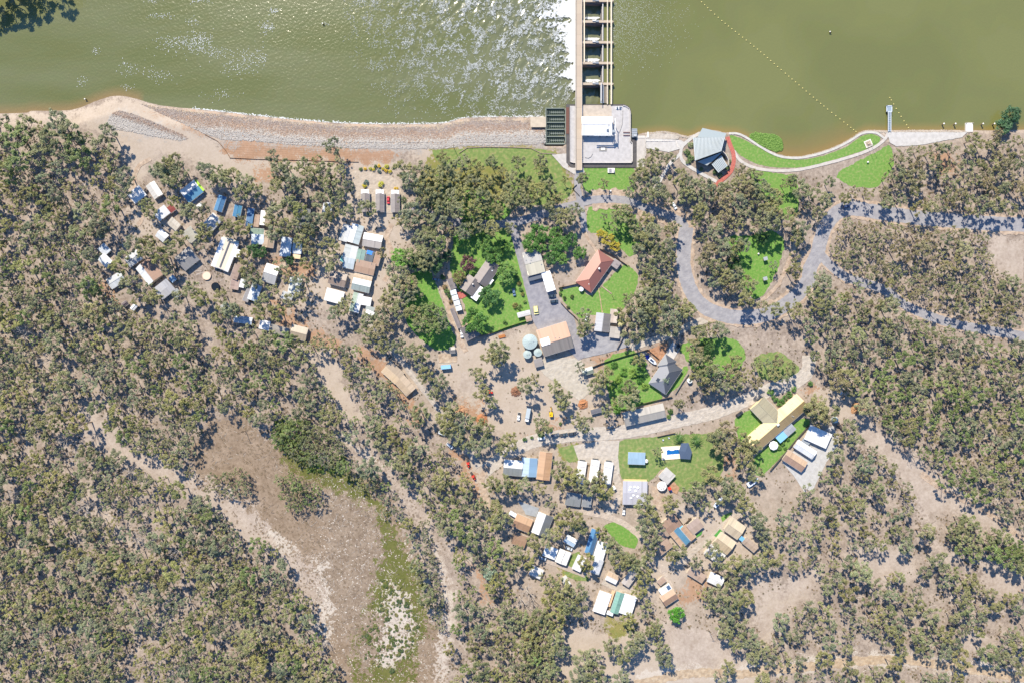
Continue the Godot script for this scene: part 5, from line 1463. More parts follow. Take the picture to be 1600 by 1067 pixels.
	pbx(sm, "seam", 0, 3.46, 0, 8.0, 0.08, 0.25, hex("5f5a52"), M.matte)
	building("white roof mostly hidden by a gum right of the short lane", 905, 880, 22, 13, 115, "e8eaec", "e0e4e6", {"h": 2.7, "roof": "flat"})
	building("pale roof half under a gum right of the narrow blue roof", 933, 885, 22, 13, 110, "d4d8dc", "ccd0d4", {"h": 2.6})
	building("small tan and white roof standing alone by the lane's end", 957, 903, 17, 13, 26, "d6b690", "f2f2f0", {"h": 2.6})
	building("long pale tan roof left of the trees by the lane's end", 984.5, 903, 25, 13, -54, "d8ccc0", "ccbfb2", {"h": 2.7, "roof": "skillion"})
	building("big bright white roof left of the teal roof", 941, 941.5, 31, 18, 109, "f4f4f6", "f0f2f4", {"h": 3.0, "roof": "flat"})
	building("teal green gabled roof between two white roofs", 965, 942, 31, 12, 108, "7cb8a6", "86c2b0", {"h": 3.0, "rise": 0.7})
	building("big bright white roof right of the teal roof", 981, 945, 29, 19, 108, "f4f6f8", "eef2f4", {"h": 2.9, "roof": "flat"})
	canopy("tan deck roof strip between the white and teal roofs", 955, 935, 26, 5, 108, "d4b08a", {"cat": "deck roof", "h": 2.2})
	caravan("tiny white caravan below the teal roof", 953.5, 958.5, 10, 6, 20, "e2e6e8")
	building("white rags of roof under gum trees at the lower left", 838, 894, 18, 14, 25, "dfdedc", "d8d8d6", {"h": 2.5, "roof": "flat"})
	building("pale roof scrap under gum trees left of the bright white roof", 884, 908, 14, 9, 60, "d8d8d4", "d0d0cc", {"h": 2.5, "roof": "flat"})
	# tan cabins, right
	building("brown-tan roof at the top of the tan cabin cluster", 1050, 819, 23, 21, -38, "c09a7c", "b48e72", {"h": 2.8, "roof": "skillion"})
	building("pinkish tan roof right of the brown-tan roof, half in shade", 1086.5, 822, 20, 17, -38, "ccb09c", "c4a892", {"h": 2.8, "roof": "skillion"})
	building("tan cabin with a steel blue roof strip", 1063, 840, 27, 16, 50, "4f94b8", "d6b08a", {"h": 2.8, "split": 0.55})
	building("plain tan roof right of the steel blue strip", 1076, 832, 24, 10, 50, "d0aa84", "c8a27e", {"h": 2.7, "roof": "flat"})
	canopy("small bright cyan awning at the top of the steel blue roof", 1064.5, 824, 7, 4, -38, "6cc8ec")
	building("tan roof at the left end of the tan cabin cluster", 1033, 836, 23, 16, -38, "c8aa8e", "c0a286", {"h": 2.6, "roof": "skillion"})
	building("pinkish tan roof below the left end of the tan cabin cluster", 1037, 855, 24, 15, -38, "ccac92", "c4a48a", {"h": 2.6, "roof": "skillion"})
	building("cream square roof at the right of the tan cabin cluster", 1149, 826, 24, 22, 35, "dccaa8", "d0bc9a", {"h": 2.9})
	building("cream roof beside the artificial turf rectangle", 1132.5, 849, 26, 22, 37, "dcc9a4", "ccb48e", {"h": 2.9})
	building("tan roof with a small blue cover at the far right of the cluster", 1173, 851, 23, 11, 40, "c8b09a", "c0a892", {"h": 2.6, "roof": "skillion"})
	canopy("small blue cover at the corner of the far right tan roof", 1160, 842, 8, 7, 40, "6ea8cc")
	building("whitish roof curving out of a gum's crown", 1117, 866, 27, 17, 38, "e0dcd4", "d8d4cc", {"h": 2.7, "roof": "flat"})
	building("white roof lowest in the tan cabin cluster", 1119, 906, 22, 15, 25, "eceef0", "e2e6ea", {"h": 2.7})
	building("tan roof edged by a dark fence below the cabin lane", 1089, 898, 26, 13, 32, "ccae94", "c4a68c", {"h": 2.6, "roof": "skillion"})
	building("tan gabled cabin with white top beside the end of the park lane", 1046, 934, 22, 16, -33, "d8b28c", "b48e72", {"h": 2.8})
	var wp := building("white flat roof with a dark solar panel beside the end of the park lane", 1040, 921, 18, 10, -33, "ececea", "e8e8e6", {"h": 2.7, "roof": "flat"})
	roof_pad(wp, "solar_panel", 2.3, 2.85, 0.0, 2.2, 2.6, "4a5f7c", M.glass)
	building("small tan roof scraps left of the cabin with solar panel", 1034, 908, 12, 9, -40, "c8a88e", "c0a086", {"h": 2.4, "roof": "flat", "cat": "shed"})
	# depot yard, forest edge
	building("tan flat roof among trees on the gravel road's left, upper one", 613.5, 581.5, 27, 21, 42, "c8b090", "d8bc94", {"h": 2.8, "roof": "skillion"})
	building("tan flat roof among trees on the gravel road's left, lower one", 633, 602, 26, 18, 48, "d4ba98", "c8ae8c", {"h": 2.8, "roof": "skillion"})
	building("tiny grey shed on the sandy bay below the green lawn", 706.5, 547, 9, 9, -5, "a09a94", "98928c", {"h": 2.3, "cat": "shed"})

	# fences
	fence("brown paling fence between the garden and the tank yard", [748, 526, 765, 522, 790, 512, 812, 505, 832, 499], 1.8, "6b5546")
	fence("brown paling fence left of the red house lawn", [873, 450, 888, 447, 903, 443.5], 1.8, "7a5f50")
	fence("dark paling fence from the car park to the grey sheds", [876, 473, 886, 484, 898, 495, 905, 503], 1.8, "5f5048")
	fence("dark paling fence above the red roofed house", [937, 389, 956, 399, 980, 415], 1.8, "5c5450")
	fence("dark paling fence right of the red house lawn", [987, 497, 982, 510, 968, 538, 964, 545], 1.8, "54493f")
	fence("dark hedge-side fence at the top of the fenced garden", [916, 577, 940, 567, 975, 556, 1012, 546, 1030, 561], 1.6, "4e4a40")
	fence("brown paling fence below the dark roofed house", [1000, 631, 1020, 626, 1050, 619], 1.8, "6a6258")
	fence("grey retaining fence right of the dark house lawn", [1076, 583, 1066, 597, 1055, 615], 1.6, "8d8a80")
	fence("curved stone garden wall at the road below the fenced garden", [946, 661, 948, 671, 958, 669, 970, 663], 0.8, "6e6258", 0.4, "garden_wall")
	fence("dark fence behind the hotel garden", [1264, 664, 1245, 685, 1224, 710, 1203, 735], 1.8, "5a5550")
	fence("low timber pool fence along the park lawn's top", [1027, 682, 1040, 679, 1055, 676], 1.3, "5a5246")
	fence("dark fence beside the tan cabin cluster", [1052, 801, 1062, 812, 1068, 820, 1080, 808], 1.8, "4e463f")
	fence("dark fence left of the tan cabin cluster", [1031, 816, 1040, 828, 1045, 836], 1.8, "4e463f")
	fence("dark fence slanting below the whitish curved roof", [1121, 893, 1136, 906, 1150, 917], 1.8, "4a433d")
	fence("dark fence along the riverside cabins' forest edge", [395, 509, 420, 517, 450, 524, 480, 534], 1.5, "5c4d42")
	fence("timber fence along the ramp below the lower tan roof", [603, 599, 622, 618, 640, 638, 648, 648], 1.2, "c09a68")

# ------------------------------------------------------------------ vehicles and small things
func things() -> void:
	car("bright red hatchback between two grey holiday cabins", 606.5, 313, 90, "c01f38")
	car("steel blue sedan parked in the shade of a garden tree", 803, 457, 78, "5a7490")
	car("upper one of two dark cars side by side below the white carport", 863, 463, -6, "2f4050", "sedan", "dark cars below the white carport")
	car("lower one of two dark cars side by side below the white carport", 866, 471.5, -6, "26384a", "suv", "dark cars below the white carport")
	car("pale yellow van alone on the depot apron", 837.5, 485, 82, "ece29a", "van", "", "van")
	car("white ute beside the gum left of the grey gabled shed", 917, 496.5, 105, "e8eaec", "ute", "", "ute")
	car("dark car at the end of the dark house driveway", 1059, 543, -58, "2c3844", "suv")
	car("dark car under the trees right of the dark roofed house", 1081, 622, 70, "3a3c40")
	car("charcoal four wheel drive parked in front of the hotel", 1155.8, 646.5, -35, "33373c", "suv")
	car("whitish car in forest shade right of the hotel", 1311.5, 611, 35, "c8d0d8", "suv")
	car("grey car at the hedge, leftmost of the row above the park road", 868, 679.5, -12, "5c6670", "suv", "cars along the hedge above the park road")
	car("dark ute in the middle of the row above the park road", 881, 679, -10, "44525e", "ute", "cars along the hedge above the park road", "ute")
	car("dark car rightmost of the row above the park road", 894, 677.5, -8, "303a46", "suv", "cars along the hedge above the park road")
	car("white car half under a tree below the hedge", 846, 684.5, -8, "e4e8ea")
	car("white ute beside the long grey truck", 810.5, 650, 98, "eceeee", "ute", "", "ute")
	car("white ute below the amenities block", 975, 798, 95, "dfe3e6", "ute", "", "ute")
	car("lower white car at the forest edge by the gravel road", 702.5, 696, 40, "d8dfe6", "suv", "white cars at the forest edge")
	car("upper white car at the forest edge by the gravel road", 690.5, 677, 20, "d0dae0", "suv", "white cars at the forest edge")
	car("dark blue car on the loop road's shaded edge", 1323, 322.5, -12, "34466a", "suv")
	car("white car half hidden under gums beside the access road", 1054, 322, 60, "d4dce4")
	car("silver car below the white seam cabin's neighbours", 889, 857, 20, "b8c0c8")
	car("silver car at the left end of the short lane", 848, 872, 20, "a8b4c0")
	car("dark car in the dirt below the cabin lane", 1109, 921, 35, "4a4440")
	car("dark car beside the fallen gum shadows right of the annexes", 1315, 668, 50, "4e4644")
	car("grey car at the gate of the dirt drive", 681, 437, 15, "7d858c")
	car("white car on the dirt drive beside the wide grey shed", 721.5, 522, 85, "e6e8ea")
	# boat under a cover and a boat on a trailer
	boat("blue and white boat parked on grass under the hotel's trees", 1176.5, 752.5, 20, 9, -35, "2f62a8")
	boat("white boat on a trailer behind the fence above the dark roofed house", 1020, 564, 15, 6, 40, "eceef0")
	boat("dark blue boat with a white stripe beside the upper cabin lane", 1123, 784, 20, 7, -52, "34508c")
	var tp := plan(1011, 558, 1)
	var tarp := thing("tarpaulin", "crumpled blue tarpaulin beside the trailer boat", "tarpaulin", Vector3(tp.x, 0, tp.z))
	var b := MB.new()
	for k in 6:
		b.taper(rng.randf_range(-1, 1), rng.randf_range(-1, 1), 0.1, rng.randf_range(0.4, 1.0), Vector2(1.6, 1.4), Vector2(0.7, 0.5), hex("2a48c0"))
	part(tarp, "cover", b.mesh(), M.paint)
	# truck with a long grey box body
	var tr := plan(824.6, 648, 2.5)
	var truck := thing("box_truck", "long grey box truck parked on pale dirt", "truck", Vector3(tr.x, layer + 0.01, tr.z), -deg_to_rad(100))
	pbx(truck, "box_body", -1.0, 2.0, 0, 6.4, 2.3, 2.5, hex("a8b2b8"), M.paint)
	pbx(truck, "cab", 3.2, 1.5, 0, 1.7, 1.9, 2.3, hex("e4e6e8"), M.paint)
	pbx(truck, "windscreen", 4.08, 1.9, 0, 0.06, 0.8, 2.0, hex("20262c"), M.glass)
	for s in [-1, 1]:
		pbx(truck, "headlight", 4.08, 0.9, s * 0.85, 0.08, 0.2, 0.35, hex("e8e8e0"), M.glass)
	wheels(truck, 8, 2.4, 0.48, [-0.36, -0.22, 0.36])
	block(rect(824.6, 648, 22, 9, 100))
	var ct := plan(696.5, 573, 2.4)
	var cont := thing("shipping_container", "pale blue shipping container on the sandy bay", "container", Vector3(ct.x, layer, ct.z), deg_to_rad(5))
	pbx(cont, "box", 0, 1.25, 0, 6.1, 2.5, 2.44, hex("7db0da"), M.paint)
	for k in 12:
		pbx(cont, "roof_rib", -2.75 + k * 0.5, 2.52, 0, 0.22, 0.06, 2.3, hex("94c0e4"), M.paint)
	for s in [-1, 1]:
		pbx(cont, "door", 3.07, 1.25, s * 0.6, 0.05, 2.3, 1.1, hex("6a9fd0"), M.paint)
	# excavator
	var ex := plan(861, 646, 1.5)
	var dig := thing("excavator", "bright yellow excavator at the lower edge of the depot yard", "excavator", Vector3(ex.x, layer, ex.z), -deg_to_rad(-95))
	for s in [-1, 1]:
		pbx(dig, "track", 0, 0.4, s * 0.85, 3.0, 0.75, 0.5, hex("2c2a28"), M.matte)
	pbx(dig, "body", -0.3, 1.4, 0, 2.4, 1.1, 2.1, hex("f0c010"), M.paint)
	pbx(dig, "cab", 0.4, 2.2, -0.5, 1.3, 1.2, 0.9, hex("eebe18"), M.paint)
	pbx(dig, "counterweight", -1.6, 1.4, 0, 0.6, 1.0, 2.0, hex("d8a810"), M.paint)
	var arm := MB.new()
	arm.tube(Vector3(0.8, 1.6, 0.3), Vector3(2.6, 3.2, 0.3), 0.22, 0.18, 6, hex("f0c010"))
	arm.tube(Vector3(2.6, 3.2, 0.3), Vector3(4.0, 1.4, 0.3), 0.18, 0.14, 6, hex("f0c010"))
	part(dig, "boom", arm.mesh(), M.paint)
	pbx(dig, "bucket", 4.1, 0.9, 0.3, 0.7, 0.8, 0.9, hex("57534e"), M.metal)
	tractor("red tractor beside the leaning gum in the depot yard", 765.5, 612, 20, "d02820")
	tractor("upper red tractor on the orange track at the park's left entrance", 731.5, 725, 80, "c83a28")
	tractor("lower red tractor on the orange track at the park's left entrance", 740, 745, 60, "c04030")
	# piles
	pile("orange soil heap at the lower right of the depot yard", 911, 631, 8, "d08850", "soil_heap")
	pile("wide orange soil heap in the middle of the depot yard", 722, 643, 10, "cf9a70", "soil_heap")
	pile("burnt orange soil heap under the depot's lower trees", 752, 655, 9, "d2854c", "soil_heap")
	pile("bright sandy heap at the forest edge right of the hotel", 1339, 638, 9, "dba066", "soil_heap")
	pile("rusty brush heap below the square grey shed", 806, 611, 8, "a0633f", "brush_heap")
	pile("grey rubble heap beside the pale lane", 1170, 602, 5, "a8a098", "rubble_heap")
	var st := plan(784, 526, 0.5)
	var logs := thing("timber_stack", "stack of orange timber beams beside the tank yard fence", "timber", Vector3(st.x, layer, st.z), deg_to_rad(14))
	for k in 7:
		pbx(logs, "beam", (k % 2) * 0.3, 0.2 + 0.3 * (k / 4), -0.9 + 0.5 * (k % 4), 4.2, 0.28, 0.3, hex(["d88c50", "c97c44", "b8804e"][k % 3]), M.matte)
	# pool
	var pp := plan(1049, 707)
	var pool := thing("swimming_pool", "blue swimming pool in a pale concrete surround", "pool", Vector3(pp.x, layer + 0.02, pp.z), deg_to_rad(4))
	b = MB.new()
	b.bx(0, 0.0, 0, 12.4, 0.3, 8.2, hex("e8d6c0"))
	part(pool, "surround", b.mesh(), M.matte)
	var shape := PackedVector2Array()
	for q in [[-3.0, -1.9], [-1.5, -2.1], [0.5, -1.5], [2.5, -1.9], [6.0, -2.0], [6.0, 1.2], [1.0, 1.1], [-3.0, 1.3]]:
		shape.push_back(Vector2(q[0], q[1]))
	b = MB.new()
	b.prism(shape, 0.14, 0.17, hex("1f62a4"), hex("d8e0e4"))
	part(pool, "water", b.mesh(), M.glass)
	for k in shape.size():
		var p := shape[k]; var e := shape[(k + 1) % shape.size()]
		pbx(pool, "coping", (p.x + e.x) / 2, 0.2, (p.y + e.y) / 2, p.distance_to(e) + 0.3, 0.1, 0.35, hex("f0ece4"), M.matte, -atan2(e.y - p.y, e.x - p.x))
	block(outline([1030, 695, 1086, 692, 1086, 720, 1030, 720]))
	var sp := plan(1071, 705, 3)
	var sail := thing("shade_sail", "slate blue six sided shade sail over the pool's end", "shade sail", Vector3(sp.x, 0, sp.z))
	var rim := []
	for q in [[1064.5, 692, 2.6], [1076, 692, 3.0], [1081.5, 706, 2.6], [1079, 717.5, 3.0], [1063, 716.5, 2.6], [1061.5, 704, 3.0]]:
		rim.append(plan(q[0], q[1], q[2]) - Vector3(sp.x, 0, sp.z))
	b = MB.new()
	for k in 6:
		b.tri(rim[(k + 1) % 6], rim[k], Vector3(0, 3.5, 0), hex("4c5a70"))
		b.tri(rim[k] - Vector3(0, 0.04, 0), rim[(k + 1) % 6] - Vector3(0, 0.04, 0), Vector3(0, 3.46, 0), hex("4c5a70"))
	part(sail, "cloth", b.mesh(), M.matte)
	for k in 6:
		pbx(sail, "pole", rim[k].x, rim[k].y / 2, rim[k].z, 0.12, rim[k].y, 0.12, hex("d8d8d8"), M.metal)
	# playground
	building("square pale grey playground roof set at an angle", 1042.5, 743.5, 19, 18, 42, "cfcbc4", "c8c4be", {"h": 2.8, "roof": "flat", "cat": "shelter", "open": true})
	var rp := plan(1034.6, 759.5, 3)
	var umb := thing("round_shade", "white round shade with dark spots in the playground", "shade", Vector3(rp.x, 0, rp.z))
	b = MB.new()
	b.lathe(Vector3.ZERO, [[3.0, 2.6], [3.0, 2.68], [1.6, 3.1], [0, 3.4]], 16, hex("e8e6e2"))
	part(umb, "cloth", b.mesh(), M.matte)
	pbx(umb, "pole", 0, 1.4, 0, 0.16, 2.8, 0.16, hex("8c8c8c"), M.metal)
	for k in 7:
		pbx(umb, "patch", cos(k * 0.95) * 1.7, 3.1, sin(k * 0.95) * 1.7, 0.7, 0.1, 0.5, hex("8f8a84"), M.matte, k)
	var slp := plan(1048, 765, 1)
	var slide := thing("playground_slide", "red and blue playground slide on orange sand", "slide", Vector3(slp.x, layer, slp.z), -0.9)
	pbx(slide, "platform", -1.4, 1.3, 0, 1.5, 0.15, 1.5, hex("d03c30"), M.paint)
	pbx(slide, "roof", -1.4, 2.6, 0, 1.7, 0.15, 1.7, hex("d8402c"), M.paint)
	for s in [[-2.0, -0.6], [-2.0, 0.6], [-0.8, -0.6], [-0.8, 0.6]]:
		pbx(slide, "post", s[0], 1.3, s[1], 0.12, 2.6, 0.12, hex("3058b0"), M.paint)
	var chute := pbx(slide, "chute", 0.6, 0.75, 0, 2.8, 0.1, 0.6, hex("3f6fc8"), M.paint)
	chute.rotation.z = -0.42
	# round things by the big white hall
	for q in [["round beige trampoline by the big white hall's lower end", 322, 431, 6.8, "d6c2ac"], ["round black trampoline below the beige one", 336, 448, 6.6, "1c2430"], ["round black tank cover beside the beige grey roof", 307.5, 369, 5.0, "1a2230"]]:
		var w := plan(q[1], q[2], 0.9)
		var t := thing("trampoline", q[0], "trampoline", Vector3(w.x, 0, w.z))
		b = MB.new()
		var r: float = q[3] * U
		b.lathe(Vector3.ZERO, [[r * 0.86, 0.85], [0, 0.83]], 24, hex(q[4]))
		part(t, "mat", b.mesh(), M.matte)
		b = MB.new()
		b.lathe(Vector3.ZERO, [[r, 0.8], [r, 0.92], [r * 0.86, 0.92], [r * 0.86, 0.84]], 24, hex(q[4], 0.85))
		part(t, "rim", b.mesh(), M.matte)
		for k in 6:
			pbx(t, "leg", cos(TAU * k / 6) * r * 0.95, 0.41, sin(TAU * k / 6) * r * 0.95, 0.06, 0.82, 0.06, hex("555555"), M.metal)
		block(rect(q[1], q[2], q[3] * 2, q[3] * 2, 0))
	# jetty, boat ramp, bollards, buoys
	var jt := plan(1390.3, 206, 0.4)
	var jetty := thing("jetty", "steel blue jetty with a square landing stage in the weir pool", "jetty", Vector3(jt.x, 0, jt.z))
	var jl := jt.z - plan(0, 175, 0.4).z
	for s in [-1, 1]:
		pbx(jetty, "side_rail", s * 0.85, 0.75, -jl / 2, 0.25, 0.5, jl, hex("c4ccd4"), M.paint)
	pbx(jetty, "gangway", 0, 0.35, -jl / 2, 1.5, 0.2, jl, hex("6d7c8c"), M.matte)
	for k in 9:
		pbx(jetty, "cross_bar", 0, 0.5, -jl * (k + 0.5) / 9.0, 1.7, 0.1, 0.14, hex("c4ccd4"), M.paint)
	pbx(jetty, "landing_stage", 0, 0.1, -jl - 2.0, 3.5, 0.4, 4.0, hex("8a98a6"), M.matte)
	for q in [[0, -3.9, 3.5, 0.3], [0, -0.2, 3.5, 0.3], [-1.6, -2.0, 0.3, 4.0], [1.6, -2.0, 0.3, 4.0]]:
		pbx(jetty, "stage_edge", q[0], 0.4, -jl + q[1], q[2], 0.25, q[3], hex("d4dce4"), M.paint)
	for s in [[-1.6, 0], [1.6, 0], [-1.6, -3.8], [1.6, -3.8]]:
		b = MB.new()
		b.tube(Vector3(0, -4, 0), Vector3(0, 1.6, 0), 0.15, 0.15, 8, hex("7f8790"), true)
		part(jetty, "pile", b.mesh(), M.metal).position = Vector3(s[0], 0, -jl + s[1])
	var br := plan(1515.5, 199)
	var ramp_ := thing("boat_landing", "white concrete boat landing with corner posts at the right shore", "landing", Vector3(br.x, 0, br.z))
	pbx(ramp_, "slab", 0, -1.6, 0, 4.4, 3.4, 5.6, hex("dcd8d2"), M.matte)
	for s in [-1, 1]:
		pbx(ramp_, "post", s * 1.9, 0.6, -2.5, 0.3, 1.4, 0.3, hex("a8a49e"), M.matte)
	var bn := ["first mooring post from the left beyond the plaza", "second mooring post from the left, just left of the boat landing", "third mooring post, just right of the boat landing", "rightmost mooring post, near the dark green shore tree"]
	for k in 4:
		var w := plan([1475.5, 1493.7, 1536.8, 1554.6][k], 193.5, 1.0)
		var t := thing("mooring_post", bn[k], "post", Vector3(w.x, UP_WATER, w.z), 0, "mooring posts off the right shore")
		b = MB.new()
		b.tube(Vector3(0, -3, 0), Vector3(0, 2.4, 0), 0.35, 0.35, 10, hex("8f7d6a"), true)
		part(t, "pile", b.mesh(), M.matte)
		b = MB.new()
		b.lathe(Vector3.ZERO, [[0.5, 2.4], [0.5, 2.55], [0, 2.9]], 10, hex("e4e2de"))
		part(t, "cap", b.mesh(), M.paint)
	buoys("yellow float of the long boom line above the weir", "floats of the long boom line", [1060, -30, 1093, 0, 1130, 34, 1180, 74, 1230, 117, 1290, 168, 1338, 206], 52)
	buoys("yellow float of the short line beside the jetty", "floats of the short line", [1391, 153, 1404, 175, 1420, 200], 9)
	var sn := [["dark snag with a white marker far out in the weir pool", 1297, 51], ["dark stump in the shallows off the sandy point", 134, 156], ["dark floating snag in the river below the weir", 505, 38]]
	for q in sn:
		var lev := UP_WATER if q[1] > 900 else DOWN_WATER
		var w := plan(q[1], q[2], lev)
		var t := thing("river_snag", q[0], "snag", w)
		b = MB.new()
		b.tube(Vector3(0, -1.5, 0), Vector3(0.2, 1.2, 0.1), 0.4, 0.3, 7, hex("3b332c"), true)
		b.tube(Vector3(0, 0.4, 0), Vector3(1.0, 0.9, 0.4), 0.2, 0.1, 6, hex("3b332c"), true)
		part(t, "trunk", b.mesh(), M.matte)
		pbx(t, "marker", -0.3, 1.3, -0.2, 0.7, 0.2, 0.6, hex("dcdcd8"), M.paint)
	# water weed: one low green mat of leaves
	var patch := outline([1171, 220, 1173, 211, 1181, 207.5, 1196, 210, 1211, 211, 1220, 217, 1224, 226, 1222, 235, 1213, 237.5, 1199, 232, 1184, 226, 1174, 224], 0.5, 9)
	var xf := []; var cols := []
	var lb := MB.new()
	for k in 5:
		var a := TAU * k / 5
		lb.quad(Vector3(cos(a) * 0.5, 0.02, sin(a) * 0.5), Vector3(cos(a + 0.9) * 0.35, 0.12, sin(a + 0.9) * 0.35), Vector3(0, 0.3, 0), Vector3(cos(a - 0.6) * 0.3, 0.1, sin(a - 0.6) * 0.3), Color.WHITE)
	for k in 2600:
		var p := Vector2(rng.randf_range(1170, 1225), rng.randf_range(206, 238))
		if not Geometry2D.is_point_in_polygon(p, patch): continue
		var w := plan(p.x, p.y, UP_WATER)
		w.y = UP_WATER + 0.05 + rng.randf() * 0.3
		xf.append(Transform3D(Basis(Vector3.UP, rng.randf() * TAU).scaled_local(Vector3.ONE * rng.randf_range(0.8, 1.5)), w))
		cols.append(hex("4f7426").lerp(hex("6f8f3c"), rng.randf()))
	stuff("water_weed", "dense green mat of water weed off the curved shore", "water weed", lb.mesh(M.leaf), xf, cols)
	# picnic shelter, plinth on the weir lawn, poles
	var ps := plan(1357.5, 224.5, 0.3)
	var table := thing("picnic_pad", "square paved picnic pad with a seat and tall lamp mast on the riverside lawn", "picnic pad", Vector3(ps.x, layer, ps.z), 0.4)
	pbx(table, "paving", 0, 0.05, 0, 4.6, 0.1, 4.4, hex("d8d2c8"), M.matte)
	pbx(table, "inset", 0, 0.12, 0, 3.4, 0.06, 3.2, hex("a39688"), M.matte)
	pbx(table, "table_top", 0, 0.8, 0, 1.8, 0.08, 0.8, hex("b8a890"), M.matte)
	for s in [-1, 1]:
		pbx(table, "bench", 0, 0.48, s * 0.75, 1.8, 0.07, 0.3, hex("b8a890"), M.matte)
		pbx(table, "mast", s * 1.2, 4.5, 1.9, 0.14, 9.0, 0.14, hex("8c8a86"), M.metal)
	var pl := plan(955, 267)
	var plinth := thing("sign_plinth", "pale square plinth with dark panel on the lawn below the weir", "plinth", Vector3(pl.x, layer, pl.z))
	pbx(plinth, "base", 0, 0.3, 0, 4.4, 0.6, 2.9, hex("dcd8d4"), M.matte)
	pbx(plinth, "panel", -0.6, 0.7, 0, 1.6, 0.3, 2.0, hex("8d8c92"), M.matte)
	pbx(plinth, "post", 1.6, 1.2, 0.6, 0.3, 2.4, 0.3, hex("6a6a70"), M.matte)
	for q in [["timber power pole with stays on the grass bank left of the weir", 710, 233], ["power pole standing in the dry wetland", 383, 673], ["power pole in the scrub at the wetland's left edge", 376, 737], ["power pole at the tracks below the cabin with solar panel", 1107, 983], ["power pole beside the forest track on the right", 1426, 712], ["thin pole on the red house lawn", 957, 463]]:
		var w := plan(q[1], q[2])
		var t := thing("power_pole", q[0], "pole", w)
		b = MB.new()
		b.tube(Vector3.ZERO, Vector3(0, 9 if q[1] != 957 else 3, 0), 0.17, 0.12, 8, hex("6d5a4a"), true)
		part(t, "pole", b.mesh(), M.matte)
		pbx(t, "cross_arm", 0, 8.4 if q[1] != 957 else 2.8, 0, 2.2, 0.14, 0.14, hex("6d5a4a"), M.matte)
		for s in [-0.9, 0.0, 0.9]:
			pbx(t, "insulator", s, 8.6 if q[1] != 957 else 2.95, 0, 0.1, 0.2, 0.1, hex("d8d8d8"), M.paint)
	for q in [["white garden chairs group, left one", 1036, 687], ["white garden chairs group, right one", 1045, 684], ["white stone on the park lawn by the footpath", 1356, 254], ["white marker stone on the loop park lawn", 1185, 397], ["dark picnic table on the loop park lawn", 1194.5, 405], ["second dark picnic table on the loop park lawn, lower one", 1194, 436], ["round white bin on the lawn below the access road", 954, 299]]:
		var w := plan(q[1], q[2])
		if "table" in q[0]:
			var t := thing("picnic_table", q[0], "picnic table", Vector3(w.x, layer, w.z), 0.3)
			pbx(t, "roof", 0, 2.5, 0, 2.6, 0.12, 2.2, hex("9aa0a2"), M.roof)
			pbx(t, "table_top", 0, 0.75, 0, 1.7, 0.08, 0.75, hex("77706a"), M.matte)
			for s in [-1, 1]:
				pbx(t, "bench", 0, 0.45, s * 0.7, 1.7, 0.07, 0.3, hex("77706a"), M.matte)
				pbx(t, "post", s * 1.1, 1.22, 0, 0.12, 2.44, 0.12, hex("55524e"), M.matte)
		elif "chairs" in q[0]:
			var t := thing("garden_chair", q[0], "chair", Vector3(w.x, layer, w.z), 0.6)
			pbx(t, "seat", 0, 0.42, 0, 0.9, 0.08, 0.9, hex("f2f2f2"), M.paint)
			pbx(t, "backrest", 0, 0.75, -0.42, 0.9, 0.65, 0.08, hex("f2f2f2"), M.paint)
			for s in [[-1, -1], [1, -1], [1, 1], [-1, 1]]:
				pbx(t, "leg", s[0] * 0.4, 0.19, s[1] * 0.4, 0.07, 0.38, 0.07, hex("e8e8e8"), M.paint)
		else:
			var t := thing("bin" if "bin" in q[0] else "marker_stone", q[0], "bin" if "bin" in q[0] else "stone", Vector3(w.x, layer, w.z))
			b = MB.new()
			b.lathe(Vector3.ZERO, [[0.5, 0], [0.55, 0.7], [0.3, 0.95], [0, 1.0]], 9, hex("ece8e2"))
			part(t, "body", b.mesh(), M.matte)

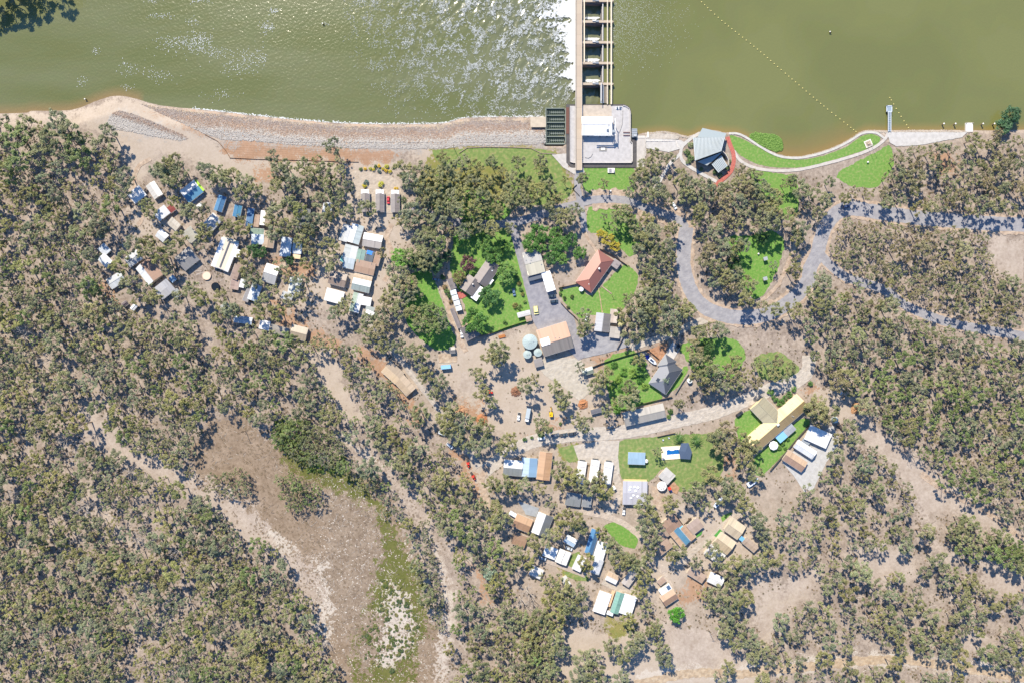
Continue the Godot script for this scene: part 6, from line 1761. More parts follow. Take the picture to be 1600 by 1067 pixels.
func boat(label: String, x: float, y: float, l: float, w: float, deg: float, col: String) -> void:
	var at := plan(x, y, 1.2)
	var t := thing("boat", label, "boat", Vector3(at.x, layer, at.z), -deg_to_rad(deg))
	block(rect(x, y, l, w, deg, 1))
	var L := l * U; var W := w * U
	var b := MB.new()
	var secs := []
	for q in [[-0.5, 0.42], [-0.2, 0.5], [0.15, 0.46], [0.36, 0.28], [0.5, 0.03]]:
		secs.append([q[0] * L, q[1] * W])
	for k in 4:
		for s in [-1, 1]:
			var p0 := Vector3(secs[k][0], 1.2, s * secs[k][1]); var p1 := Vector3(secs[k + 1][0], 1.25, s * secs[k + 1][1])
			var q0 := Vector3(secs[k][0], 0.5, s * secs[k][1] * 0.35); var q1 := Vector3(secs[k + 1][0], 0.65, s * secs[k + 1][1] * 0.3)
			if s > 0: b.quad(q0, q1, p1, p0, hex(col))
			else: b.quad(q1, q0, p0, p1, hex(col))
		b.quad(Vector3(secs[k][0], 1.12, secs[k][1]), Vector3(secs[k + 1][0], 1.17, secs[k + 1][1]), Vector3(secs[k + 1][0], 1.17, -secs[k + 1][1]), Vector3(secs[k][0], 1.12, -secs[k][1]), hex("d2dbe4"))
	b.quad(Vector3(-L / 2, 0.5, -W * 0.15), Vector3(-L / 2, 0.5, W * 0.15), Vector3(-L / 2, 1.2, W * 0.42), Vector3(-L / 2, 1.2, -W * 0.42), hex(col))
	part(t, "hull", b.mesh(), M.paint)
	pbx(t, "cockpit", -L * 0.12, 1.2, 0, L * 0.4, 0.12, W * 0.5, hex("33415c"), M.matte)
	pbx(t, "windscreen", L * 0.12, 1.45, 0, 0.1, 0.5, W * 0.6, hex("26323c"), M.glass)
	pbx(t, "foredeck", L * 0.25, 1.25, 0, L * 0.22, 0.08, W * 0.34, hex("eef2f6"), M.paint)
	pbx(t, "outboard_motor", -L * 0.54, 1.2, 0, 0.5, 0.9, 0.45, hex("2a2a2c"), M.paint)
	pbx(t, "trailer", -L * 0.05, 0.45, 0, L * 0.9, 0.12, W * 0.4, hex("77797c"), M.metal)
	wheels(t, L, W, 0.3, [-0.15])

func tractor(label: String, x: float, y: float, deg: float, col: String) -> void:
	var at := plan(x, y, 1.0)
	var t := thing("tractor", label, "tractor", Vector3(at.x, layer, at.z), -deg_to_rad(deg))
	block(rect(x, y, 10, 6, deg, 3))
	pbx(t, "bonnet", 0.9, 1.1, 0, 1.8, 0.75, 0.8, hex(col), M.paint)
	pbx(t, "seat", -0.7, 1.3, 0, 0.5, 0.5, 0.5, hex("222222"), M.matte)
	pbx(t, "canopy", -0.6, 2.3, 0, 1.5, 0.1, 1.5, hex(col), M.paint)
	for s in [-1, 1]:
		pbx(t, "mudguard", -0.8, 1.35, s * 0.75, 1.2, 0.12, 0.45, hex(col), M.paint)
		pbx(t, "canopy_post", -1.2, 1.8, s * 0.6, 0.08, 1.0, 0.08, hex("333333"), M.metal)
		for q in [[-0.8, 0.65, 0.8], [1.3, 0.4, 0.6]]:
			var b := MB.new()
			b.tube(Vector3(0, 0, -0.18), Vector3(0, 0, 0.18), q[1], q[1], 14, hex("1a1a1a"), true)
			part(t, "wheel", b.mesh(), M.matte).position = Vector3(q[0], q[1], s * q[2])
	pbx(t, "trailer_bed", -2.6, 0.8, 0, 1.9, 0.3, 1.4, hex("4e4a48"), M.matte)

func pile(label: String, x: float, y: float, r: float, col: String, called: String) -> void:
	var at := plan(x, y)
	var b := MB.new()
	var R := r * U
	var f := noise(int(x), 0.5, 3)
	var N := 18
	var hh := func(u: float, v: float) -> float:
		var d := Vector2(u, v).length()
		return maxf(-0.1, (1.0 - d) * R * 0.42 * (0.8 + f.get_noise_2d(u * 4, v * 4) * 1.2) + f.get_noise_2d(u * 9 + 40, v * 9) * 0.25 * (1.1 - d))
	for q in N:
		for k in N:
			var u0 := -1.0 + 2.0 * q / N; var u1 := u0 + 2.0 / N; var v0 := -1.0 + 2.0 * k / N; var v1 := v0 + 2.0 / N
			if Vector2((u0 + u1) / 2, (v0 + v1) / 2).length() > 1.0 + f.get_noise_2d(u0 * 3, v0 * 3) * 0.4: continue
			b.quad(Vector3(u0 * R, hh.call(u0, v1), v1 * R), Vector3(u1 * R, hh.call(u1, v1), v1 * R), Vector3(u1 * R, hh.call(u1, v0), v0 * R), Vector3(u0 * R, hh.call(u0, v0), v0 * R), hex(col, 0.5 + 0.2 * rng.randf()).lerp(Color(0.3, 0.26, 0.22), 0.25))
	var o := part(self, called, b.mesh(), M.matte)
	o.position = Vector3(at.x, layer, at.z)
	tag(o, label, "heap")
	block(rect(x, y, r * 1.6, r * 1.6, 0))

func buoys(label: String, group: String, a: Array, count: int) -> void:
	var l := curve(a, 1.0)
	var b := MB.new()
	b.lathe(Vector3.ZERO, [[0.0, -0.35], [0.32, -0.2], [0.38, 0.0], [0.32, 0.2], [0.0, 0.34]], 10, hex("d0c478", 0.9))
	var m := b.mesh()
	var rope := MB.new()
	var last := Vector3.ZERO
	for k in count:
		var q := l[int(float(k) / (count - 1) * (l.size() - 1))]
		var w := plan(q.x, q.y, UP_WATER)
		w.y = UP_WATER + 0.12
		var o := part(self, "buoy", m, M.paint)
		o.position = w
		o.rotation.y = k
		tag(o, "%s, %s from its shore end" % [label, "first" if k == count - 1 else "number %d" % (count - k)], "buoy", group)
		if k: rope.tube(last, w, 0.03, 0.03, 4, hex("8f8a6a"))
		last = w
	tag(part(self, "buoy_rope", rope.mesh(), M.matte), "thin rope carrying the " + group.replace("floats of ", ""), "rope")

# ------------------------------------------------------------------ trees
var gums := []                                   # [x, y, r, where, tone]
var shapes := {}                                 # kind -> [[trunk, crown, R, H], ...]
const TONES := [[0.226, 0.240, 0.112], [0.250, 0.246, 0.104], [0.270, 0.268, 0.096], [0.206, 0.230, 0.134], [0.264, 0.234, 0.124], [0.186, 0.240, 0.082], [0.240, 0.250, 0.132]]

# one clump of leaves: small slanting diamonds through a flattened ball
func clump(b: MB, o: Vector3, r: float, n: int, leaf: float, col: Color, flat_ := 0.65) -> void:
	for k in n:
		var d := Vector3(rng.randfn(), rng.randfn(), rng.randfn()).normalized() * pow(rng.randf(), 0.45)
		var p := o + Vector3(d.x * r, d.y * r * flat_, d.z * r)
		var up := (Vector3(d.x, d.y + 0.9, d.z + -0.25) + Vector3(rng.randfn(), rng.randfn(), rng.randfn()) * 0.45).normalized()
		var s := up.cross(Vector3(rng.randfn(), rng.randfn() * 0.4, rng.randfn())).normalized()
		var t := up.cross(s)
		var l := leaf * rng.randf_range(0.65, 1.35)
		var f := rng.randf_range(0.78, 1.22)
		var w := l * rng.randf_range(0.45, 0.75)
		b.quad(p - s * l, p - t * w, p + s * l, p + t * w, Color(col.r * f, col.g * f, col.b * f * rng.randf_range(0.9, 1.1)))

func limb(b: MB, a: Vector3, e: Vector3, ra: float, rb: float, col: Color) -> void:
	var m := a.lerp(e, 0.5) + Vector3(rng.randfn(), rng.randfn() * 0.5, rng.randfn()) * a.distance_to(e) * 0.07
	var rm := (ra + rb) * 0.5
	b.tube(a, m, ra, rm, 5, col)
	b.tube(m, e, rm, rb, 5, col)

func make_tree(seed_: int, R: float, H: float, kind: String) -> Array:
	rng.seed = seed_
	var tb := MB.new(); var cb := MB.new()
	var bark := hex("8f8274") if kind in ["gum", "dead", "thin"] else hex("5d4c3e")
	if kind == "gum" and rng.randf() < 0.5: bark = hex("aaa092")
	if kind == "dead": bark = hex("b5aca2")
	var lean := Vector3(rng.randfn() * 0.06, 0, rng.randfn() * 0.06) * H
	var fork := Vector3(lean.x * 0.6, H * rng.randf_range(0.28, 0.42), lean.z * 0.6)
	var trunk_r := R * 0.055 + 0.06
	tb.tube(Vector3(0, -0.3, 0), fork * 0.5, trunk_r * 1.25, trunk_r, 8, bark)
	tb.tube(fork * 0.5, fork, trunk_r, trunk_r * 0.8, 8, bark)
	var limbs := rng.randi_range(6, 8)
	if kind == "thin": limbs = 5
	if kind in ["lush", "dark"]: limbs = 8
	if kind == "dead": limbs = 6
	for k in limbs + 1:
		var ang := TAU * (k + rng.randf_range(-0.3, 0.3)) / limbs
		var rad := R * rng.randf_range(0.42, 0.72)
		var y := H * rng.randf_range(0.60, 0.84)
		if k == limbs:
			rad = R * 0.12; y = H * 0.9
		if kind in ["lush", "dark"]: y = H * (0.9 - 0.32 * pow(rad / R, 2.0)) - 0.6
		var tip := Vector3(lean.x + cos(ang) * rad, y, lean.z + sin(ang) * rad)
		limb(tb, fork.lerp(Vector3(lean.x, H * 0.55, lean.z), rng.randf() * 0.5), tip, trunk_r * 0.55, trunk_r * 0.2, bark)
		var subs := 3 if k < limbs else 4
		for j in subs:
			var a2 := ang + rng.randf_range(-1.1, 1.1) + (TAU * j / subs if k == limbs else 0.0)
			var out := R * rng.randf_range(0.12, 0.36)
			var end := tip + Vector3(cos(a2) * out, rng.randf_range(-0.06, 0.10) * H, sin(a2) * out)
			limb(tb, tip.lerp(fork, rng.randf() * 0.25), end, trunk_r * 0.22, 0.03, bark)
			if kind == "dead":
				for q in 2:
					var e2 := end + Vector3(rng.randfn(), rng.randf(), rng.randfn()) * R * 0.22
					tb.tube(end, e2, 0.05, 0.015, 4, bark)
				continue
			var f: float = rng.randf_range(0.7, 1.25)
			var g: float = rng.randf_range(0.94, 1.08)
			var col := Color(f * g, f, f * rng.randf_range(0.85, 1.05))
			match kind:
				"gum":
					for q in 3:
						var g2 := rng.randf_range(0.86, 1.16)
						clump(cb, end + Vector3(rng.randfn(), rng.randfn() * 0.6, rng.randfn()) * R * 0.12, R * rng.randf_range(0.13, 0.21), 36, 0.30, Color(col.r * g2, col.g * g2, col.b * g2), 0.7)
				"thin":
					for q in 2:
						clump(cb, end + Vector3(rng.randfn(), rng.randfn() * 0.5, rng.randfn()) * R * 0.13, R * rng.randf_range(0.12, 0.19), 30, 0.28, col)
				_:
					for q in 4:
						clump(cb, end + Vector3(rng.randfn(), rng.randfn() * 0.4, rng.randfn()) * R * 0.15, R * rng.randf_range(0.16, 0.24), 30, 0.3, col, 0.75)
	return [tb.mesh(), cb.mesh() if cb.v.size() else null, R, H]

func make_shrub(seed_: int, R: float, H: float) -> Array:
	rng.seed = seed_
	var tb := MB.new(); var cb := MB.new()
	for k in 5:
		var a := TAU * k / 5
		tb.tube(Vector3.ZERO, Vector3(cos(a) * R * 0.4, H * 0.6, sin(a) * R * 0.4), 0.06, 0.02, 5, hex("6a5a48"))
	for k in 16:
		var d := Vector3(rng.randfn(), absf(rng.randfn()), rng.randfn()).normalized()
		var f := rng.randf_range(0.8, 1.2)
		clump(cb, Vector3(d.x * R * 0.68, H * 0.35 + d.y * H * 0.45, d.z * R * 0.68), R * 0.36, 30, 0.17, Color(f, f, f), 0.8)
	return [tb.mesh(), cb.mesh(), R, H]

func tree_shapes() -> void:
	shapes.gum = []
	for k in 14:
		shapes.gum.append(make_tree(700 + k, 5.2, 14.0 + (k % 4) * 1.2, "gum"))
	shapes.thin = []
	for k in 5:
		shapes.thin.append(make_tree(760 + k, 4.6, 13.0, "thin"))
	shapes.lush = []
	for k in 4:
		shapes.lush.append(make_tree(800 + k, 4.6, 8.5, "lush"))
	shapes.dead = []
	for k in 4:
		shapes.dead.append(make_tree(820 + k, 5.5, 14.0, "dead"))
	shapes.shrub = []
	for k in 4:
		shapes.shrub.append(make_shrub(840 + k, 1.6, 1.9))

func tone(k: int) -> Color:
	var t = TONES[k]
	return Color(t[0], t[1], t[2])

func leaf_mat(c: Color) -> StandardMaterial3D:
	var key := "leaf_%d_%d_%d" % [int(c.r * 1000), int(c.g * 1000), int(c.b * 1000)]
	if not M.has(key):
		var m: StandardMaterial3D = M.leaf.duplicate()
		m.albedo_color = c.linear_to_srgb()
		M[key] = m
	return M[key]

func nth(k: int) -> String:
	var w := ["leftmost", "second from the left", "third from the left", "fourth from the left", "fifth from the left", "sixth from the left", "seventh from the left", "eighth from the left", "ninth from the left", "tenth from the left"]
	return w[k] if k < 10 else "%dth from the left" % (k + 1) if not ((k + 1) % 10 in [1, 2, 3] and k > 12) else "%d%s from the left" % [k + 1, ["st", "nd", "rd"][(k + 1) % 10 - 1]]

func tree_at(x: float, y: float, r: float, shape: Array, turn: float) -> Transform3D:
	var s: float = r * U / shape[2] * 1.03
	var h: float = shape[3] * clampf(pow(s, 0.6), 0.45, 1.3) * 0.72
	var p := plan(x, y, h)
	p.y = 0.0
	p.y = minf(0.0, ground_height(p.x, p.z))
	var sy := clampf(pow(s, 0.6), 0.45, 1.3)
	return Transform3D(Basis(Vector3.UP, turn).scaled_local(Vector3(s, sy, s)), p)

# kinds of plants that are few: each a thing with its own label
func plants(called: String, what: String, cat: String, where: String, kind: String, cols: Array, a: Array) -> void:
	var spots := []
	for k in range(0, a.size(), 3):
		spots.append([a[k], a[k + 1], a[k + 2]])
	spots.sort_custom(func(p, q): return p[0] < q[0])
	for k in spots.size():
		var q = spots[k]
		var sh: Array = shapes[kind][(int(q[0]) + k) % shapes[kind].size()]
		var t := thing(called, (what + " " + where) if spots.size() == 1 else "%s %s, %s" % [what, where, nth(k)], cat, Vector3.ZERO, 0, what + "s " + where if spots.size() > 1 else "")
		t.transform = tree_at(q[0], q[1], q[2], sh, q[0] * 1.7)
		part(t, "trunk" if kind != "shrub" else "stem", sh[0], M.bark)
		if sh[1]: part(t, "crown" if kind != "shrub" else "foliage", sh[1], leaf_mat(hex(cols[k % cols.size()])))
		taken.append(Vector3(q[0], q[1], q[2]))
		mark(q[0], q[1], q[2])

func gum(where: String, a: Array, tones := [0, 1, 3, 6]) -> void:
	for k in range(0, a.size(), 3):
		gums.append([a[k], a[k + 1], a[k + 2], where, tones[(k / 3) % tones.size()]])
		mark(a[k], a[k + 1], a[k + 2])

var taken := []
var cells := {}
func mark(x: float, y: float, r: float) -> void:
	var k := Vector2i(int(x / 24), int(y / 24))
	if not cells.has(k): cells[k] = []
	cells[k].append(Vector3(x, y, r))

func room(x: float, y: float, r: float, f: float) -> bool:
	for i in range(-2, 3):
		for j in range(-2, 3):
			for q in cells.get(Vector2i(int(x / 24) + i, int(y / 24) + j), []):
				if Vector2(q.x - x, q.y - y).length() < (q.z + r) * f:
					return false
	return true

func woods() -> void:
	tree_shapes()
	rng.seed = 31
	# ---- gum trees one by one
	gum("along the dirt flat by the river", [258, 262, 15, 272, 254, 13, 246, 268, 14, 281, 266, 12, 262, 280, 14, 278, 284, 11, 322, 266, 14, 338, 262, 11, 345, 280, 14, 360, 276, 12, 330, 282, 10, 385, 286, 13, 375, 300, 12, 398, 296, 11, 425, 248, 10, 430, 268, 13, 446, 262, 11, 432, 290, 13, 452, 284, 12, 470, 290, 12, 476, 262, 12, 490, 276, 12, 520, 228, 12, 528, 252, 11, 505, 260, 13, 494, 254, 9])
	gum("along the muddy river point", [40, 200, 16, 20, 215, 18, 85, 190, 18, 100, 205, 17, 75, 215, 15, 115, 225, 16, 165, 207, 13, 155, 228, 14, 175, 240, 11, 130, 245, 15, 195, 275, 13, 190, 300, 12, 60, 240, 15, 30, 250, 16], [0, 5, 3, 6])
	gum("among the riverside cabins", [226, 320, 11, 234, 332, 10, 275, 316, 9, 292, 328, 12, 306, 340, 10, 318, 326, 9, 350, 345, 11, 360, 356, 10, 380, 355, 12, 376, 342, 8, 322, 365, 13, 308, 380, 9, 275, 376, 12, 262, 388, 11, 252, 400, 13, 258, 418, 10, 222, 388, 14, 205, 385, 12, 232, 376, 10, 190, 404, 10, 182, 420, 11, 200, 446, 14, 214, 462, 11, 228, 450, 10, 238, 466, 12, 300, 450, 12, 316, 468, 12, 280, 462, 11, 345, 462, 11, 392, 434, 13, 386, 418, 12, 400, 440, 10, 378, 400, 9, 430, 330, 13, 440, 352, 13, 428, 364, 12, 424, 343, 11, 452, 318, 12, 470, 330, 11, 465, 350, 12, 480, 362, 10, 484, 345, 12, 470, 375, 11, 488, 398, 11, 478, 412, 9, 440, 420, 11, 452, 432, 10, 470, 440, 12, 425, 452, 10, 414, 470, 12, 432, 486, 12, 448, 470, 11, 468, 462, 11, 358, 482, 12, 340, 490, 12, 372, 486, 9, 402, 488, 11], [1, 0, 2, 6, 1, 3])
	gum("around the three grey holiday cabins", [512, 285, 13, 530, 272, 11, 540, 292, 10, 505, 312, 13, 524, 312, 12, 518, 332, 13, 505, 345, 12, 546, 330, 10, 571, 326, 13, 628, 262, 13, 642, 283, 13, 655, 268, 12, 662, 290, 13, 672, 308, 13, 645, 332, 16, 636, 350, 12, 665, 346, 14, 620, 344, 9, 630, 312, 7, 660, 325, 12])
	gum("around the storage sheds", [490, 362, 11, 512, 384, 13, 500, 400, 11, 520, 402, 10, 486, 388, 10, 516, 418, 9, 598, 398, 8, 612, 424, 9, 626, 430, 13, 640, 445, 14, 618, 450, 13, 606, 462, 12, 636, 466, 13, 650, 456, 12, 598, 478, 12, 622, 482, 14, 646, 488, 14, 596, 500, 12, 575, 500, 10, 588, 516, 13, 570, 522, 13, 595, 536, 12, 624, 540, 12, 646, 548, 11, 610, 512, 9, 544, 468, 10, 534, 484, 11, 520, 490, 10], [0, 1, 3, 6, 4])
	gum("on the shaded road behind the sheds", [688, 352, 14, 668, 366, 14, 684, 376, 12, 655, 378, 13, 660, 400, 15, 642, 398, 12, 675, 392, 13, 664, 418, 12, 672, 486, 13, 686, 494, 13, 660, 506, 14, 676, 512, 13, 690, 508, 11], [3, 0, 5])
	gum("on the grass bank left of the weir", [690, 248, 9, 700, 262, 13, 722, 258, 13, 745, 264, 12, 768, 254, 9, 784, 266, 10, 808, 254, 10, 845, 250, 10, 846, 264, 10, 672, 274, 12, 692, 284, 14, 715, 280, 14, 740, 285, 13, 765, 282, 12, 800, 278, 12, 822, 290, 12, 684, 304, 13, 706, 308, 13, 726, 304, 14, 748, 305, 14, 772, 310, 14, 796, 300, 12, 818, 304, 12, 840, 300, 13, 862, 294, 13, 868, 308, 9, 690, 324, 13, 712, 330, 13, 736, 325, 14, 756, 326, 13, 778, 330, 12, 802, 318, 12, 828, 316, 11, 882, 282, 6], [1, 0, 6, 2, 0])
	gum("along the shaded road below the grass bank", [745, 355, 13, 768, 358, 12, 724, 362, 11, 798, 354, 9, 706, 362, 11, 885, 342, 14, 896, 328, 12, 872, 336, 10, 860, 322, 9])
	gum("on the lawns below the weir platform", [910, 278, 10, 945, 284, 8, 985, 300, 9, 994, 284, 12, 965, 334, 14, 978, 326, 10, 945, 336, 6, 962, 355, 8, 984, 344, 10, 1010, 345, 10])
	gum("in the thicket right of the weir lawns", [1010, 258, 10, 1002, 274, 12, 1020, 284, 12, 1032, 300, 14, 1012, 306, 12, 1020, 240, 10, 1034, 248, 9, 1046, 248, 9, 1026, 264, 9, 1058, 282, 14, 1076, 284, 12, 1092, 294, 13, 1072, 302, 13, 1044, 318, 9, 1108, 292, 11, 1122, 300, 11])
	gum("below the visitor centre and riverside path", [1160, 266, 10, 1176, 276, 12, 1160, 286, 12, 1182, 292, 13, 1166, 302, 13, 1194, 298, 13, 1214, 308, 12, 1152, 312, 12, 1130, 314, 13, 1182, 316, 12, 1205, 324, 11, 1104, 312, 12, 1226, 286, 8, 1142, 292, 11], [4, 0, 1, 3])
	gum("inside the loop road's park", [1095, 330, 12, 1112, 345, 11, 1090, 347, 9, 1136, 340, 13, 1120, 362, 12, 1150, 350, 11, 1165, 336, 11, 1096, 370, 8, 1110, 392, 12, 1130, 388, 14, 1150, 384, 12, 1100, 410, 11, 1120, 414, 12, 1145, 402, 10, 1160, 382, 11, 1130, 434, 13, 1150, 430, 12, 1165, 444, 14, 1142, 450, 12, 1118, 440, 9, 1165, 470, 12, 1195, 336, 14, 1212, 346, 14, 1230, 340, 14, 1250, 356, 13, 1246, 372, 11, 1186, 352, 10], [1, 6, 0, 4, 3])
	gum("along the loop road's right side", [1245, 404, 9, 1240, 424, 11, 1212, 414, 7, 1192, 480, 9, 1216, 484, 10, 1240, 482, 13, 1286, 442, 14, 1292, 462, 14, 1272, 458, 11, 1280, 480, 13, 1264, 320, 9, 1280, 332, 10])
	gum("between red roofed house and loop road", [996, 360, 12, 1006, 376, 13, 1000, 392, 12, 1020, 362, 12, 1024, 382, 13, 1045, 362, 9, 1045, 388, 11, 1030, 402, 12, 1020, 420, 13, 1010, 440, 12, 1030, 436, 11, 1045, 424, 9, 1046, 468, 14, 1066, 476, 11, 1024, 460, 12, 1006, 462, 14, 1010, 482, 13, 1040, 446, 10, 1004, 410, 9, 1055, 355, 9, 1050, 405, 10])
	gum("around the grey sheds and gravel lane", [986, 470, 12, 976, 494, 12, 998, 488, 12, 992, 520, 16, 1006, 504, 10, 1022, 492, 12, 1046, 492, 16, 1052, 510, 13, 1066, 488, 10, 1078, 486, 11, 1036, 514, 10, 910, 492, 11, 915, 508, 11, 908, 518, 9, 906, 574, 8])
	gum("in and below the fenced garden", [945, 590, 14, 935, 602, 13, 978, 622, 16, 962, 628, 9, 985, 600, 9, 995, 612, 9, 998, 562, 10, 1062, 630, 9, 915, 662, 13, 905, 652, 10, 950, 644, 9], [1, 0, 6])
	gum("in the depot's dirt yard", [776, 548, 15, 784, 560, 13, 764, 556, 12, 752, 586, 10, 740, 582, 8, 752, 612, 12, 768, 630, 9, 826, 602, 13, 834, 590, 8, 868, 604, 10, 884, 620, 12, 876, 632, 10, 850, 668, 12, 845, 656, 9, 796, 690, 13, 784, 700, 11], [0, 6, 1])
	gum("between gravel road and depot yard", [655, 552, 12, 666, 584, 12, 690, 600, 12, 655, 570, 10, 652, 640, 14, 692, 650, 14, 722, 660, 14, 706, 642, 12, 740, 670, 13, 762, 668, 11, 742, 700, 12, 716, 684, 13, 730, 690, 12, 700, 668, 12, 760, 690, 11, 680, 616, 10])
	gum("right of the dark roofed house", [1086, 540, 12, 1092, 520, 11, 1110, 516, 11, 1126, 520, 13, 1088, 562, 11, 1110, 572, 14, 1094, 590, 14, 1120, 592, 14, 1140, 580, 13, 1152, 600, 12, 1166, 584, 11, 1132, 606, 11, 1106, 606, 11, 1182, 572, 11, 1150, 560, 9, 1200, 568, 10, 1216, 563, 9, 1236, 574, 9, 1210, 584, 10, 1226, 592, 8, 1186, 600, 10], [4, 0, 1, 3])
	gum("around the yellow roofed hotel", [1276, 640, 17, 1300, 642, 12, 1286, 656, 13, 1264, 636, 11, 1120, 682, 15, 1140, 670, 13, 1156, 690, 15, 1172, 700, 12, 1130, 700, 13, 1166, 722, 15, 1182, 736, 13, 1312, 600, 14, 1330, 588, 14], [1, 0, 4])
	gum("among the top row of the caravan park", [766, 756, 12, 786, 756, 13, 804, 762, 11, 822, 756, 11, 842, 764, 11, 872, 732, 13, 890, 744, 14, 906, 756, 12, 878, 758, 11, 926, 758, 13, 944, 768, 13, 940, 750, 11, 776, 792, 12, 786, 812, 14, 770, 822, 12, 862, 788, 9, 896, 808, 15, 906, 822, 13, 880, 812, 11, 858, 844, 13, 832, 846, 12, 1025, 705, 8], [1, 0, 2, 6])
	gum("among the lower white roofed cabins", [840, 860, 11, 820, 880, 12, 800, 882, 13, 808, 862, 10, 870, 832, 9, 940, 830, 9, 950, 846, 11, 962, 862, 13, 970, 878, 13, 916, 880, 12, 984, 872, 12, 1000, 882, 12, 1010, 902, 13, 1000, 920, 12, 990, 884, 10, 906, 930, 14, 880, 922, 14, 860, 932, 14, 886, 946, 13, 906, 952, 12, 852, 906, 11, 872, 962, 13, 844, 960, 13, 1006, 960, 9, 1012, 944, 9, 984, 966, 11, 868, 910, 10], [1, 2, 0, 6])
	gum("around the amenities block and playground", [1010, 790, 15, 1020, 804, 13, 1006, 822, 13, 1020, 842, 14, 1012, 862, 12, 1050, 788, 13, 1072, 774, 12, 1090, 766, 13, 1100, 786, 11, 1116, 744, 15, 1136, 756, 14, 1130, 776, 12, 1152, 770, 13, 1166, 792, 13, 1030, 822, 9])
	gum("among the tan roofed cabins", [1060, 862, 12, 1050, 872, 9, 1088, 878, 9, 1112, 858, 12, 1126, 882, 11, 1150, 880, 14, 1166, 890, 13, 1142, 904, 12, 1186, 880, 13, 1210, 872, 14, 1186, 812, 13, 1120, 926, 15, 1146, 940, 14, 1166, 936, 13, 1136, 960, 14, 1156, 972, 12, 1110, 944, 11, 1100, 926, 9, 1190, 832, 11, 1200, 850, 11, 1030, 976, 10, 1024, 990, 9])
	gum("in the clearing at the bottom", [870, 1000, 13, 880, 1016, 11, 915, 1030, 15, 930, 1050, 14, 905, 1055, 13, 955, 1005, 13, 970, 1025, 12, 986, 1012, 11, 992, 998, 13, 1022, 984, 11, 1036, 1020, 13, 1043, 1036, 11, 1030, 1006, 11, 970, 1062, 12, 1130, 985, 13, 1150, 1000, 13, 1170, 1000, 13, 1186, 1012, 12, 1140, 1042, 10, 1130, 1058, 11, 1178, 1030, 11], [0, 3, 6])
	# ---- other plants
	var lush := ["58803a", "4f7a34", "648a42", "47703a"]
	plants("leafy_tree", "round leafy green tree", "tree", "in the grey roofed house's garden", "lush", lush, [771, 398, 12, 791, 428, 13, 766, 462, 13, 742, 500, 16, 735, 352, 12, 790, 384, 8, 757, 376, 11])
	plants("leafy_tree", "lush green tree", "tree", "between depot store and red roofed house", "lush", lush, [826, 378, 13, 845, 384, 9, 872, 386, 13, 868, 368, 11, 842, 364, 13, 892, 376, 10, 905, 396, 9, 862, 404, 9, 880, 404, 9])
	plants("leafy_tree", "bright green leafy tree", "tree", "beside the shed lanes", "lush", ["6a9a3e", "5f8f3c"], [625, 404, 12, 690, 282, 10, 686, 318, 11, 715, 372, 9])
	plants("purple_tree", "dark purple leaved tree", "tree", "on the lawn of the grey roofed house", "lush", ["6b4a4c"], [731, 411, 10.5])
	plants("leafy_tree", "brownish leafy tree", "tree", "at the grey roofed house's garage", "lush", ["77704a"], [717, 435, 9])
	plants("leafy_tree", "glossy bright green tree", "tree", "alone below the cabin with solar panel", "lush", ["5c9a34"], [1056, 960, 11])
	plants("dark_tree", "dark green broad tree", "tree", "shading the lawn and drive behind the sheds", "lush", ["3c5c3c", "44663a"], [672, 412, 15, 650, 412, 12, 700, 398, 9])
	plants("dark_tree", "dark green low tree", "tree", "below the blue-white cabins", "lush", ["44663a"], [395, 391, 9, 408, 394, 8, 453, 407, 6])
	plants("dark_tree", "dark shady green tree", "tree", "between loop park and dark roofed house", "lush", ["3f5f34", "4a6a3a"], [1104, 540, 10, 1150, 412, 10, 1192, 372, 9, 1004, 480, 9])
	plants("dark_tree", "dark blue-green shore tree", "tree", "at the right edge of the weir pool", "lush", ["4a6e4a", "426444"], [1585, 182, 14, 1572, 196, 11])
	plants("yellow_tree", "yellow flowering tree", "tree", "at the top of the red roofed house", "lush", ["b8a83c", "a89e3e"], [950, 374, 9, 938, 366, 6, 961, 385, 7])
	plants("pale_tree", "pale blue-green tree", "tree", "left of the loop road", "lush", ["8a9c86", "94a68c"], [1000, 366, 10, 1040, 592, 6, 765, 895, 10])
	plants("yellow_shrub", "clipped yellow shrub", "shrub", "above the three grey holiday cabins", "shrub", ["c8bc2c", "d8b428", "b4b43a"], [570, 263.5, 3, 578, 263, 3, 583, 265, 2.8, 592, 259, 3.4, 598, 264, 2.8, 603.5, 259.5, 4, 603, 266.5, 3.2, 609, 268, 3.2, 595, 288, 5.5, 569, 290, 4, 618.5, 294.5, 4])
	plants("green_shrub", "dark green shrub", "shrub", "above the three grey holiday cabins", "shrub", ["4c6c34", "5a7470"], [563, 264, 3.2, 586, 260, 3.4, 592, 267, 3.4, 571, 285, 5, 630, 312, 5])
	plants("garden_shrub", "rounded garden shrub", "shrub", "along the dirt drive's hedge", "shrub", ["4e6c38", "7a6a44", "5a7a3c"], [692, 433, 5, 695, 449, 4.5, 698, 456, 5, 701, 463, 4.5, 704, 472, 4])
	plants("garden_shrub", "low garden shrub", "shrub", "between garden lawn and depot drive", "shrub", ["5a7a3c", "77703c", "6a8444"], [806, 424, 3.5, 808, 434, 4, 811, 443, 4, 814, 452, 4, 817, 460, 3.5, 805, 478, 5, 812, 480, 5, 789, 504, 4, 820, 472, 3])
	plants("garden_shrub", "little dark shrub", "shrub", "at the left of the red house lawn", "shrub", ["4a5c30"], [876, 460, 3, 882, 466, 3.5, 894, 464, 3.5, 888, 480, 3, 877, 452, 3])
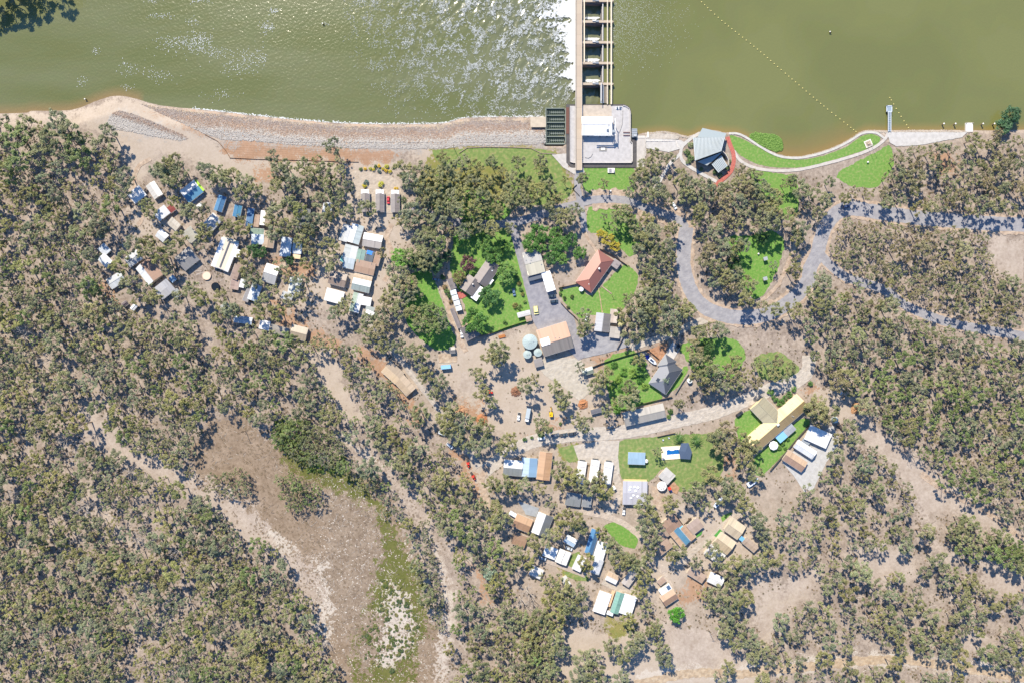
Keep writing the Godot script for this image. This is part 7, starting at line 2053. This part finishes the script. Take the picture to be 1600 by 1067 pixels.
	plants("garden_shrub", "lush garden shrub", "shrub", "in the fenced garden's vegetable beds", "shrub", ["5f8a34", "74943c", "4e7a30"], [950, 576, 6, 960, 570, 6, 975, 580, 8, 966, 592, 7, 990, 582, 9, 1000, 592, 8, 1005, 572, 8, 955, 604, 6, 970, 606, 7, 965, 640, 8, 1008, 604, 6])
	plants("garden_shrub", "clipped hedge bush", "shrub", "in front of the yellow roofed hotel", "shrub", ["5d823a", "4e7434"], [1212, 622, 6, 1219, 629, 6, 1226, 624, 7, 1235, 616, 6, 1205, 612, 6, 1242, 608, 5, 1268, 599, 4.5, 1230, 634, 6])
	plants("garden_shrub", "small green bush", "shrub", "in the hotel's back garden", "shrub", ["5d823a"], [1224, 693, 4, 1219, 700, 4, 1232, 686, 3.5, 1228, 700, 3])
	plants("garden_shrub", "round bush", "shrub", "around the visitor centre", "shrub", ["5b7444", "6a7e50", "86946c"], [1080, 226, 5, 1074, 238, 6, 1080, 246, 6, 1076, 252, 5, 1096, 264, 4, 1118, 268, 5, 1126, 274, 4.5, 1135, 244, 4, 1140, 252, 4, 1138, 262, 4, 1112, 288, 6])
	plants("garden_shrub", "round hedge bush", "shrub", "along the park road's hedge", "shrub", ["44682e", "5a7a34"], [820, 687, 4, 831, 684, 3, 845, 680, 6, 876, 662, 3, 1048, 643, 5, 1046, 651, 4, 860, 672, 4])
	plants("dead_tree", "bare pale dead gum", "dead tree", "in the outer forest", "dead", ["888888"], [134, 790, 16, 35, 515, 14, 200, 735, 13, 215, 840, 13, 275, 860, 13, 20, 770, 12, 1285, 348, 9, 1428, 706, 9, 70, 565, 13, 510, 1010, 7, 95, 690, 12])
	plants("dead_tree", "grey leafless crown", "dead tree", "left of the lower cabins", "dead", ["888888"], [822, 925, 13, 812, 940, 12, 832, 945, 11])
	palms()
	# ---- the forest that goes on to the edges, tree by tree where it stands
	rng.seed = 77
	var holes := [[120, 640, 150, 640, 200, 700, 245, 715, 300, 740, 350, 780, 400, 820, 425, 850, 385, 850, 330, 790, 280, 760, 220, 735, 170, 715, 135, 690], [300, 685, 330, 652, 380, 640, 430, 700, 500, 740, 560, 735, 590, 745, 620, 800, 640, 850, 655, 900, 668, 960, 690, 1000, 690, 1080, 530, 1080, 515, 1040, 498, 1000, 475, 920, 435, 870, 395, 820, 345, 780, 300, 740], [215, 205, 640, 230, 640, 256, 480, 256, 410, 282, 330, 270, 290, 250, 240, 240, 210, 300, 195, 300, 205, 262, 180, 230, 178, 200], [1330, 640, 1360, 650, 1400, 690, 1440, 715, 1480, 750, 1540, 790, 1640, 845, 1640, 875, 1540, 828, 1490, 800, 1455, 800, 1462, 840, 1480, 860, 1500, 885, 1470, 880, 1450, 830, 1430, 780, 1390, 720, 1350, 690], [840, 985, 930, 985, 1010, 1000, 1030, 975, 1130, 990, 1190, 1010, 1240, 930, 1290, 900, 1260, 880, 1215, 925, 1170, 960, 1190, 990, 1195, 1040, 1180, 1080, 960, 1080, 930, 1020, 900, 1080, 870, 1080, 860, 1020], [485, 545, 515, 552, 565, 640, 560, 655, 540, 650, 505, 610], [300, 495, 335, 500, 345, 540, 318, 560, 300, 530], [725, 870, 748, 880, 765, 945, 750, 950, 735, 910], [1540, 870, 1580, 880, 1640, 910, 1640, 932, 1560, 930, 1530, 895], [1500, 985, 1550, 990, 1540, 1020, 1505, 1015], [1540, 365, 1640, 370, 1640, 440, 1560, 430], [1330, 855, 1400, 852, 1430, 890, 1380, 905, 1350, 890], [1455, 238, 1480, 235, 1490, 262, 1470, 268]]
	for h in holes: block(outline(h))
	for a in [[600, 735, 625, 760, 650, 790, 668, 830, 685, 865, 695, 890, 700, 930, 703, 965, 690, 1010, 685, 1085], [520, 675, 545, 690, 575, 712, 600, 735]]: block(strip(a, 26))
	block(strip([1440, 740, 1480, 768, 1530, 792, 1570, 820, 1625, 862], 26))
	for a in [[728, 870, 745, 890, 757, 920, 762, 945], [690, 700, 725, 725, 745, 760, 760, 790], [565, 545, 600, 580, 640, 630, 650, 660], [100, 735, 130, 750, 160, 800, 195, 845], [640, 1075, 690, 960]]: block(strip(a, 10))
	var thick := noise(61, 0.016, 4)
	var patch := noise(63, 0.011, 2)
	var left := outline([-70, 190, 40, 192, 130, 205, 180, 235, 200, 290, 190, 330, 160, 370, 150, 400, 160, 450, 205, 492, 300, 502, 380, 512, 480, 530, 520, 520, 560, 548, 600, 590, 640, 640, 700, 700, 740, 745, 762, 800, 780, 860, 800, 960, 840, 1000, 850, 1140, -70, 1140])
	var right := outline([1250, 480, 1300, 470, 1330, 446, 1420, 492, 1540, 528, 1680, 545, 1680, 860, 1600, 830, 1530, 780, 1440, 715, 1350, 640, 1310, 590, 1265, 550])
	var sparse := outline([1320, 650, 1345, 680, 1390, 720, 1440, 780, 1460, 840, 1490, 890, 1540, 900, 1680, 935, 1680, 1140, 1195, 1140, 1190, 1040, 1215, 960, 1240, 870, 1200, 800, 1250, 780, 1300, 700])
	var mid := outline([1300, 352, 1340, 342, 1400, 350, 1680, 372, 1680, 505, 1540, 505, 1480, 492, 1420, 468, 1380, 442, 1310, 420, 1295, 390])
	var upper := outline([1235, 268, 1300, 285, 1380, 295, 1400, 235, 1470, 222, 1530, 212, 1680, 208, 1680, 335, 1480, 332, 1400, 322, 1320, 312, 1240, 318])
	var low := outline([840, 960, 880, 975, 900, 1080, 840, 1140, 780, 1140, 780, 960])
	var groves := [[left, 1700, 7.0, 16.0, 0.77, [3, 0, 6, 1, 5, 2], 0.02], [right, 1500, 8.0, 15.5, 0.85, [3, 0, 6, 1, 5], 0.05], [sparse, 900, 8.0, 16.0, 0.95, [6, 0, 1, 3], 0.17], [mid, 300, 6.5, 13.0, 0.84, [4, 1, 0, 6]], [upper, 400, 8.0, 14.5, 0.86, [4, 1, 0, 6], 0.10], [low, 80, 9.0, 14.0, 0.58, [0, 1]], [outline([1485, 822, 1520, 800, 1560, 825, 1640, 880, 1640, 905, 1560, 885, 1500, 862]), 60, 10.0, 14.0, 0.52, [0, 5]], [outline([960, 1000, 1000, 990, 1035, 1010, 1030, 1060, 980, 1070]), 14, 10.0, 13.0, 0.7, [3, 0]], [outline([870, 1020, 930, 1010, 945, 1060, 930, 1140, 890, 1140]), 20, 10.0, 14.0, 0.62, [3, 0]]]
	var small := [[outline([425, 672, 458, 652, 520, 672, 540, 702, 520, 732, 470, 722, 440, 702]), 70, 5.0, 9.5, 0.6, [5, 3, 0]], [outline([430, 748, 455, 737, 500, 762, 500, 790, 470, 797, 445, 790]), 26, 5.0, 8.5, 0.7, [5, 0]], [outline([655, 810, 668, 815, 695, 950, 690, 985, 680, 980, 672, 900]), 40, 4.0, 6.5, 0.75, [3, 0]], [outline([352, 735, 385, 735, 392, 775, 362, 775]), 8, 6.0, 9.0, 0.8, [3, 0]], [outline([320, 745, 350, 742, 362, 770, 330, 772]), 6, 6.0, 8.0, 0.8, [0]], [outline([545, 735, 590, 745, 600, 770, 560, 765]), 6, 5.0, 7.0, 0.85, [0]], [outline([590, 770, 620, 775, 630, 815, 600, 805]), 7, 5.0, 8.0, 0.85, [0, 3]]]
	for gset in [small, groves]:
		for gr in gset:
			if gset == small:
				block(gr[0], 0)
			var lo := Vector2(1e9, 1e9); var hi := -lo
			for p in gr[0]:
				lo = lo.min(p); hi = hi.max(p)
			var tries: int = gr[1] * 25
			var made := 0
			for k in tries:
				if made >= gr[1]: break
				var x := rng.randf_range(lo.x, hi.x); var y := rng.randf_range(lo.y, hi.y)
				var r: float = lerpf(gr[2], gr[3], pow(rng.randf(), 1.6))
				if not Geometry2D.is_point_in_polygon(Vector2(x, y), gr[0]) or is_blocked(x, y): continue
				if gset == groves and thick.get_noise_2d(x, y) < rng.randf_range(-0.34, -0.06) + (gr[6] if gr.size() > 6 else 0.0): continue
				if not room(x, y, r, gr[4]): continue
				mark(x, y, r)
				var pt: int = int(clampf((patch.get_noise_2d(x, y) * 1.5 + 0.5) * gr[5].size(), 0, gr[5].size() - 1)) if rng.randf() < 0.55 else rng.randi() % gr[5].size()
				gums.append([x, y, r, "", gr[5][pt]])
				made += 1
			print("grove ", made)
	plant_gums()

func plant_gums() -> void:
	var named := []; var rest := []
	for q in gums:
		if q[3]: named.append(q)
		else: rest.append(q)
	named.sort_custom(func(p, q): return p[2] > q[2])
	while named.size() > 300:
		rest.append(named.pop_back())
	print("gums ", named.size(), " + ", rest.size())
	var by := {}
	for q in named:
		if not by.has(q[3]): by[q[3]] = []
		by[q[3]].append(q)
	for where in by:
		var l: Array = by[where]
		l.sort_custom(func(p, q): return p[0] < q[0])
		for k in l.size():
			var q = l[k]
			rng.seed = int(q[0] * 31 + q[1] * 17)
			var sh: Array = shapes.gum[rng.randi() % shapes.gum.size()]
			if q[2] < 9.5: sh = shapes.thin[rng.randi() % shapes.thin.size()]
			var t := thing("gum_tree", "gum tree %s, %s" % [where, nth(k)], "tree", Vector3.ZERO, 0, "gum trees " + where)
			t.transform = tree_at(q[0], q[1], q[2], sh, rng.randf() * TAU)
			part(t, "trunk", sh[0], M.bark)
			part(t, "crown", sh[1], leaf_mat(tone(q[4])))
	rng.seed = 5
	var o := Node3D.new()
	o.name = "gum_forest"
	add_child(o)
	tag(o, "grey-green gum forest spreading to the edges around the caravan park", "forest", "", "stuff")
	var lists := {}
	for q in rest:
		var kind := "gum" if q[2] > 8.0 and rng.randf() < 0.6 else "thin"
		var v: int = rng.randi() % shapes[kind].size()
		var key := kind + str(v)
		if not lists.has(key): lists[key] = [shapes[kind][v], [], []]
		var c := tone(q[4])
		var f := rng.randf_range(0.85, 1.15)
		lists[key][1].append(tree_at(q[0], q[1], q[2], shapes[kind][v], rng.randf() * TAU))
		lists[key][2].append(Color(c.r * f * rng.randf_range(0.93, 1.07), c.g * f, c.b * f))
	for key in lists:
		var l = lists[key]
		var crown: ArrayMesh = l[0][1].duplicate()
		crown.surface_set_material(0, M.leaf)
		var trunk: ArrayMesh = l[0][0].duplicate()
		trunk.surface_set_material(0, M.bark)
		multi("tree_crowns", crown, l[1], l[2], o)
		multi("tree_trunks", trunk, l[1], [], o)
	undergrowth()

func palms() -> void:
	for q in [["spiky green palm at the upper edge of the caravan park lawn, left one", 1061, 683, 10.0], ["spiky green palm at the upper edge of the caravan park lawn, right one", 1088, 687, 11.0]]:
		rng.seed = int(q[1])
		var w := plan(q[1], q[2], 3.5)
		var t := thing("palm_tree", q[0], "palm", Vector3(w.x, layer, w.z), 0, "palms on the caravan park lawn")
		var b := MB.new()
		b.tube(Vector3.ZERO, Vector3(0, 3.2, 0), 0.32, 0.25, 9, hex("6b5844"))
		part(t, "trunk", b.mesh(), M.bark)
		b = MB.new()
		var R: float = q[3] * U
		for k in 20:
			var a := TAU * k / 20 + rng.randf() * 0.2
			var d := Vector3(cos(a), 0, sin(a)); var s := Vector3(-sin(a), 0, cos(a))
			var lift := rng.randf_range(0.1, 0.9)
			var last := Vector3(0, 3.2, 0)
			for j in 6:
				var f := (j + 1) / 6.0
				var p := Vector3(0, 3.2 + lift * sin(f * 2.4) * 1.2 - f * f * 0.8, 0) + d * R * f
				var wd := 0.34 * (1.0 - f) + 0.05
				for e in [-1, 1]:
					b.quad(last, p, p + s * e * wd - Vector3(0, 0.12, 0), last + s * e * (wd + 0.06) - Vector3(0, 0.12, 0), hex("48682e", rng.randf_range(0.8, 1.2)))
				last = p
		part(t, "fronds", b.mesh(), M.leaf)
	# the tall bank trees across the river whose shade falls on the water
	plants("bank_tree", "tall dark tree", "tree", "on the far bank at the top left corner", "gum", ["4c5c3a"], [-14, -26, 26, 26, -34, 22, 62, -42, 17, -50, -10, 24])

func leafy(m: ArrayMesh) -> ArrayMesh:
	var c: ArrayMesh = m.duplicate()
	c.surface_set_material(0, M.leaf)
	return c

func undergrowth() -> void:
	rng.seed = 99
	# dry tufts, fallen sticks and litter under the trees
	var b := MB.new()
	for k in 7:
		var a := TAU * k / 7
		var s := Vector3(cos(a), 0, sin(a)); var t := Vector3(-sin(a), 0, cos(a))
		b.quad(s * 0.05 - t * 0.12, s * 0.05 + t * 0.12, s * 0.5 + t * 0.03 + Vector3(0, 0.4, 0), s * 0.5 - t * 0.03 + Vector3(0, 0.4, 0), Color.WHITE)
	var tuft := b.mesh(M.matte)
	var xf := []; var cols := []
	var f := noise(71, 0.03, 3)
	for k in 60000:
		var x := rng.randf_range(0, 1600); var y := rng.randf_range(200, 1067)
		if x > 500 and x < 1330 and y < 960 and rng.randf() < 0.55: continue
		if swept[int((y + 100) / 2) * BW + int((x + 200) / 2)]: continue
		if x > 690 and x < 935 and y > 520 and y < 690 and rng.randf() < 0.8: continue
		if is_blocked(x, y) and not (x > 290 and x < 700 and y > 640): continue
		if f.get_noise_2d(x, y) < rng.randf_range(-0.4, 0.2): continue
		var p := plan(x, y)
		if p.z < -104: continue
		var s := rng.randf_range(0.6, 1.5)
		xf.append(Transform3D(Basis(Vector3.UP, rng.randf() * TAU).scaled_local(Vector3(s, s * 0.8, s)), p))
		var c := [hex("8c7b60", 0.7), hex("a08d70", 0.7), hex("6e6a48", 0.7), hex("7d6c5a", 0.7), hex("5f5a44", 0.7)][rng.randi() % 5] as Color
		if is_blocked(x, y): c = c.lerp(hex("a8937c", 0.7), 0.7)
		cols.append(c)
	stuff("dry_grass_tufts", "dry grass tufts and leaf litter scattered over the forest floor", "grass", tuft, xf, cols)
	b = MB.new()
	b.tube(Vector3(-1, 0.1, 0), Vector3(0.1, 0.14, 0.08), 0.09, 0.07, 5, Color.WHITE)
	b.tube(Vector3(0.1, 0.14, 0.08), Vector3(1, 0.1, -0.06), 0.07, 0.04, 5, Color.WHITE)
	b.tube(Vector3(0.2, 0.14, 0.05), Vector3(0.7, 0.3, 0.45), 0.05, 0.02, 4, Color.WHITE)
	var stick := b.mesh(M.matte)
	xf = []; cols = []
	for k in 9000:
		var wet := k % 3 != 0
		var x := rng.randf_range(310, 690) if wet else rng.randf_range(0, 1600)
		var y := rng.randf_range(650, 1067) if wet else rng.randf_range(330, 1067)
		if wet and not Geometry2D.is_point_in_polygon(Vector2(x, y), WETLAND): continue
		if not wet and (x > 480 and x < 1330 and y < 950 or is_blocked(x, y)): continue
		if wet and x < 470 and rng.randf() < 0.6: continue
		var s := rng.randf_range(0.5, 1.5) if wet else rng.randf_range(0.8, 2.8)
		xf.append(Transform3D(Basis(Vector3.UP, rng.randf() * TAU).scaled_local(Vector3(s, 0.9, s * 0.8)), plan(x, y)))
		cols.append(hex("b9ada0", 0.7).lerp(hex("e4dcd2", 0.75) if rng.randf() < 0.5 else hex("6f6055", 0.7), rng.randf()))
	stuff("fallen_branches", "pale fallen branches and driftwood lying on the dry wetland and forest floor", "branches", stick, xf, cols)
	b = MB.new()
	b.lathe(Vector3.ZERO, [[0.5, 0.0], [0.46, 0.05], [0.0, 0.08]], 6, Color.WHITE)
	var flake := b.mesh(M.matte)
	xf = []; cols = []
	for k in 3200:
		var x := rng.randf_range(490, 670); var y := rng.randf_range(745, 1067)
		if not Geometry2D.is_point_in_polygon(Vector2(x, y), WETLAND): continue
		if f.get_noise_2d(x * 2.0, y * 2.0) < rng.randf_range(-0.3, 0.35): continue
		var s := rng.randf_range(0.25, 0.75)
		xf.append(Transform3D(Basis(Vector3.UP, rng.randf() * TAU).scaled_local(Vector3(s * 1.6, 1, s)), plan(x, y)))
		cols.append(hex("eee6da", 0.62).lerp(hex("cbbdae", 0.6), rng.randf()))
	stuff("curled_mud_flakes", "white curled flakes of dried mud across the wetland", "mud", flake, xf, cols)
	xf = []; cols = []
	var pale := outline([596, 905, 625, 910, 645, 945, 655, 985, 640, 1025, 615, 1050, 575, 1040, 560, 1000, 572, 960])
	for k in 700:
		var x := rng.randf_range(545, 670); var y := rng.randf_range(890, 1060)
		if not Geometry2D.is_point_in_polygon(Vector2(x, y), pale): continue
		var s := rng.randf_range(0.25, 0.7) * (1.0 if rng.randf() < 0.9 else 2.0)
		xf.append(Transform3D(Basis(Vector3.UP, rng.randf() * TAU).scaled_local(Vector3(s, s * 0.5, s)), plan(x, y)))
		cols.append([hex("5c6a34"), hex("6d7440"), hex("4c5e36"), hex("7d7a48")][rng.randi() % 4])
	stuff("sedge_clumps", "round green sedge clumps dotting the pale mud of the wetland", "sedge", leafy(shapes.shrub[0][1]), xf, cols)
	# rushes at the damp upper end
	xf = []; cols = []
	for k in 500:
		var p := Vector2(rng.randf_range(430, 480), rng.randf_range(655, 700))
		if k > 250: p = Vector2(480 + rng.randf() * 60, 712 + rng.randf() * 26)
		if rng.randf() < 0.4: continue
		xf.append(Transform3D(Basis(Vector3.UP, rng.randf() * TAU).scaled_local(Vector3.ONE * rng.randf_range(0.3, 0.8)), plan(p.x, p.y)))
		cols.append(hex("66803c").lerp(hex("7a8f44"), rng.randf()))
	stuff("rushes", "fresh green rushes at the damp upper end of the wetland", "rushes", leafy(shapes.shrub[1][1]), xf, cols)

var WETLAND := PackedVector2Array()

func _ready() -> void:
	rng.seed = 2024
	# ---- camera, sky, sun, exposure
	var cam := Camera3D.new()
	cam.name = "camera"
	cam.fov = rad_to_deg(2.0 * atan(213.4 / CAM))
	cam.near = 5.0
	cam.far = 9000.0
	add_child(cam)
	cam.position = Vector3(0, CAM, 0)
	cam.rotation = Vector3(-PI / 2, 0, 0)
	cam.current = true
	var sky_m := ProceduralSkyMaterial.new()
	sky_m.sky_top_color = Color("5a86c4")
	sky_m.sky_horizon_color = Color("c4d2e0")
	sky_m.ground_bottom_color = Color("8c8272")
	sky_m.ground_horizon_color = Color("b8c4cc")
	sky_m.sky_curve = 0.12
	var sky := Sky.new()
	sky.sky_material = sky_m
	var env := Environment.new()
	env.background_mode = Environment.BG_SKY
	env.sky = sky
	env.background_energy_multiplier = 0.88
	env.tonemap_mode = Environment.TONE_MAPPER_LINEAR
	env.tonemap_exposure = 1.54
	env.sdfgi_enabled = true
	env.ssao_enabled = true
	env.ssil_enabled = true
	var we := WorldEnvironment.new()
	we.name = "environment"
	we.environment = env
	add_child(we)
	var sun := DirectionalLight3D.new()
	sun.name = "sun"
	sun.light_energy = 1.6
	sun.light_color = Color(1.0, 0.955, 0.88)
	sun.light_angular_distance = 0.5
	sun.shadow_enabled = true
	add_child(sun)
	sun.look_at_from_position(Vector3.ZERO, Vector3(0.40, -1.02, 0.90), Vector3.UP)
	var t0 := Time.get_ticks_msec()
	blocked.resize(BW * BH)
	swept.resize(BW * BH)
	WETLAND = outline([300, 690, 330, 655, 380, 640, 430, 700, 500, 740, 560, 735, 590, 745, 620, 800, 640, 850, 655, 900, 668, 960, 690, 1000, 690, 1075, 540, 1075, 520, 1040, 505, 1000, 480, 920, 440, 870, 400, 820, 350, 780, 300, 740])
	materials()
	land()
	print("land ", Time.get_ticks_msec() - t0)
	rocks()
	surfaces()
	weir()
	visitor_centre()
	buildings()
	things()
	print("things ", Time.get_ticks_msec() - t0)
	woods()
	print("done ", Time.get_ticks_msec() - t0)
